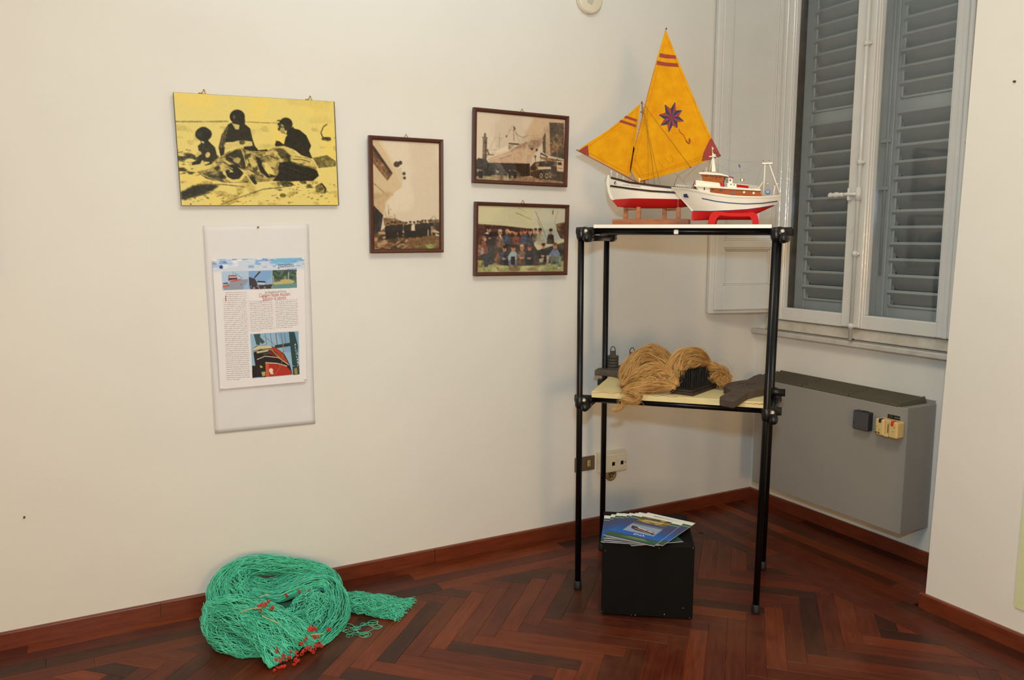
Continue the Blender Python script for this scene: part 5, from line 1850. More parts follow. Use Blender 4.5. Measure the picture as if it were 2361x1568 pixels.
for zu, btop, bth, u0, u1, mm in ((1.4745, 1.5005, 0.0138, 0.0413, 0.7065, M_melw), (0.8000, 0.8365, 0.0240, 0.0445, 0.7135, M_melc)):
    J = {k: joint(k, zu, 1 if k[0] == 'f' else -1, 1, k[1] == 'r') for k in poles}
    for s in 'fb':
        yb, zv, xb = J[s + 'l']
        xa = pole_at(s + 'l', zu)[0] - 0.02
        xz = pole_at(s + 'r', zu)[0] + 0.052
        MB().tube([(xa, yb, zu), (xz, J[s + 'r'][0], zu)], 0.0123, 18).build('long_bar', M_tube, RK_)
    for s in 'lr':
        a, b = J['f' + s], J['b' + s]
        MB().tube([(a[2], -0.02, a[1]), (b[2], 0.465, b[1])], 0.0123, 18).build('side_bar', M_tube, RK_)
    if mm is M_melw:
        sh_ = MB().span((u0, 0.0, btop - bth), (u1, 0.425, btop), 0.0006).build('shelf_board', mm, RK_)
        MB().span((u1 - 0.001, 0.002, btop - bth + 0.001), (u1 + 0.0012, 0.42, btop - 0.001)).build('raw_edge', M_chip, sh_)
        MB().span((u0 + 0.02, 0.001, btop - 0.0002), (u1 + 0.003, 0.424, btop + 0.0009)).build('veneer', M_chip, sh_)
    else:
        sh_ = MB().span((u0, 0.0, btop - bth), (u1, 0.425, btop), 0.001).build('shelf_board', mm, RK_)
        # cracked edge banding along the front arris
        e = MB()
        xs = np.linspace(u0 + 0.003, u0 + 0.34, 40)
        e.tube([(x, -0.0002, btop - 0.0035 - 0.0018 * math.sin(i * .9) - 0.004 * math.exp(-((x - u0) / 0.03)) + 0.003) for i, x in enumerate(xs)], 0.0007, 5)
        e.build('edge_crack', M_chip, sh_)
        e = MB()
        xs = np.linspace(u1 - 0.13, u1 - 0.004, 24)
        e.tube([(x, -0.0002, btop - 0.008 - 0.0016 * math.sin(i * 1.7)) for i, x in enumerate(xs)], [0.0005 + 0.0014 * (i / 23) ** 3 for i in range(24)], 5)
        e.build('edge_crack', M_chip, sh_)
MB().span((0.350, 0.0115, 1.4635), (0.368, 0.040, 1.4815), 0.003).build('clip', M_melw, RK_)

# ================================================================== black plinth box with a fan of brochures
M_blackwood = mat('black_painted_board', S(9, 9, 9), 0.6, spec=0.15, var=0.15, vscale=12, bump=0.1, bscale=60)
M_scuff = mat('scuffed_edge', S(150, 146, 136), 0.7)
BA = math.radians(-35.9)
BX = tag(empty('black_box', (-1.565, -0.7897, 0), BA), 'black painted wooden box standing under the rack', 'box')
BW, BD, BH = 0.346, 0.356, 0.2945
MB().span((0, 0, 0.008), (BW, 0.012, BH), 0.0015).build('front_panel', M_blackwood, BX)
MB().span((0, BD - 0.012, 0.008), (BW, BD, BH), 0.0015).build('back_panel', M_blackwood, BX)
MB().span((0, 0.0121, 0.008), (0.012, BD - 0.0121, BH), 0.0015).build('side_panel', M_blackwood, BX)
MB().span((BW - 0.012, 0.0121, 0.008), (BW, BD - 0.0121, BH), 0.0015).build('side_panel', M_blackwood, BX)
MB().span((0.0121, 0.0121, BH - 0.012), (BW - 0.0121, BD - 0.0121, BH - 0.0002)).build('top_panel', M_blackwood, BX)
MB().span((0.0121, 0.0121, 0.009), (BW - 0.0121, BD - 0.0121, 0.02)).build('bottom_panel', M_blackwood, BX)
for x in (0.03, BW - 0.03):
    for y in (0.03, BD - 0.03):
        MB().lathe([(0.014, 0), (0.015, 0.003), (0.013, 0.0092)], (x, y, 0), n=14).build('foot', M_rubber, BX)
sc = MB()
for x, z in ((0.004, 0.293), (0.214, 0.283), (0.34, 0.29), (0.002, 0.016), (0.335, 0.012), (0.115, 0.0095), (0.13, 0.0095), (0.012, 0.262), (0.24, 0.02), (0.31, 0.05)):
    sc.box((x, -0.0004, z), (random.uniform(.002, .005), 0.0008, random.uniform(.0015, .003)))
so = sc.build('scuff', M_scuff, BX)
so['kind'] = 'stuff'


def paint_brochure():
    p = Paint(78, 110, (66, 72, 110))
    p.poly([(0, 0), (1, 0), (1, .125), (0, .125)], (232, 228, 218))
    p.poly([(0, .125), (1, .125), (1, .185), (0, .185)], (38, 96, 52))
    p.line([(0, .195), (1, .195)], .012, (220, 222, 216))
    for k in range(20):
        t = k / 19
        y = .42 + .36 * t
        p.poly([(0, y), (1, y), (1, y + .03), (0, y + .03)], (66 - 40 * t, 72 + 26 * t, 112 + 68 * t))
    p.poly([(.19, .08), (.80, .08), (.80, .30), (.19, .30)], (112, 96, 48)); p.mottle([(.19, .08), (.80, .08), (.80, .30), (.19, .30)], (176, 150, 84), 0.3, 6, 2, .8, 2); p.mottle([(.19, .08), (.80, .08), (.80, .17), (.19, .17)], (70, 62, 40), 0.0, 6, 3, .8); p.line([(.3, .2), (.68, .2)], .028, (206, 196, 160)); p.mottle([(.19, .22), (.80, .22), (.80, .30), (.19, .30)], (196, 160, 80), 0.4, 5, 5, .7, 3)
    p.poly([(.19, .36), (.80, .36), (.80, .70), (.19, .70)], (142, 156, 178)); p.poly([(.19, .36), (.80, .36), (.80, .42), (.19, .42)], (104, 110, 120)); p.poly([(.24, .48), (.36, .50), (.78, .62), (.76, .66), (.40, .62), (.28, .58)], (58, 48, 46)); p.poly([(.38, .50), (.72, .575), (.7, .595), (.38, .53)], (226, 200, 190)); p.line([(.33, .555), (.72, .645)], .012, (200, 180, 168)); p.mottle([(.36, .49), (.74, .56), (.72, .60), (.38, .54)], (120, 70, 66), 0.4, 2, 4, .8)
    p.poly([(0, .86), (1, .86), (1, .96), (0, .96)], (44, 92, 52))
    p.poly([(0, .955), (1, .955), (1, 1), (0, 1)], (58, 62, 92))
    for k, (y, a, b) in enumerate(((.878, .42, .76), (.895, .3, .82), (.912, .38, .78), (.93, .34, .8))):
        p.line([(a, y), (b, y)], .007, (206, 204, 150) if k < 1 else (140, 160, 96), .8)
    p.grain(3, 1, 6)
    return p.out(0)


bimg = paint_brochure()
PWd, PHt = 0.21, 0.297


def broch_mesh(curl):
    def fn(u, v):
        x = (u - .5) * PWd
        y = (.5 - v) * PHt
        return np.c_[x, y, 0.0021 + curl * ((u - .5) ** 2 + 0.6 * (v - .5) ** 2) * 0.02]
    return sheet_mesh('cover', bimg, fn, PG)


cov = broch_mesh(0.0)
inner = MB().span((-PWd / 2, -PHt / 2, 0.0), (PWd / 2, PHt / 2, 0.0019), 0.0004).mesh('pages')
M_pages = mat('brochure_pages', S(226, 224, 216), 0.5)
ena = text_mesh('ENA', 0.021, align='CENTER')
map_mesh(ena, lambda c: Vector((c.x * 1.15 + 0.012, c.y - 0.084, 0.0024)))
tq = [(-1.2867, -0.6370), (-1.1773, -0.8042), (-1.4577, -0.9591), (-1.5457, -0.7694)]
tc_ = Vector((sum(p[0] for p in tq) / 4, sum(p[1] for p in tq) / 4))
td = (Vector(tq[0]) - Vector(tq[3])) + (Vector(tq[1]) - Vector(tq[2]))
tang = math.atan2(td.y, td.x) - math.pi / 2
piv = (Vector(tq[3]) * 0.6 + Vector(tq[2]) * 0.4)
fan = [(0, 0, 0), (0.42, 0.0, 0.0), (0.36, 0.006, 0.012), (0.28, 0.0, 0.02), (0.22, 0.01, 0.016), (0.12, 0.006, 0.016), (0.03, 0.012, 0.030), (-0.05, 0.022, 0.034), (0, 0, 0)]
low = [(-1.3491, -0.7616), (-1.4115, -0.5820), (-1.2931, -0.9296)]
lda = math.atan2(low[2][1] - low[1][1], low[2][0] - low[1][0]) - math.atan2(-PHt, PWd)
labs = ['glossy blue brochure lowest in the fan, lying crosswise under the others', 'glossy blue brochure second from the bottom of the fan on the black box', 'glossy blue brochure third from the bottom of the fan on the black box', 'glossy blue brochure fourth from the bottom of the fan on the black box', 'glossy blue brochure in the middle of the fan on the black box', 'glossy blue brochure fourth from the top of the fan on the black box', 'glossy blue brochure third from the top of the fan on the black box', 'glossy blue brochure just under the topmost one on the black box', 'topmost glossy blue brochure with a ship photograph on the black box']
for k, (da, sx, sy) in enumerate(fan):
    a = tang + da
    off = Vector((tc_.x - piv.x, tc_.y - piv.y))
    off.rotate(Matrix.Rotation(da, 2))
    c = piv + off + Vector((math.cos(tang + math.pi / 2) * sy + math.cos(tang) * sx, math.sin(tang + math.pi / 2) * sy + math.sin(tang) * sx))
    if k == 0:
        c, a = Vector(low[0]), lda
    b = empty('brochure', (c.x, c.y, BH + 0.0006 + k * 0.0023), a)
    tag(b, labs[k], 'brochure', 'brochures fanned out on the black box')
    put('pages', inner, M_pages, b)
    cv = put('cover', cov, M_print, b)
    put('lettering', ena, M_ink_white, cv)


# ================================================================== model boats on the top shelf
M_hullw = mat('hull_white', S(240, 232, 214), 0.25, var=0.012, vscale=12)
M_hullr = mat('hull_red', S(196, 28, 30), 0.3, var=0.06, vscale=20)
M_wale = mat('dark_brown_paint', S(54, 32, 24), 0.22)
M_sail = mat('ochre_sailcloth', S(246, 176, 12), 0.8, spec=0.2, col2=S(232, 150, 8), vscale=22, bump=0.25, bscale=260, bdist=0.0006, trans=0.25)
M_rust2 = mat('rust_red_cloth', S(150, 52, 40), 0.75, var=0.05, vscale=30)
M_navy = mat('navy_cloth', S(40, 46, 84), 0.75)
M_spar = mat('spar_wood', S(150, 84, 48), 0.5, col2=S(176, 104, 60), vscale=30, stretch=(6, 6, 1))
M_stand = mat('stand_wood', S(150, 84, 40), 0.5, col2=S(190, 116, 60), vscale=18, stretch=(1, 6, 6))
M_rope = mat('brown_rope', S(84, 58, 36), 0.8)
M_wire = mat('fine_wire', S(120, 112, 98), 0.6)
M_mahog = mat('varnished_mahogany', S(150, 76, 26), 0.55, spec=0.2, col2=S(178, 94, 36), vscale=24, stretch=(1, 4, 8))
M_bluep = mat('blue_paint', S(50, 62, 104), 0.3)
M_deck = mat('deck_wood', S(166, 116, 66), 0.5, var=0.1, vscale=40)
M_creamp = mat('boat_cream', S(236, 228, 204), 0.5, spec=0.3)
M_redp = mat('red_paint', S(204, 30, 26), 0.6, spec=0.2)


class Hull:
    def __init__(s, sheer, wl, keel, stem, stern, B, v0, pb=0.38, kd=0.5, kw=0.9, kb=0.004, flare=0.9):
        s.sheer, s.wl, s.keel = sheer, wl, keel
        s.stem = sorted(((z, u) for u, z in stem))
        s.stern = sorted(((z, u) for u, z in stern))
        s.B, s.v0, s.pb, s.kd, s.kw, s.kb, s.fl = B, v0, pb, kd, kw, kb, flare
        zw = wl[0][1]
        s.ub, s.us = interp(s.stem, zw), interp(s.stern, wl[-1][1])

    def zrow(s, t, q):
        # q 0..1 keel to waterline, 1..2 waterline to sheer; evaluated along the hull's own length
        ua = s.sheer[0][0] + (s.sheer[-1][0] - s.sheer[0][0]) * t
        uw = s.ub + (s.us - s.ub) * t
        zk, zw, zs = interp(s.keel, uw), interp(s.wl, uw), interp(s.sheer, ua)
        zk = min(zk, zw)
        return zk + (zw - zk) * q if q <= 1 else zw + (zs - zw) * (q - 1)

    def u(s, t, z):
        return (1 - t) * interp(s.stem, z) + t * interp(s.stern, z)

    def hb(s, t, q):
        def plan(k, p):
            a = 1 - (1 - min(t / s.pb, 1)) ** p
            b = 1 - k * (max(0, t - 0.6) / 0.4) ** 2
            return a * b
        pd, pw = plan(s.kd, 2.2), plan(s.kw, 1.7)
        if q <= 1:
            return s.kb * min(1, 0.3 + 3 * t) + max(0, s.B * s.fl * pw - s.kb) * q ** 0.5
        a = s.kb * min(1, 0.3 + 3 * t) + max(0, s.B * s.fl * pw - s.kb)
        return a + (s.B * pd - a) * (q - 1) ** 0.9

    def P(s, t, q, side=-1, off=0.0):
        z = s.zrow(t, q)
        return (s.u(t, z), s.v0 + side * (s.hb(t, q) + off), z)

    def skin(s, q0, q1, nt=44, nq=10):
        mb = MB()
        for side in (-1, 1):
            rings = []
            for i in range(nt + 1):
                t = (i / nt) ** 1.25
                rings.append([s.P(t, q0 + (q1 - q0) * j / nq, side) for j in range(nq + 1)])
            mb.loft(rings)
            # transom half
        rows = [[s.P(1, q0 + (q1 - q0) * j / nq, -1) for j in range(nq + 1)], [s.P(1, q0 + (q1 - q0) * j / nq, 1) for j in range(nq + 1)]]
        mb.loft(rows)
        return mb

    def tz(s, u, z):
        """station and row of a point of the side view"""
        t = 0.5
        for _ in range(25):
            a, b = interp(s.stem, z), interp(s.stern, z)
            t = min(max((u - a) / (b - a), 0), 1)
        zk, zw, zs = s.zrow(t, 0), s.zrow(t, 1), s.zrow(t, 2)
        q = (z - zk) / max(zw - zk, 1e-6) if z < zw else 1 + (z - zw) / max(zs - zw, 1e-6)
        return t, min(max(q, 0), 2)

    def side_v(s, u, z, side=-1, off=0.0):
        t, q = s.tz(u, z)
        return s.v0 + side * (s.hb(t, q) + off)

    def strake(s, pts, h, off, n=50, t1=1.0):
        """a raised strip along both sides; pts: (u, z) of its centre line"""
        mb = MB()
        for side in (-1, 1):
            rings = []
            us = np.linspace(pts[0][0], pts[-1][0], n)
            for u in us:
                z = interp(pts, u)
                ring = []
                for dz, of in ((-h / 2, -0.001), (-h / 2, off), (h / 2, off), (h / 2, -0.001)):
                    ring.append((u, s.side_v(u, z + dz, side, of), z + dz))
                rings.append(ring)
            mb.loft(rings, closed=True, caps=True, smooth=False)
        return mb

    def deck(s, drop, nt=40):
        mb = MB()
        L, R = [], []
        for i in range(nt + 1):
            t = i / nt
            z = s.zrow(t, 2) - drop
            q = 1 + (z - s.zrow(t, 1)) / max(s.zrow(t, 2) - s.zrow(t, 1), 1e-6)
            a = s.P(t, max(q, 1), -1)
            L.append(a)
            R.append((a[0], 2 * s.v0 - a[1], a[2]))
        mb.loft([L, R], smooth=False)
        return mb


ZT = 1.5015


def boat_root(name, u, v, label, cat, group=None, z=ZT):
    e = empty(name, RL + Vector((math.cos(RZ) * u - math.sin(RZ) * v, math.sin(RZ) * u + math.cos(RZ) * v, z)), RZ)
    e['o'] = 0
    del e['o']
    tag(e, label, cat, group)
    return e, Vector((u, v, z))


def lput(mb, name, m_, root, org):
    mb.v = [tuple(Vector(q) - org) for q in mb.v]
    return mb.build(name, m_, root)


def poly_sheet(outline, v_of, cuts=4):
    """thin cloth from an outline in the side view; v_of(u, z) gives its depth"""
    bm = bmesh.new()
    vs_ = [bm.verts.new((p[0], 0, p[1])) for p in outline]
    f = bm.faces.new(vs_)
    bmesh.ops.triangulate(bm, faces=[f])
    if cuts:
        bmesh.ops.subdivide_edges(bm, edges=bm.edges[:], cuts=cuts, use_grid_fill=True)
    mb = MB()
    bm.verts.index_update()
    mb.add([(v.co.x, v_of(v.co.x, v.co.z), v.co.z) for v in bm.verts], [tuple(v.index for v in f.verts) for f in bm.faces], True)
    bm.free()
    return mb


# ------------------------------------------------------------------ sailing boat
VS = 0.27
hs = Hull([(0.0568, 1.7018), (0.1434, 1.6784), (0.2479, 1.6628), (0.3142, 1.6549), (0.4034, 1.6545), (0.4707, 1.6637)], [(0.0686, 1.6064), (0.0785, 1.6090), (0.1609, 1.6108), (0.2423, 1.6087), (0.3501, 1.6054), (0.4727, 1.6041)],
          [(0.0620, 1.6065), (0.0754, 1.5786), (0.1265, 1.5738), (0.1879, 1.5711), (0.3191, 1.5702), (0.3747, 1.5773), (0.4364, 1.5890), (0.4700, 1.6051)], [(0.0452, 1.7099), (0.0428, 1.6902), (0.0423, 1.6723), (0.0484, 1.6399), (0.0601, 1.6092), (0.0717, 1.5794)], [(0.4768, 1.6673), (0.4730, 1.6311), (0.4687, 1.6060)], 0.058, VS, pb=0.33, kd=0.6)
sb, so_ = boat_root('model_sailboat', 0.21, VS, 'wooden model sailing boat with two ochre sails and an eight-pointed star', 'model boat', z=interp(hs.keel, 0.24))
lput(hs.skin(1, 2), 'hull', M_hullw, sb, so_)
part(lput(hs.skin(0, 1), 'hull_bottom', M_hullr, sb, so_), 'red underwater hull')
lput(hs.deck(0.004), 'deck', M_deck, sb, so_)
rl = [(0.0582, 1.6984), (0.1431, 1.6748), (0.2477, 1.6596), (0.3141, 1.6518), (0.4033, 1.6512), (0.4690, 1.6587)]
lput(hs.strake(rl, 0.0085, 0.0022), 'rail', M_wale, sb, so_)
wl2 = [(0.0544, 1.6650), (0.1437, 1.6501), (0.2307, 1.6389), (0.3302, 1.6315), (0.4040, 1.6306), (0.4681, 1.6366)]
lput(hs.strake(wl2, 0.0078, 0.0022), 'wale', M_wale, sb, so_)
stt = [(0.0445, 1.7099), (0.0419, 1.6902), (0.0415, 1.6723), (0.0475, 1.6399), (0.0587, 1.6110)]
lput(MB().loft([[(u - 0.003, VS - 0.003, z), (u - 0.003, VS + 0.003, z), (u + 0.006, VS + 0.005, z), (u + 0.006, VS - 0.005, z)] for u, z in stt], closed=True, caps=True, smooth=False), 'stem_post', M_hullw, sb, so_)
for px in [(0.0578, 1.7286), (0.0817, 1.7166), (0.1091, 1.7063), (0.1805, 1.6927)]:
    zb = interp(hs.sheer, px[0]) - 0.006
    dv = 0.0 if px[0] < 0.145 else -0.03
    lput(MB().lathe([(0.0036, 0), (0.0034, px[1] - zb - 0.006), (0.0042, px[1] - zb - 0.005), (0.0042, px[1] - zb), (0.002, px[1] - zb + 0.001)], (px[0], VS + dv, zb), n=12), 'bollard', M_hullw, sb, so_)
# hawse emblem
em = [(0.0798, 1.6757)][0]
mb = MB()
for k in range(14):
    a0, a1 = 0.7 + k * 0.36, 0.7 + (k + 1) * 0.36
    r0, r1 = 0.0062, 0.0028 + 0.0002 * k
    q = []
    for a, r_ in ((a0, r0), (a1, r0), (a1, r1 - 0.0015), (a0, r1 - 0.0015)):
        u_, z_ = em[0] + r_ * math.cos(a), em[1] + r_ * math.sin(a)
        q.append((u_, hs.side_v(u_, z_, -1, 0.0012), z_))
    mb.add(q, [(0, 1, 2, 3)])
lput(mb, 'hawse_emblem', M_wale, sb, so_)
me = text_mesh('LIVIA MADRE', 0.0080, space=1.12)
xs = [v.co.x for v in me.vertices]
n0, n1 = [(0.1142, 1.6643), (0.1886, 1.6544)]
kx = (n1[0] - n0[0]) / (max(xs) - min(xs))
map_mesh(me, lambda c: Vector((n0[0] + c.x * kx, hs.side_v(n0[0] + c.x * kx, n0[1] + c.y + (n1[1] - n0[1]) * c.x / max(xs), -1, 0.001), n0[1] + c.y + (n1[1] - n0[1]) * c.x / max(xs))) - so_)
put('lettering', me, mat('name_brown', S(96, 66, 44), 0.5), sb)


def belly(u, z):
    return VS - 0.004 - 0.012 * math.sin(max(0, min(1, (u - 0.2) / 0.36)) * math.pi) * max(0, min(1, (z - 1.66) / 0.25)) * max(0, 1 - (z - 1.66) / 0.62)


def jbelly(u, z):
    return VS - 0.010


mains = [(0.2681, 2.2801), (0.2920, 2.2248), (0.3289, 2.1386), (0.3693, 2.0488), (0.4097, 1.9590), (0.4608, 1.8520), (0.4971, 1.7811), (0.4132, 1.7455), (0.3275, 1.7179), (0.2437, 1.6950), (0.1690, 1.6822), (0.1522, 1.7108), (0.1362, 1.7376), (0.1516, 1.8112), (0.1808, 1.9357), (0.2080, 2.0517), (0.2364, 2.1693), (0.2569, 2.2473)]
sl_ = lput(poly_sheet(mains, belly), 'mainsail', M_sail, sb, so_)
jibs = [(0.1746, 1.9959), (0.1098, 1.9432), (0.0385, 1.8915), (-0.0434, 1.8429), (-0.0876, 1.8138), (-0.0239, 1.7854), (0.0412, 1.7500), (0.0966, 1.7204), (0.1368, 1.7002), (0.1413, 1.7407), (0.1555, 1.8282), (0.1675, 1.9235)]
jb = lput(poly_sheet(jibs, jbelly), 'jib', M_sail, sb, so_)


def patch(pts, m_, fn, name, parent, off):
    mb = poly_sheet(pts, lambda u, z: fn(u, z) + off, 3)
    lput(mb, name, m_, parent, so_)
    return mb


for off in (-0.0008, 0.0008):
    patch([(0.2472, 2.1907), (0.2690, 2.1843), (0.3097, 2.1776), (0.3136, 2.1639), (0.2764, 2.1678), (0.2441, 2.1756)], M_rust2, belly, 'stripe', sl_, off)
    patch([(0.2366, 2.1617), (0.2716, 2.1520), (0.3192, 2.1459), (0.3240, 2.1313), (0.2772, 2.1373), (0.2344, 2.1457)], M_rust2, belly, 'stripe', sl_, off)
    patch([(0.4544, 1.8420), (0.4626, 1.8485), (0.4988, 1.7811), (0.4638, 1.7649), (0.4265, 1.7572), (0.4322, 1.7914)], M_rust2, belly, 'corner_patch', sl_, off)
    patch([(0.1151, 1.9490), (0.1611, 1.9325), (0.1604, 1.9221), (0.1063, 1.9416)], M_rust2, jbelly, 'stripe', jb, off)
    patch([(0.0957, 1.9332), (0.1580, 1.9109), (0.1573, 1.9005), (0.0868, 1.9249)], M_rust2, jbelly, 'stripe', jb, off)
    patch([(-0.0432, 1.8349), (-0.0838, 1.8119), (-0.0369, 1.7902)], M_rust2, jbelly, 'corner_patch', jb, off)
# eight-pointed star, each ray split rust red and navy
sc_ = [(0.3021, 1.9344)][0]
tips = [(0.3142, 1.9963), (0.3437, 1.9618), (0.3528, 1.9171), (0.3268, 1.8898), (0.2907, 1.8738), (0.2566, 1.9043), (0.2476, 1.9477), (0.2718, 1.9888)]
red, nav = MB(), MB()
for off in (-0.0012, 0.0012):
    for k in range(8):
        t0, t1, tp = np.array(tips[k]), np.array(tips[(k + 1) % 8]), np.array(tips[k - 1])
        c = np.array(sc_)
        va = c + ((t0 + t1) / 2 - c) * 0.60
        vb = c + ((t0 + tp) / 2 - c) * 0.60
        for tri, mb in (((c, t0, va), red), ((c, vb, t0), nav)):
            mb.add([(q[0], belly(q[0], q[1]) + off, q[1]) for q in tri], [(0, 1, 2)])
lput(red, 'star_red_rays', M_rust2, sl_, so_)
lput(nav, 'star_navy_rays', M_navy, sl_, so_)
dots = MB()
for q in tips:
    dots.ball((q[0], belly(*q) - 0.001, q[1]), 0.0016, 8)
lput(dots, 'star_tip', M_hullw, sl_, so_)
tl = [(0.3312, 1.8888), (0.3386, 1.8731), (0.3509, 1.8641), (0.3583, 1.8484), (0.3673, 1.8361), (0.3761, 1.8307), (0.3722, 1.8445)]
tail = MB().tube([(u, belly(u, z) - 0.001, z) for u, z in spline(tl, 20)], 0.0011, 6)
an = [(0.3603, 1.8398), (0.3728, 1.8274), (0.3792, 1.8409), (0.3738, 1.8496), (0.3779, 1.8289)]
tail.tube([(u, belly(u, z) - 0.001, z) for u, z in an], 0.0014, 6)
lput(tail, 'anchor_motif', M_rust2, sl_, so_)
# seams
sm = MB()
for pts in ([(0.2705, 2.2531), (0.2520, 2.1735), (0.1980, 1.9575), (0.1545, 1.7637)], [(0.2723, 2.2530), (0.3148, 2.1495), (0.3664, 2.0320), (0.3880, 1.9972), (0.4067, 1.9456), (0.4524, 1.8488)], [(0.1759, 1.6962), (0.2573, 1.7158), (0.4296, 1.7675)], [(0.1721, 1.7034), (0.2571, 1.7228), (0.4327, 1.7777)], [(0.1496, 1.7426), (0.1814, 1.6926)], [(0.1561, 1.7742), (0.1900, 1.7066)], [(0.3754, 1.8530), (0.3863, 1.8338), (0.3901, 1.8234)], [(0.3011, 1.7845), (0.3121, 1.7686), (0.3089, 1.7565)], [(0.2525, 1.7648), (0.2708, 1.7400)], [(0.2768, 1.7764), (0.2969, 1.7499)]):
    sm.tube([(u, belly(u, z) - 0.0007, z) for u, z in spline(pts, 24)], 0.0004, 4)
for pts in ([(0.1591, 1.9758), (0.1505, 1.8894), (0.1258, 1.7110)], [(0.1644, 1.9791), (0.1576, 1.8892), (0.1346, 1.7179)], [(0.1523, 1.9657), (0.0745, 1.9078), (-0.0376, 1.8303)], [(-0.0371, 1.8035), (0.0410, 1.7607), (0.1147, 1.7219)]):
    sm.tube([(u, jbelly(u, z) - 0.0007, z) for u, z in spline(pts, 20)], 0.0004, 4)
so1 = lput(sm, 'seam', mat('seam_thread', S(150, 88, 20), 0.8), sb, so_)
so1['kind'] = 'stuff'
# spars
ya = [(0.1355, 1.7323), (0.1808, 1.9374), (0.2087, 2.0568), (0.2380, 2.1743), (0.2704, 2.2900)]
lput(MB().tube([(u, VS - 0.001, z) for u, z in ya], [0.0026, 0.0026, 0.0024, 0.002, 0.0014], 10), 'yard', M_spar, sb, so_)
bo = [(0.1709, 1.6787), (0.5005, 1.7785)]
lput(MB().tube([(u, VS - 0.001, z) for u, z in bo], [0.0028, 0.0022], 10), 'boom', M_spar, sb, so_)
bs = [(-0.0942, 1.8171), (0.0405, 1.7468), (0.1692, 1.6769)]
lput(MB().tube([(u, VS - 0.008, z) for u, z in bs], [0.0016, 0.0024, 0.003], 10), 'bowsprit', M_spar, sb, so_)
ma = [(0.1965, 1.6578), (0.1772, 2.0070)]
lput(MB().tube([(u, VS + 0.006, z) for u, z in ma], [0.0036, 0.0022], 10), 'mast', M_spar, sb, so_)
bk = MB()
for u, z in [(0.1775, 1.9981), (0.2697, 2.2833), (0.3826, 1.7350), (0.4972, 1.7777), (-0.0885, 1.8161), (0.1766, 1.9619)]:
    bk.ball((u, VS - 0.004, z), 0.003, 8)
lput(bk, 'block', M_wale, sb, so_)
lace = MB()
Y0, Y1 = np.array(ya[0]), np.array(ya[-1])
for k in range(44):
    c = Y0 + (Y1 - Y0) * (k + .5) / 44
    lace.tube([(c[0] + 0.004, VS - 0.003, c[1] - 0.0015), (c[0] - 0.003, VS - 0.0045, c[1] + 0.0015)], 0.0005, 4)
B0_, B1_ = np.array(bo[0]), np.array(bo[1])
for k in range(22):
    c = B0_ + (B1_ - B0_) * (k + .5) / 22
    lace.tube([(c[0], VS - 0.0045, c[1] + 0.003), (c[0] + 0.002, VS - 0.0045, c[1] - 0.003)], 0.0005, 4)
lo = lput(lace, 'lacing', M_rope, sb, so_)
lo['kind'] = 'stuff'
for nm, pts, r_, dv in (('topping_lift', [(0.1821, 1.9985), (0.3832, 1.7353)], 0.0006, -0.012), ('shroud', [(0.1828, 1.9893), (0.2228, 1.7983), (0.2421, 1.6639)], 0.0007, -0.028), ('shroud', [(0.1883, 1.9788), (0.2219, 1.8329), (0.2651, 1.6635)], 0.0006, -0.028), ('shroud', [(0.2026, 1.9713), (0.2104, 1.7986), (0.2146, 1.6695)], 0.0004, -0.016), ('bridle', [(0.3099, 1.7235), (0.3331, 1.7056), (0.3808, 1.7342)], 0.0005, -0.004), ('sheet_rope', [(0.3332, 1.7039), (0.3202, 1.6693), (0.3154, 1.6536)], 0.0009, -0.004), ('sheet_rope', [(0.3332, 1.7039), (0.3693, 1.6616)], 0.0006, -0.004), ('sheet_rope', [(0.4133, 1.7438), (0.3546, 1.6861)], 0.0004, -0.004), ('bow_line', [(0.0452, 1.7081), (0.0344, 1.6975), (0.0310, 1.6796)], 0.0006, 0.0), ('hanging_cord', [(0.3415, 1.6054), (0.3429, 1.5605), (0.3488, 1.5345), (0.3518, 1.5224)], 0.0007, -0.056), ('tack_rope', [(0.1355, 1.7323), (0.1544, 1.6931), (0.1692, 1.6769)], 0.0007, -0.003), ('tack_rope', [(0.1468, 1.7109), (0.1363, 1.6934), (0.1311, 1.6829)], 0.0007, -0.006)):
    m2 = mat('cord_tan', S(206, 158, 112), 0.8) if nm == 'hanging_cord' else M_rope
    lput(MB().tube([(u, VS + dv, z) for u, z in spline(pts, 12)], r_, 6), nm, m2, sb, so_)

# its wooden stand
st, sto = boat_root('boat_stand', 0.21, VS, 'brown wooden stand with a plank base and posts under the sailing boat', 'stand')
ba = [(0.0719, 1.5263), (0.3856, 1.5237)]
zbt = ba[0][1]
lput(MB().span((ba[0][0], 0.235, ZT - 0.0004), (ba[1][0], 0.305, zbt), 0.002), 'base_plank', M_stand, st, sto)
for (ua, ub) in (([(0.1174, 1.5554)][0][0], [(0.1783, 1.5537)][0][0]), ([(0.2796, 1.5546)][0][0], [(0.3412, 1.5529)][0][0])):
    kz = interp(hs.keel, (ua + ub) / 2) + 0.001
    for uu, vv in ((ua, 0.293), (ub, 0.247)):
        lput(MB().span((uu - 0.0085, vv - 0.0055, zbt - 0.0002), (uu + 0.0085, vv + 0.0055, kz + 0.003), 0.001), 'post', M_stand, st, sto)
    d = Vector((ub - ua, -0.046, 0))
    lput(MB().box(((ua + ub) / 2, 0.27, kz - 0.0065), (d.length, 0.008, 0.0075), math.atan2(d.y, d.x), 0.001), 'cross_piece', M_stand, st, sto)

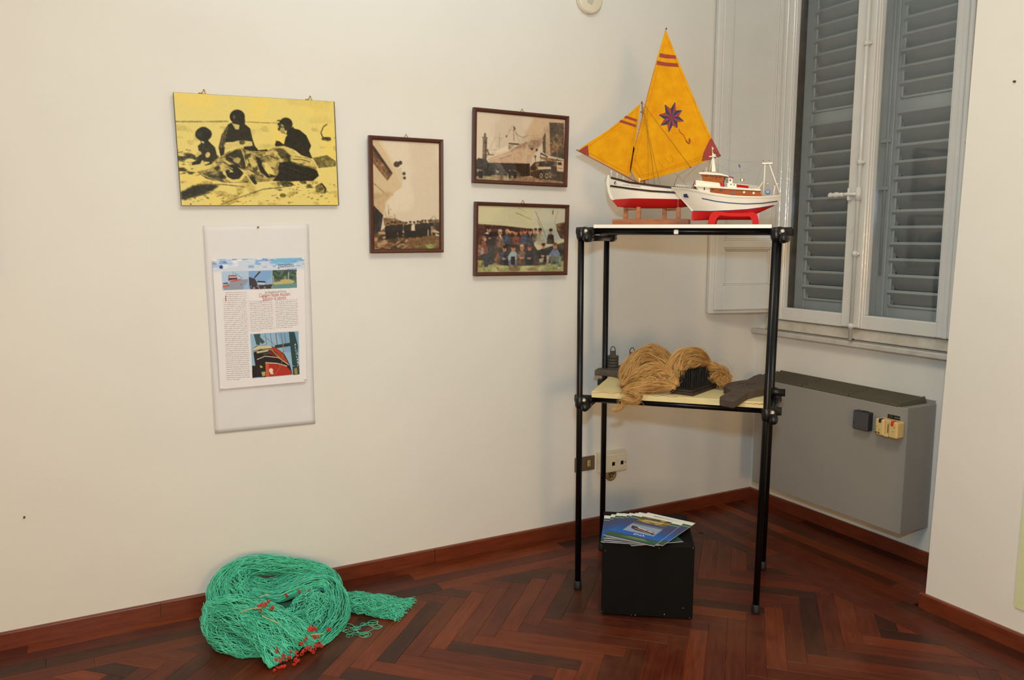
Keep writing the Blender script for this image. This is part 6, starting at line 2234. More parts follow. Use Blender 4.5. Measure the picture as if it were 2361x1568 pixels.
# ------------------------------------------------------------------ motor fishing vessel
VM = 0.115
hm_ = Hull([(0.3268, 1.6482), (0.3772, 1.6416), (0.4406, 1.6287), (0.4765, 1.6206), (0.5457, 1.6104), (0.5943, 1.6074), (0.6583, 1.6057), (0.7056, 1.6085), (0.7353, 1.6114)], [(0.4096, 1.5539), (0.4788, 1.5511), (0.5478, 1.5531), (0.6126, 1.5568), (0.6594, 1.5631), (0.7163, 1.5738)],
           [(0.4051, 1.5168), (0.4818, 1.5200), (0.6353, 1.5196), (0.6487, 1.5425), (0.6813, 1.5571), (0.7182, 1.5747)], [(0.3216, 1.6517), (0.3243, 1.6449), (0.3633, 1.6009), (0.4055, 1.5554), (0.4059, 1.5453), (0.4052, 1.5152)], [(0.7359, 1.6149), (0.7308, 1.5908), (0.7182, 1.5747)], 0.052, VM, pb=0.42, kd=0.35, kw=0.8, flare=0.82)
mv, mo_ = boat_root('model_fishing_vessel', 0.5, VM, 'white model motor fishing vessel with wooden deckhouse and red bottom', 'model boat', z=interp(hm_.keel, 0.5))
lput(hm_.skin(1, 2), 'hull', M_hullw, mv, mo_)
part(lput(hm_.skin(0, 1), 'hull_bottom', M_hullr, mv, mo_), 'red underwater hull')
lput(hm_.deck(0.006), 'deck', M_deck, mv, mo_)
ca = [(0.3305, 1.6437), (0.3775, 1.6381), (0.4409, 1.6253), (0.4767, 1.6172), (0.5459, 1.6070), (0.5945, 1.6041), (0.6584, 1.6024), (0.7057, 1.6052), (0.7333, 1.6078)]
lput(hm_.strake(ca, 0.005, 0.0022), 'rubbing_strake', M_hullw, mv, mo_)
part(lput(hm_.strake([(0.4465, 1.6009), (0.4970, 1.5893), (0.5468, 1.5827), (0.5787, 1.5800), (0.6119, 1.5782), (0.6673, 1.5802), (0.7234, 1.5882)], 0.0036, 0.0009), 'blue_stripe', M_bluep, mv, mo_), 'thin blue stripe along the white hull')
lput(hm_.strake([(0.4122, 1.5545), (0.4789, 1.5522), (0.5479, 1.5542), (0.6127, 1.5579), (0.6594, 1.5642), (0.7117, 1.5737)], 0.0022, 0.0006), 'waterline_stripe', M_bluep, mv, mo_)
q4 = [(0.3743, 1.6188), (0.3882, 1.6198), (0.3952, 1.6047), (0.3754, 1.6069)]
mb = MB()
mb.add([(u, hm_.side_v(u, z, -1, 0.004), z) for u, z in q4] + [(u, hm_.side_v(u, z, -1, -0.002), z) for u, z in q4], [(0, 1, 2, 3), (4, 7, 6, 5), (0, 4, 5, 1), (1, 5, 6, 2), (2, 6, 7, 3), (3, 7, 4, 0)])
lput(mb, 'anchor', M_bluep, mv, mo_)
me = text_mesh('VAGABONDO NETTI', 0.0052, space=1.25)
xs = [v.co.x for v in me.vertices]
n0, n1 = [(0.3608, 1.6384), (0.4387, 1.6243)]
kx = (n1[0] - n0[0]) / (max(xs) - min(xs))
map_mesh(me, lambda c: Vector((n0[0] + c.x * kx, hm_.side_v(n0[0] + c.x * kx, n0[1] + c.y + (n1[1] - n0[1]) * c.x / max(xs), -1, 0.0012) - 0.001, n0[1] + c.y + (n1[1] - n0[1]) * c.x / max(xs))) - mo_)
put('lettering', me, mat('name_brown', S(96, 66, 44), 0.5), mv)


def pz(pts, v0, v1, name, m_, parent=None):
    return lput(MB().prism(pts, v0, v1), name, m_, parent or mv, mo_)


pz([(0.4144, 1.6516), (0.4749, 1.6441), (0.4807, 1.6146), (0.4448, 1.6200)], 0.082, 0.148, 'fore_house', M_creamp)
ch = pz([(0.4752, 1.6423), (0.5444, 1.6356), (0.6583, 1.6268), (0.6686, 1.6042), (0.5774, 1.6036), (0.4761, 1.6145)], 0.078, 0.152, 'deckhouse', M_mahog)
pz([(0.4167, 1.6527), (0.5444, 1.6419), (0.6604, 1.6327), (0.6614, 1.6266), (0.5446, 1.6349), (0.4739, 1.6407), (0.4169, 1.6470)], 0.074, 0.156, 'boat_deck', M_creamp)
pz([(0.4201, 1.6711), (0.5096, 1.6588), (0.5150, 1.6437), (0.4207, 1.6509)], 0.085, 0.145, 'upper_house', M_creamp)
pz([(0.5114, 1.6583), (0.5242, 1.6581), (0.5247, 1.6427), (0.5151, 1.6428)], 0.083, 0.147, 'red_locker', M_redp)
wh = pz([(0.4393, 1.6950), (0.5278, 1.6831), (0.5223, 1.6578), (0.4461, 1.6669)], 0.088, 0.142, 'wheelhouse', M_mahog)
pz([(0.4310, 1.7000), (0.4650, 1.7006), (0.5118, 1.6943), (0.5435, 1.6843), (0.5427, 1.6810), (0.5105, 1.6871), (0.4340, 1.6934)], 0.080, 0.150, 'wheelhouse_roof', M_creamp)
M_win = mat('dark_window', S(40, 28, 22), 0.15)
for (a, b, w_, h_) in ((1624, 406, 3.0, 1.6), (1628, 405.6, 2.2, 1.6), (1642, 406.5, 3.6, 1.8), (1651, 408.8, 3.8, 1.8), (1660, 409.4, 3.4, 1.8)):
    pass
for u, z in [(0.4585, 1.6856), (0.4812, 1.6846), (0.4967, 1.6802), (0.5104, 1.6795)]:
    lput(MB().span((u - 0.0032, 0.0872, z - 0.0016), (u + 0.0032, 0.0885, z + 0.0016)), 'window', M_win, wh, mo_)
for u, z in [(0.4844, 1.6331), (0.5159, 1.6298)]:
    lput(MB().span((u - 0.0045, 0.0772, z - 0.0022), (u + 0.0045, 0.079, z + 0.0022)), 'window', M_win, ch, mo_)
u, z = [(0.5609, 1.6208)][0]
lput(MB().span((u - 0.006, 0.0772, z - 0.0058), (u + 0.006, 0.079, z + 0.0058)), 'window', mat('grey_glass', S(110, 92, 72), 0.1), ch, mo_)
for u, z in [(0.6012, 1.6219), (0.6360, 1.6186)]:
    lput(MB().lathe([(0.0045, 0.0), (0.0045, -0.0012), (0.003, -0.0016)], (u, 0.078, z), axis='Y', n=12), 'porthole', M_creamp, ch, mo_)
for u, z in [(0.4540, 1.6385)]:
    lput(MB().span((u - 0.002, 0.081, z - 0.006), (u + 0.002, 0.083, z + 0.004)), 'door_slit', M_win, mv, mo_)
# mast
m1 = [(0.4771, 1.7037), (0.4926, 1.7034), (0.4820, 1.7740), (0.4771, 1.7741)]
lput(MB().prism(m1, 0.110, 0.120), 'mast', M_creamp, mv, mo_)
mp = [(0.4781, 1.7708), (0.4755, 1.7986)]
lput(MB().tube([(mp[0][0], VM, mp[0][1]), (mp[1][0], VM, mp[1][1])], [0.0016, 0.0009], 8), 'mast_pole', M_creamp, mv, mo_)
lgs = [(0.4690, 1.7038), (0.4770, 1.7545)]
lput(MB().tube([(lgs[0][0], VM, lgs[0][1]), (lgs[1][0], VM, lgs[1][1])], 0.0014, 6), 'mast_leg', M_creamp, mv, mo_)
pf = [(0.4657, 1.7523), (0.4930, 1.7623)]
lput(MB().span((pf[0][0], 0.103, pf[1][1] - 0.0032), (pf[1][0], 0.127, pf[1][1]), 0.0008), 'mast_platform', M_creamp, mv, mo_)
rd = [(0.4790, 1.7912), (0.4863, 1.7673)]
lput(MB().ball((rd[0][0], VM, rd[0][1]), 0.003, 10), 'lantern', M_creamp, mv, mo_)
lput(MB().lathe([(0.0035, 0), (0.0025, 0.006), (0.001, 0.012)], (rd[1][0], VM, rd[1][1] - 0.004), n=10), 'radar', M_creamp, mv, mo_)
bf = [(0.4812, 1.7747), (0.4941, 1.7759), (0.4952, 1.7717), (0.4821, 1.7707)]
lput(MB().prism(bf, 0.112, 0.1125), 'pennant', M_navy, mv, mo_)
for u, z in [(0.4581, 1.7152)]:
    rg = [(u + 0.003 * math.cos(t), 0.095, z + 0.003 * math.sin(t)) for t in np.linspace(0, 2 * math.pi, 13)]
    lput(MB().tube(rg, 0.0006, 5, caps=False).tube([(u, 0.095, z - 0.014), (u, 0.095, z - 0.003)], 0.0006, 5), 'loop_antenna', M_creamp, mv, mo_)
for u, z in [(0.4472, 1.7024), (0.4675, 1.7020)]:
    lput(MB().tube([(u, 0.09, z - 0.002), (u, 0.09, z + 0.005)], 0.001, 6), 'post', M_wale, mv, mo_)
# funnel
fn_ = pz([(0.5410, 1.6801), (0.5571, 1.6774), (0.5568, 1.6546), (0.5403, 1.6549)], 0.100, 0.130, 'funnel', M_creamp)
lput(MB().prism([(0.5423, 1.6879), (0.5585, 1.6822), (0.5581, 1.6788), (0.5416, 1.6840)], 0.0985, 0.1315), 'funnel_top', M_bluep, fn_, mo_)
lput(MB().prism([(0.5416, 1.6840), (0.5581, 1.6788), (0.5573, 1.6753), (0.5408, 1.6805)], 0.0988, 0.1312), 'funnel_band', M_redp, fn_, mo_)
u, z = [(0.5484, 1.6692)][0]
star = []
for k in range(10):
    r_ = 0.0052 if k % 2 == 0 else 0.0021
    a = math.pi / 2 + k * math.pi / 5
    star.append((u + r_ * math.cos(a), z + r_ * math.sin(a)))
lput(MB().prism(star, 0.0992, 0.1001), 'star', M_navy, fn_, mo_)
cs_ = pz([(0.5382, 1.6592), (0.5718, 1.6554), (0.5724, 1.6400), (0.5388, 1.6429)], 0.090, 0.138, 'engine_casing', M_creamp)
for u, z in [(0.5520, 1.6526), (0.5641, 1.6508)]:
    lput(MB().lathe([(0.0024, 0), (0.0024, -0.0012)], (u, 0.0902, z), axis='Y', n=10), 'porthole', M_win, cs_, mo_)
# ladder beside the wheelhouse
ld = [(0.5286, 1.6805), (0.5358, 1.6592), (0.5342, 1.6820), (0.5411, 1.6591)]
lm = MB().tube([(ld[0][0], 0.09, ld[0][1]), (ld[1][0], 0.09, ld[1][1])], 0.0007, 5).tube([(ld[2][0], 0.09, ld[2][1]), (ld[3][0], 0.09, ld[3][1])], 0.0007, 5)
for k in range(5):
    t = (k + .5) / 5
    lm.tube([(ld[0][0] + (ld[1][0] - ld[0][0]) * t, 0.09, ld[0][1] + (ld[1][1] - ld[0][1]) * t), (ld[2][0] + (ld[3][0] - ld[2][0]) * t, 0.09, ld[2][1] + (ld[3][1] - ld[2][1]) * t)], 0.0006, 5)
lput(lm, 'ladder', M_wale, mv, mo_)
# ship's boat
lb = [(0.5737, 1.6534), (0.6166, 1.6479)]
rings = []
for i in range(13):
    t = i / 12
    w_ = 0.008 * math.sin(math.pi * (0.08 + 0.84 * t)) ** .7
    u = lb[0][0] + (lb[1][0] - lb[0][0]) * t
    z = lb[0][1] + (lb[1][1] - lb[0][1]) * t
    rings.append([(u, 0.092 - w_, z), (u, 0.092 - w_ * .85, z - 0.005), (u, 0.092, z - 0.010), (u, 0.092 + w_ * .85, z - 0.005), (u, 0.092 + w_, z)])
dh = lput(MB().loft(rings), 'lifeboat', M_redp, mv, mo_)
lput(MB().tube([r_[0] for r_ in rings], 0.001, 6).tube([r_[4] for r_ in rings], 0.001, 6), 'gunwale', M_creamp, dh, mo_)
lput(MB().loft([[(r_[0][0], 0.092 + (r_[0][1] - .092) * .9, r_[0][2] + .0005), (r_[0][0], 0.092, r_[0][2] + 0.0028), (r_[0][0], 0.092 + (r_[4][1] - .092) * .9, r_[4][2] + .0005)] for r_ in rings]), 'cover', M_creamp, dh, mo_)
# flags
fp = [(0.5813, 1.6560), (0.5810, 1.6780)]
fl_ = lput(MB().tube([(fp[0][0], VM, fp[0][1]), (fp[1][0], VM, fp[1][1])], 0.0006, 5), 'flagstaff', M_creamp, mv, mo_)
for pts, m_ in (([(0.5813, 1.6767), (0.5887, 1.6754), (0.5890, 1.6673), (0.5816, 1.6684)], mat('flag_green', S(74, 140, 70), 0.7)), ([(0.5887, 1.6754), (0.5939, 1.6740), (0.5942, 1.6659), (0.5890, 1.6673)], M_hullw), ([(0.5939, 1.6740), (0.5990, 1.6743), (0.5993, 1.6661), (0.5942, 1.6659)], mat('flag_red', S(206, 60, 54), 0.7))):
    lput(MB().prism(pts, VM - 0.0003, VM + 0.0003), 'flag_stripe', m_, fl_, mo_)
dq = [(0.5771, 1.7303), (0.5839, 1.7231), (0.5832, 1.7124), (0.5757, 1.7210)]
dm = lput(MB().prism(dq, 0.0995, 0.1005), 'black_diamond', M_black, mv, mo_)
# stern gantry
for a, b, r_ in (([(0.6727, 1.7275), (0.6714, 1.6085)], 0, 0.0022), ([(0.6883, 1.7271), (0.7310, 1.6126)], 0, 0.0022), ([(0.7124, 1.6530), (0.7073, 1.6081)], 0, 0.0019), ([(0.6676, 1.6618), (0.6522, 1.6330)], 0, 0.0017), ([(0.7101, 1.6515), (0.7225, 1.6521)], 0, 0.0018), ([(0.6774, 1.6528), (0.6867, 1.6534)], 0, 0.0015), ([(0.7148, 1.6498), (0.7321, 1.6094)], 0, 0.0016)):
    for vv in (0.092, 0.14):
        lput(MB().tube([(a[0][0], 0.108 if vv < .1 else 0.124, a[0][1]), (a[1][0], vv, a[1][1])], r_, 8), 'gantry_leg', M_creamp, mv, mo_)
gb = [(0.6616, 1.7301), (0.7003, 1.7348)]
lput(MB().span((gb[0][0], 0.104, gb[0][1] - 0.004), (gb[1][0], 0.128, gb[0][1] + 0.003), 0.0015), 'gantry_beam', M_creamp, mv, mo_)
for u, z in [(0.6650, 1.7418), (0.6869, 1.7421)]:
    lput(MB().ball((u, VM, z), 0.0016, 8), 'lamp', M_wale, mv, mo_)
u, z = [(0.6864, 1.6244)][0]
lput(MB().lathe([(0.0075, -0.012), (0.009, -0.010), (0.0055, -0.007), (0.0055, 0.007), (0.009, 0.010), (0.0075, 0.012)], (u, VM, z), axis='Y', n=16), 'winch', M_bluep, mv, mo_)
u, z = [(0.3804, 1.6366)][0]
lput(MB().lathe([(0.005, -0.008), (0.006, -0.006), (0.004, -0.004), (0.004, 0.004), (0.006, 0.006), (0.005, 0.008)], (u + .006, VM, z), axis='Y', n=14), 'windlass', M_bluep, mv, mo_)
# rails
rr = MB()
for pts, n_ in (([(0.3443, 1.6573), (0.4106, 1.6464)], 8), ([(0.6182, 1.6492), (0.6560, 1.6430)], 6)):
    base = [interp(hm_.sheer, pts[0][0] + (pts[1][0] - pts[0][0]) * k / n_) for k in range(n_ + 1)]
    for vv in ((0.085, 0.145) if n_ == 8 else (0.077, 0.153)):
        P_ = []
        for k in range(n_ + 1):
            t = k / n_
            u = pts[0][0] + (pts[1][0] - pts[0][0]) * t
            z = pts[0][1] + (pts[1][1] - pts[0][1]) * t
            v_ = VM + (vv - VM) * (min(1, 0.25 + t) if n_ == 8 else 1)
            P_.append((u, v_, z))
            zb_ = z - 0.014
            rr.tube([(u, v_, zb_), (u, v_, z)], 0.0005, 5)
        rr.tube(P_, 0.0006, 5)
        rr.tube([(a, b, c - 0.005) for a, b, c in P_], 0.0004, 5)
ro_ = lput(rr, 'railing', M_creamp, mv, mo_)
for pts in ([(0.4129, 1.6511), (0.4172, 1.6708), (0.4067, 1.6379)], [(0.4195, 1.6510), (0.4222, 1.6691), (0.4134, 1.6362)]):
    lput(MB().tube([(u, 0.086, z) for u, z in pts], 0.0011, 6), 'davit', M_mahog, mv, mo_)
wr = MB()
for pts in ([(0.4901, 1.7602), (0.5292, 1.7479), (0.5712, 1.7388), (0.6613, 1.7358)], [(0.4909, 1.7357), (0.5567, 1.6985), (0.6196, 1.7183), (0.6629, 1.7350)], [(0.5424, 1.6955), (0.6124, 1.7006), (0.6601, 1.7286)], [(0.5768, 1.7370), (0.5853, 1.7012), (0.5927, 1.6750)], [(0.6618, 1.7254), (0.6427, 1.6531)]):
    wr.tube([(u, 0.11, z) for u, z in spline(pts, 20)], 0.0003, 4)
lput(wr, 'rigging_wire', M_wire, mv, mo_)['kind'] = 'stuff'
rud = pz([(0.6503, 1.5425), (0.6603, 1.5457), (0.6591, 1.5196), (0.6496, 1.5196)], 0.113, 0.117, 'rudder', M_hullr)

# red cradle
cr_, cro = boat_root('boat_cradle', 0.5, VM, 'bright red arched wooden cradle under the fishing vessel', 'stand')
arch = [(0.4710, 1.5044), (0.4770, 1.5314), (0.4843, 1.5455), (0.4977, 1.5520), (0.5171, 1.5506), (0.5477, 1.5452), (0.5955, 1.5442), (0.6380, 1.5474), (0.6508, 1.5408), (0.6568, 1.5253), (0.6592, 1.5042), (0.6366, 1.5042), (0.6345, 1.5172), (0.6245, 1.5319), (0.5960, 1.5312), (0.5482, 1.5321), (0.5160, 1.5364), (0.5046, 1.5249), (0.4977, 1.5044)]
arch = [(u, ZT - 0.0004 if z < ZT + 0.006 else z) for u, z in arch]
for v0_ in (0.074, 0.148):
    lput(MB().prism(arch, v0_, v0_ + 0.009), 'side_frame', M_redp, cr_, cro)
for a in (0, 9):
    u0_ = arch[a][0] + (0.004 if a == 0 else -0.012)
    lput(MB().span((u0_, 0.083, ZT - 0.0004), (u0_ + 0.012, 0.148, ZT + 0.009), 0.001), 'cross_bar', M_redp, cr_, cro)


# ================================================================== rope-making tools on the middle shelf
ZM = 0.8365
M_oldwood = mat('old_dark_wood', S(84, 66, 52), 0.7, col2=S(58, 46, 38), vscale=26, stretch=(1, 1, 1), bump=0.5, bscale=40)
M_spool = mat('worn_wood', S(92, 78, 64), 0.75, col2=S(66, 56, 46), vscale=30, bump=0.4, bscale=70)
M_iron = mat('rusted_iron', S(84, 54, 36), 0.7, metal=0.3, var=0.2, vscale=40)
M_comb = mat('black_comb_wood', S(34, 26, 22), 0.55, col2=S(58, 38, 28), vscale=18, bump=0.3, bscale=50)
M_tine = mat('steel_tines', S(44, 44, 44), 0.35, metal=0.6, var=0.3, vscale=60)
M_hemp = mat('hemp_fibre', S(224, 176, 106), 0.55, col2=S(192, 138, 70), vscale=26, spec=0.4, island=0.3)
M_hempd = mat('hemp_core', S(120, 82, 42), 0.8, var=0.25, vscale=60, bump=0.5, bscale=120)


def rounded_plank(mb, poly, z0, z1, r=0.004, n=3):
    """plank from an outline in plan, arrises rounded"""
    c = np.mean(np.array(poly), axis=0)
    P = [Vector(p) for p in poly]
    N = len(P)

    def ins(d):
        out = []
        for k in range(N):
            e1 = (P[k] - P[k - 1]).normalized()
            e2 = (P[(k + 1) % N] - P[k]).normalized()
            n1, n2 = Vector((-e1.y, e1.x)), Vector((-e2.y, e2.x))
            q = n1 + n2
            q = q / max(q.dot(n1), 0.4)
            out.append(P[k] + q * d)
        return out
    A = area2([(p.x, p.y) for p in P])
    s = 1 if A > 0 else -1
    rings = []
    for d, z in ((r, z0), (r * .3, z0 + r * .3), (0, z0 + r), (0, z1 - r), (r * .3, z1 - r * .3), (r, z1)):
        rings.append([(q.x, q.y, z) for q in ins(d * s)])
    mb.loft(rings, closed=True, caps=True, smooth=False)
    return mb


def smooth_outline(pts, n):
    P = np.array(list(pts) + [pts[0]])
    return [tuple(q) for q in spline(P, n + 1)[:-1]]


# notched board with two stacks of rings
o_ = Vector((-1.2, -0.5, ZM))
bq = [(-1.2559, -0.2687), (-1.2126, -0.2298), (-1.1808, -0.2254), (-1.1069, -0.2068), (-1.0390, -0.2056), (-0.9662, -0.2357), (-0.9425, -0.3338), (-1.0473, -0.4933), (-1.2189, -0.6204), (-1.2485, -0.5122), (-1.2260, -0.4264), (-1.2058, -0.3539), (-1.2195, -0.3140)]
T1 = tag(empty('ropewalk_board', (bq[9][0], bq[9][1], ZM)), 'weathered wooden board with two ringed bobbins and iron loops beside the hemp', 'tool')
tb = Vector((bq[9][0], bq[9][1], ZM))
mb = rounded_plank(MB(), smooth_outline(bq, 40), ZM + 0.0005, 0.862, 0.004)
mb.v = [tuple(Vector(q) - tb) for q in mb.v]
mb.build('board', M_spool, T1)
for i, p in enumerate([(-1.1337, -0.2356), (-1.0698, -0.2963)]):
    c = (p[0] - tb.x, p[1] - tb.y, 0.862 - tb.z)
    R_ = 0.0272 if i == 0 else 0.0262
    prof = [(R_ * .75, 0)]
    n_ = 4
    hgt = 0.0135 if i == 0 else 0.013
    for k in range(n_):
        z = k * hgt
        r_ = R_ * (1 if (i == 0 or k < 3) else 0.78)
        prof += [(r_ * .78, z + 0.001), (r_ * .97, z + 0.002), (r_, z + hgt * .35), (r_, z + hgt * .65), (r_ * .97, z + hgt - 0.002), (r_ * .78, z + hgt - 0.001)]
    prof += [(R_ * .45, n_ * hgt), (R_ * .44, n_ * hgt + 0.018), (R_ * .40, n_ * hgt + 0.0195), (0, n_ * hgt + 0.0195)]
    b = MB().lathe(prof, c, n=28).build('bobbin', M_spool, T1)
    zt = c[2] + n_ * hgt
    lp = [(c[0] + 0.0115 * math.cos(math.pi * s_ / 12) * 0.693, c[1] - 0.0115 * math.cos(math.pi * s_ / 12) * 0.721, zt + 0.014 + 0.026 * math.sin(math.pi * s_ / 12) ** .8) for s_ in range(13)]
    lp = [(lp[0][0], lp[0][1], zt + 0.001)] + lp + [(lp[-1][0], lp[-1][1], zt + 0.001)]
    MB().tube(lp, 0.0019, 8).build('iron_loop', M_iron, b)

# hackling comb
hb_ = [(-1.1996, -0.8516), (-1.2223, -0.7547), (-0.9639, -0.6281), (-0.9521, -0.7417)]
hc = Vector((sum(p[0] for p in hb_) / 4, sum(p[1] for p in hb_) / 4, ZM))
e1 = Vector((hb_[0][0] - hb_[1][0], hb_[0][1] - hb_[1][1]))
e2 = Vector((hb_[3][0] - hb_[0][0], hb_[3][1] - hb_[0][1]))
ha = math.atan2(e2.y, e2.x)
hl, hw = e2.length, e1.length
HC = tag(empty('hackling_comb', hc, ha), 'dark wooden hackling comb with rows of upright iron tines', 'comb')
MB().span((-hl / 2, -hw / 2, 0.0005), (hl / 2, hw / 2, 0.013), 0.002).build('base', M_comb, HC)
MB().span((-hl / 2 + 0.003, -hw / 2 + 0.006, 0.013), (hl / 2 - 0.02, hw / 2 - 0.006, 0.021), 0.002).build('tine_block', M_comb, HC)
tl_ = []
NX_, NY_ = 15, 9
lx0, lx1 = -hl / 2 + 0.012, hl / 2 - 0.034
g = np.random.default_rng(2)
for i in range(NX_):
    for j in range(NY_):
        x = lx0 + (lx1 - lx0) * i / (NX_ - 1)
        y = (-hw / 2 + 0.011) + (hw - 0.022) * j / (NY_ - 1)
        dx, dy = g.normal(0, 0.0012, 2)
        tl_.append([(x, y, 0.018), (x + dx * .5, y + dy * .5, 0.055), (x + dx, y + dy, 0.096 + g.normal(0, .0015))])
to = put('tines', strands_mesh('tines', np.array(tl_), np.full(len(tl_), 0.0017), 5), M_tine, HC)
to['kind'] = 'stuff'

# forked wooden tool at the right
fq = [(-1.0207, -0.8360), (-0.9514, -0.7950), (-0.8924, -0.7858), (-0.8430, -0.7824), (-0.7458, -0.7250), (-0.6850, -0.7002), (-0.6959, -0.7507), (-0.7791, -0.8501), (-0.8934, -0.9550), (-0.9327, -0.9657), (-0.9804, -0.9716), (-1.0369, -0.9872), (-1.1109, -1.0306), (-1.1815, -1.0764), (-1.2087, -1.0871), (-1.2182, -1.0618), (-1.2238, -1.0319), (-1.1986, -1.0037), (-1.1387, -0.9685), (-1.0661, -0.9272), (-1.0501, -0.8842), (-1.0409, -0.8575)]
ft = Vector((fq[10][0], fq[10][1], ZM))
FT = tag(empty('forked_wooden_tool', ft), 'dark carved wooden tool with a forked handle lying on the shelf', 'tool')
mb = rounded_plank(MB(), fq, ZM + 0.0006, 0.866, 0.0035)
mb.v = [tuple(Vector(q) - ft) for q in mb.v]
mb.build('body', M_oldwood, FT)
gr = MB()
for pts in ([(-0.9633, -0.8514), (-0.9366, -0.8433), (-0.9276, -0.8535)], [(-0.9118, -0.8374), (-0.9006, -0.8454), (-0.9254, -0.8655)], [(-0.9431, -0.8834), (-0.9073, -0.8640), (-0.9158, -0.8868)], [(-0.9655, -0.8825), (-0.9698, -0.8962)], [(-0.8927, -0.8661), (-0.8838, -0.8762)], [(-1.1523, -1.0013), (-1.1452, -1.0098), (-1.1513, -1.0207)]):
    gr.tube([(p[0] - ft.x, p[1] - ft.y, 0.8661 - ft.z) for p in spline(pts, 6)], 0.0013, 5)
gr.build('carved_mark', mat('carved_dark', S(34, 26, 20), 0.9), FT)

# yellow pencil on the heater's top edge
PC = tag(empty('pencil', (-0.186, -0.243, 0.7455)), 'yellow pencil lying along the top edge of the heater', 'pencil')
MB().tube([(0, 0.032, 0.0), (0, -0.05, 0.0)], 0.0036, 6, smooth=False).build('shaft', mat('yellow_lacquer', S(214, 160, 40), 0.4), PC)
MB().tube([(0, 0.032, 0.0), (0, 0.044, 0.0)], [0.0036, 0.0008], 6, smooth=False).build('tip', M_stand, PC)

# ------------------------------------------------------------------ hank of combed hemp
HP, hpo = boat_root('hemp_fibre', 0.26, 0.06, 'golden tangle of combed hemp fibre heaped over the comb and shelf edge', 'fibre', z=ZM)
ZF = ZM + 0.001
hb2 = [
    ([(0.1603, 0.1000, 0.8592), (0.1613, 0.1300, 0.9048), (0.1968, 0.1700, 0.9550), (0.2471, 0.1900, 0.9801), (0.3069, 0.1700, 0.9640), (0.3430, 0.1400, 0.9238)], (0.02, 0.034, 0.038, 0.034, 0.03), (0.014, 0.024, 0.026, 0.022), 420, 0.24, ZF),
    ([(0.1772, 0.0800, 0.8851), (0.2084, 0.1200, 0.9412), (0.2581, 0.1400, 0.9587), (0.3124, 0.1300, 0.9415), (0.3552, 0.1000, 0.8954)], (0.026, 0.03, 0.03), (0.02, 0.024, 0.02), 320, 0.3, ZF),
    ([(0.3650, 0.0700, 0.9079), (0.3005, 0.0900, 0.9257), (0.2329, 0.0800, 0.9060), (0.1843, 0.0600, 0.8746), (0.1644, 0.0350, 0.8548)], (0.016, 0.03, 0.034, 0.028, 0.012), (0.016, 0.024, 0.026, 0.014), 360, 0.28, ZF),
    ([(0.3699, 0.0350, 0.8672), (0.3096, 0.0300, 0.8696), (0.2514, 0.0200, 0.8644), (0.2030, 0.0120, 0.8542), (0.1668, 0.0040, 0.8272)], (0.006, 0.022, 0.026, 0.024, 0.022, 0.012), (0.005, 0.018, 0.02, 0.016, 0.012), 340, 0.16, ZF),
    ([(0.3326, 0.0600, 0.8902), (0.2724, 0.0500, 0.8815), (0.2224, 0.0400, 0.8715)], (0.02, 0.03, 0.02), (0.02, 0.025, 0.018), 220, 0.35, ZF),
    ([(0.1755, 0.0120, 0.8473), (0.2140, -0.0120, 0.8401), (0.2395, -0.0200, 0.8259), (0.2198, -0.0220, 0.8076), (0.1819, -0.0220, 0.8156), (0.1756, -0.0220, 0.7908), (0.1586, -0.0220, 0.7756), (0.1362, -0.0220, 0.7706)], (0.014, 0.016, 0.014, 0.012, 0.01, 0.007, 0.005, 0.003), (0.010, 0.010, 0.009, 0.008, 0.005, 0.003), 200, 0.2, None),
    ([(0.3682, 0.0500, 0.8696), (0.3567, 0.0800, 0.9198), (0.3760, 0.1100, 0.9688), (0.4170, 0.1400, 0.9877), (0.4594, 0.1700, 0.9750), (0.4863, 0.1900, 0.9450)], (0.016, 0.024, 0.032, 0.036, 0.03, 0.014), (0.012, 0.02, 0.022, 0.022, 0.01), 420, 0.22, ZF),
    ([(0.3817, 0.0700, 0.9158), (0.3956, 0.0900, 0.9483), (0.4332, 0.1200, 0.9597), (0.4745, 0.1600, 0.9524)], (0.014, 0.024, 0.026, 0.014), (0.012, 0.016, 0.012), 240, 0.26, ZF),
    ([(0.4797, 0.1900, 0.9376), (0.5133, 0.2100, 0.9220), (0.5444, 0.2200, 0.9006), (0.5558, 0.2150, 0.8769), (0.5409, 0.1900, 0.8518)], (0.014, 0.022, 0.024, 0.02, 0.01), (0.012, 0.018, 0.018, 0.01), 240, 0.22, ZF),
    ([(0.4940, 0.2000, 0.9010), (0.5233, 0.2100, 0.8831), (0.5399, 0.2000, 0.8643)], (0.02, 0.022, 0.014), (0.02, 0.02, 0.014), 150, 0.3, ZF),
    ([(0.2896, 0.0750, 0.8888), (0.3111, 0.0900, 0.9157), (0.3401, 0.1000, 0.9439)], (0.009, 0.011, 0.008), (0.008, 0.009, 0.007), 110, 0.1, ZF),
    ([(0.2529, 0.1500, 0.9678), (0.2637, 0.1700, 0.9944), (0.2852, 0.1700, 0.9846), (0.2977, 0.1600, 0.9578)], (0.008, 0.01, 0.009), (0.007, 0.009, 0.007), 90, 0.15, ZF),
    ([(0.3612, 0.0500, 0.8797), (0.3655, 0.0650, 0.9087), (0.3801, 0.0800, 0.9350)], (0.006, 0.014, 0.012), (0.005, 0.012, 0.01), 160, 0.3, ZF),
]
core = MB()
allL = []
for k, (pth, wd, th, cnt, wob, zm) in enumerate(hb2):
    core_mb(core, pth, wd, th, zmin=zm, k=0.66)
    C = bundle(pth, wd, th, max(8, cnt // 9), M=30, wob=wob * 1.0, seed=20 + k, fill=(0.55, 1.08), waves=1.5)
    L = locks(C, 13, 0.0046, 40 + k, 1.2)
    if zm is not None:
        L[:, :, 2] = np.maximum(L[:, :, 2], zm)
    allL.append(L)
g = np.random.default_rng(11)
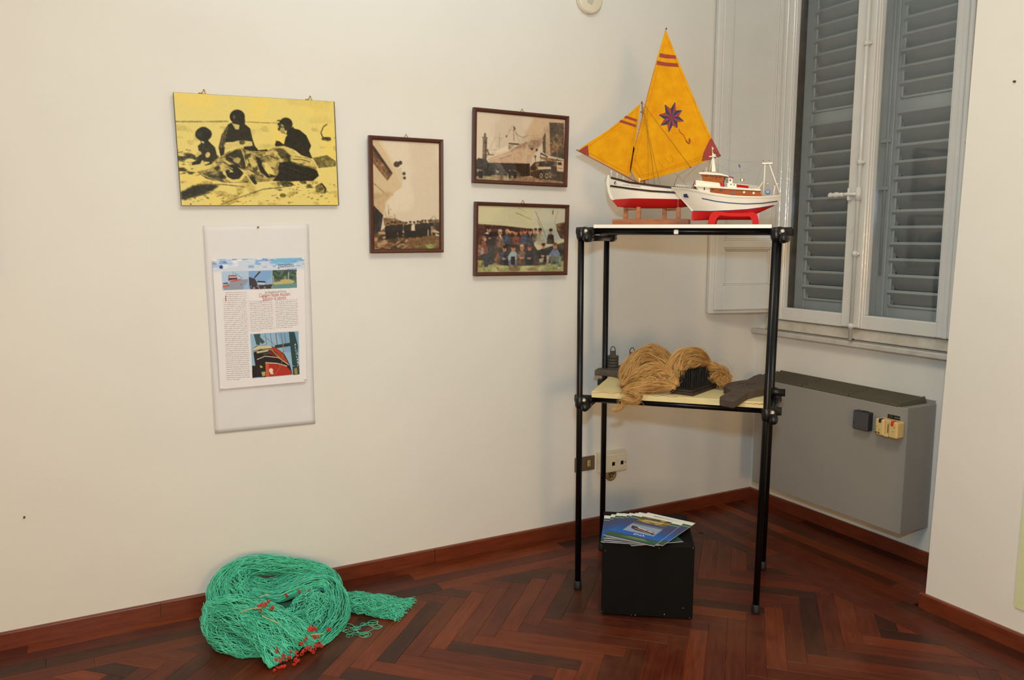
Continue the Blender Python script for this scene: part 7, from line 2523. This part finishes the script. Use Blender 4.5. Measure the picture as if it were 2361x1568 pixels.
stray = []
for k in range(420):
    L = allL[int(g.integers(0, len(allL)))]
    s_ = L[int(g.integers(0, len(L)))]
    c = s_.mean(0)
    off = g.normal(0, 0.013, 3)
    t = np.linspace(0, 1, 30)[:, None]
    cur = s_ + off * np.sin(t * np.pi) + g.normal(0, 0.006, 3) * np.sin(t * 9 + g.uniform(0, 6))
    if cur[:, 2].min() < ZF and L is not allL[5]:
        cur[:, 2] = np.maximum(cur[:, 2], ZF)
    stray.append(cur)
allL.append(np.array(stray))
LL = np.concatenate(allL) - np.array(hpo)[None, None]
put('strands', strands_mesh('strands', LL, np.clip(RNG.normal(0.00055, 0.00016, len(LL)), 0.0003, 0.0009), 3), M_hemp, HP)['kind'] = 'stuff'
lput(core, 'core', M_hempd, HP, hpo)


# ================================================================== green fishing net heaped on the floor
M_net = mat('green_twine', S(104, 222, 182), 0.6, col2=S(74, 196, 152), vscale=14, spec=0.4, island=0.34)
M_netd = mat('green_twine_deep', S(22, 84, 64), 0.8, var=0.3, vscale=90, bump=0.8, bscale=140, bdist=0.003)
M_tie = mat('red_twine', S(204, 52, 34), 0.6, var=0.15, vscale=200)
M_straw = mat('straw_twine', S(206, 180, 130), 0.7)
NO = Vector((-2.66, -0.30, 0))
NT = tag(empty('fishing_net', NO), 'heap of turquoise green fishing net with red ties on the parquet', 'net')
nb_ = [
    ([(-2.8884, -0.2400, 0.0802), (-2.8691, -0.1700, 0.1383), (-2.7964, -0.1100, 0.1723), (-2.6697, -0.0900, 0.1642), (-2.5342, -0.0900, 0.1191), (-2.4408, -0.1200, 0.0785), (-2.4242, -0.1800, 0.0143)], (0.03, 0.042, 0.044, 0.040, 0.036, 0.026), (0.026, 0.03, 0.03, 0.026), 150, 0.16),
    ([(-2.7775, -0.1400, 0.1764), (-2.8110, -0.1900, 0.1561), (-2.8057, -0.2500, 0.1231), (-2.7685, -0.3100, 0.0994)], (0.03, 0.040, 0.036, 0.022), (0.02, 0.026, 0.02), 130, 0.12),
    ([(-2.7718, -0.1500, 0.1199), (-2.7060, -0.1700, 0.0789), (-2.6232, -0.1700, 0.0822), (-2.5416, -0.1500, 0.0928), (-2.4544, -0.1500, 0.0892)], (0.02, 0.026, 0.03, 0.026), (0.018, 0.022, 0.02), 110, 0.16),
    ([(-2.7675, -0.1300, 0.1356), (-2.6805, -0.1300, 0.0962), (-2.5595, -0.1200, 0.1065), (-2.4574, -0.1300, 0.1004)], (0.024, 0.03, 0.026), (0.02, 0.022, 0.02), 110, 0.18),
    ([(-2.7605, -0.1900, 0.1093), (-2.6786, -0.2100, 0.0805), (-2.5990, -0.2100, 0.0930), (-2.5116, -0.2000, 0.1007), (-2.4583, -0.2300, 0.0852), (-2.4551, -0.3100, 0.0532), (-2.4863, -0.3900, 0.0249), (-2.5492, -0.4600, 0.0135), (-2.6009, -0.5100, 0.0129)], (0.016, 0.022, 0.026, 0.030, 0.034, 0.036, 0.034, 0.026), (0.016, 0.02, 0.026, 0.03, 0.026, 0.014), 170, 0.12),
    ([(-2.9005, -0.2500, 0.1173), (-2.8466, -0.3000, 0.1228), (-2.7765, -0.3700, 0.1201), (-2.7065, -0.4300, 0.0938), (-2.6430, -0.4800, 0.0520), (-2.6023, -0.5150, 0.0123)], (0.034, 0.042, 0.044, 0.044, 0.038), (0.026, 0.03, 0.028, 0.022, 0.012), 190, 0.14),
    ([(-2.9000, -0.3000, 0.0954), (-2.8390, -0.3800, 0.0997), (-2.7813, -0.4600, 0.0700), (-2.7521, -0.5400, 0.0395), (-2.7346, -0.5750, 0.0109)], (0.044, 0.05, 0.044, 0.042, 0.046), (0.03, 0.034, 0.028, 0.018, 0.008), 170, 0.14),
    ([(-2.9018, -0.2400, 0.1201), (-2.9026, -0.3100, 0.0676), (-2.8711, -0.3800, 0.0296), (-2.8088, -0.4400, 0.0161), (-2.7498, -0.4800, 0.0265)], (0.03, 0.044, 0.046, 0.044, 0.03), (0.03, 0.036, 0.034, 0.02), 170, 0.16),
    ([(-2.4645, -0.2400, 0.0190), (-2.3950, -0.2700, 0.0232), (-2.3233, -0.3200, 0.0173), (-2.2612, -0.3700, 0.0029), (-2.2331, -0.3950, -0.0071)], (0.034, 0.046, 0.056, 0.066, 0.072), (0.026, 0.028, 0.026, 0.018, 0.012), 210, 0.18),
    ([(-2.6555, -0.3600, 0.0648), (-2.6127, -0.3300, 0.0761), (-2.5728, -0.2900, 0.0883), (-2.5422, -0.2500, 0.0934)], (0.03, 0.034, 0.026), (0.012, 0.014, 0.012), 80, 0.2),
    ([(-2.6489, -0.4700, 0.0292), (-2.5990, -0.4300, 0.0487), (-2.5555, -0.3600, 0.0758), (-2.5305, -0.3000, 0.0936)], (0.026, 0.034, 0.03), (0.012, 0.014, 0.012), 80, 0.22),
    ([(-2.6643, -0.5300, 0.0124), (-2.7010, -0.5000, 0.0558), (-2.7616, -0.4400, 0.0917), (-2.8237, -0.3800, 0.1124)], (0.05, 0.044, 0.04, 0.03), (0.012, 0.016, 0.02, 0.02), 110, 0.2),
]
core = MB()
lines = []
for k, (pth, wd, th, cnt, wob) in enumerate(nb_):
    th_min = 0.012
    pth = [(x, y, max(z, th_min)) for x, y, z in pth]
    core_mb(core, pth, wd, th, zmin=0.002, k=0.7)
    L = bundle(pth, wd, th, int(cnt * 0.85), M=46, wob=wob * 1.25, seed=60 + k, fill=(0.78, 1.08), waves=3.2, jitter=0.0, zmin=0.0022)
    # the meshes of the net: neighbouring twines zigzag towards each other
    t = np.arange(46)
    zz = np.where((t[None, :] + (np.arange(len(L)) % 2)[:, None] * 3) % 6 < 3, 1.0, -1.0) * 0.0011
    L[:, :, 0] += zz
    L[:, :, 2] += np.roll(zz, 2, axis=1) * .6
    L[:, :, 2] = np.maximum(L[:, :, 2], 0.0022)
    lines.append(L)
# the low middle of the heap
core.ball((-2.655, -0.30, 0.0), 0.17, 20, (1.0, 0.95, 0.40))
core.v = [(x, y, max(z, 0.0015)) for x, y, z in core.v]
# loose ends, stray loops round the rim
g = np.random.default_rng(9)
loops = []
for k in range(150):
    L = lines[(0, 7, 0, 7, 8, 6)[k % 6]]
    s_ = L[int(g.integers(0, len(L)))]
    i = int(g.integers(2, 30))
    seg = s_[i:i + 14]
    t = np.linspace(0, 1, 46)
    P = np.stack([np.interp(t, np.linspace(0, 1, 14), seg[:, j]) for j in range(3)], 1)
    c = np.array([-2.66, -0.28, 0.03])
    d = P.mean(0) - c
    d /= np.linalg.norm(d) + 1e-9
    d[2] = abs(d[2])
    P = P + d * (0.012 * g.uniform(.4, 1.2)) * np.sin(t * np.pi)[:, None]
    P[:, 2] = np.maximum(P[:, 2], 0.002)
    P[:, 1] = np.minimum(P[:, 1], -0.018)
    loops.append(P)
lines.append(np.array(loops))
# fringe at the tail's end: each twine runs on to its own ragged end
L = lines[8]
fr = []
for s_ in L:
    d = s_[-1] - s_[-8]
    d /= np.linalg.norm(d)
    ln = g.uniform(0.0, 0.03)
    t = np.linspace(0, 1, 46)[:, None]
    q = s_[-1] + d * ln * t + g.normal(0, 0.004, 3) * t ** 2
    q[:, 2] = np.maximum(q[:, 2] - 0.012 * t[:, 0] ** 2, 0.002)
    fr.append(q)
lines.append(np.array(fr))
# spread meshes between the heap and the tail, lying on the boards
ms = []
gx = [(-2.4748, -0.3832), (-2.4661, -0.4418), (-2.4336, -0.4440), (-2.3993, -0.4315), (-2.3632, -0.4352), (-2.3412, -0.4312), (-2.4716, -0.4910), (-2.4327, -0.4822), (-2.4192, -0.5117), (-2.3760, -0.4824), (-2.3407, -0.4784), (-2.4842, -0.4471)]
gx = np.array(gx)
for i in range(len(gx)):
    dd = np.linalg.norm(gx - gx[i], axis=1)
    for j in np.argsort(dd)[1:4]:
        if j > i:
            a, b = gx[i], gx[j]
            t = np.linspace(0, 1, 46)
            n_ = np.array([-(b - a)[1], (b - a)[0]])
            w_ = g.normal(0, 0.16)
            xy = a + (b - a) * t[:, None] + n_ * (np.sin(t * np.pi) * w_)[:, None]
            ms.append(np.c_[xy, np.full(46, 0.0022)])
for k in range(12):
    c = gx[int(g.integers(0, len(gx)))]
    t = np.linspace(0, 2 * np.pi * g.uniform(.5, 1.0), 46)
    r_ = g.uniform(0.008, 0.022)
    ms.append(np.c_[c[0] + r_ * np.cos(t + k), c[1] + r_ * np.sin(t + k), np.full(46, 0.0024)])
lines.append(np.array(ms))
LL = np.concatenate(lines)
LL[:, :, 1] = np.minimum(LL[:, :, 1], np.where(LL[:, :, 2] < 0.068, -0.0165, -0.003))
LL = LL - np.array(NO)[None, None]
put('twine', strands_mesh('twine', LL, np.clip(RNG.normal(0.00115, 0.0002, len(LL)), 0.0008, 0.0016), 4), M_net, NT)['kind'] = 'stuff'
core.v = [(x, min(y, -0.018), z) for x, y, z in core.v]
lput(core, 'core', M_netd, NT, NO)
# pale straw-coloured twines in the front band
sw = []
for a in ([(-2.8382, -0.4000, 0.1372), (-2.8002, -0.4200, 0.1499), (-2.7724, -0.4300, 0.1511)], [(-2.7713, -0.4500, 0.1305), (-2.7374, -0.4700, 0.1121), (-2.7072, -0.4800, 0.0949)], [(-2.7629, -0.3700, 0.1629), (-2.7434, -0.3800, 0.1725), (-2.7283, -0.3800, 0.1660)], [(-2.6272, -0.5450, 0.0679), (-2.6041, -0.5500, 0.0678), (-2.5826, -0.5500, 0.0642)]):
    sw.append(spline(a, 20))
put('straw_twine', strands_mesh('straw_twine', np.array(sw) - np.array(NO), np.full(4, 0.0016), 5), M_straw, NT)['kind'] = 'stuff'

# red ties along the gathered edge
tie_me = []
for k in range(3):
    g2 = np.random.default_rng(30 + k)
    mb = MB()
    for j in range(2 + k % 2):
        a0 = g2.uniform(0, 6.28)
        pts = []
        for t in np.linspace(0, 1, 12):
            a = a0 + t * 5.2
            pts.append((0.0052 * math.cos(a) + g2.normal(0, .0004), 0.0046 * math.sin(a) * math.cos(j), 0.0050 * math.sin(a) * math.sin(j * 1.3 + .6) + 0.003 * t))
        mb.tube(pts, 0.0015, 6)
    tie_me.append(mb.mesh('red_tie'))
tp = [(-2.7551, -0.6000, -0.0026), (-2.7658, -0.6100, 0.0006), (-2.7463, -0.6000, 0.0043), (-2.7406, -0.6000, -0.0003), (-2.7332, -0.6000, 0.0040), (-2.7305, -0.6000, -0.0014), (-2.7468, -0.5800, 0.0274), (-2.7555, -0.5800, 0.0266), (-2.7292, -0.5800, 0.0338), (-2.7264, -0.5800, 0.0300), (-2.7323, -0.5800, 0.0268), (-2.7235, -0.5850, 0.0175), (-2.7409, -0.5850, 0.0190), (-2.7021, -0.5650, 0.0339), (-2.7093, -0.5750, 0.0231), (-2.7080, -0.5750, 0.0181), (-2.6940, -0.5900, 0.0138), (-2.6881, -0.5900, 0.0154), (-2.6854, -0.5900, 0.0053), (-2.6899, -0.5900, 0.0033), (-2.6824, -0.5900, 0.0077), (-2.7011, -0.6000, 0.0049), (-2.6816, -0.5650, 0.0270), (-2.6801, -0.5700, 0.0195), (-2.6651, -0.5700, 0.0204), (-2.6592, -0.5650, 0.0245), (-2.6519, -0.5600, 0.0251), (-2.6445, -0.5550, 0.0304), (-2.6386, -0.5550, 0.0241), (-2.6327, -0.5500, 0.0267), (-2.6295, -0.5600, 0.0177), (-2.6236, -0.5600, 0.0098), (-2.6159, -0.5550, 0.0184), (-2.6084, -0.5500, 0.0205), (-2.6112, -0.5500, 0.0293), (-2.6567, -0.5450, 0.0400), (-2.6629, -0.5400, 0.0440), (-2.6421, -0.5300, 0.0470), (-2.6389, -0.5300, 0.0527), (-2.6182, -0.5450, 0.0609), (-2.6123, -0.5450, 0.0546), (-2.6002, -0.5400, 0.0526), (-2.6177, -0.5100, 0.0788), (-2.6086, -0.5100, 0.0702), (-2.6010, -0.5100, 0.0651), (-2.6149, -0.5100, 0.0668), (-2.6225, -0.5100, 0.0719), (-2.6039, -0.5100, 0.0739), (-2.5532, -0.5000, 0.0541), (-2.5486, -0.5000, 0.0480), (-2.5949, -0.5400, 0.0222), (-2.5962, -0.5400, 0.0290), (-2.5915, -0.5500, 0.0195), (-2.7444, -0.5600, 0.0548), (-2.7486, -0.5650, 0.0473), (-2.7747, -0.4200, 0.1554), (-2.7657, -0.4200, 0.1582), (-2.7569, -0.4200, 0.1514), (-2.7522, -0.4200, 0.1568), (-2.7712, -0.4300, 0.1428), (-2.7339, -0.4300, 0.1391), (-2.7292, -0.4300, 0.1429), (-2.7374, -0.4000, 0.1582), (-2.6457, -0.2700, 0.1099), (-2.6427, -0.2700, 0.1024), (-2.5967, -0.2700, 0.1097), (-2.5655, -0.2700, 0.1029), (-2.5675, -0.2700, 0.0929), (-2.5503, -0.2800, 0.0863), (-2.5455, -0.2800, 0.0800), (-2.5499, -0.2900, 0.0746), (-2.5328, -0.3000, 0.0698), (-2.5393, -0.3000, 0.0747), (-2.5274, -0.3400, 0.0627), (-2.5258, -0.3400, 0.0572)]
for k, p in enumerate(tp):
    p = (p[0], p[1], max(p[2], 0.006))
    put('red_tie', tie_me[k % 3], M_tie, NT, Vector(p) - NO, (g.uniform(0, 6), g.uniform(0, 6), g.uniform(0, 6)))
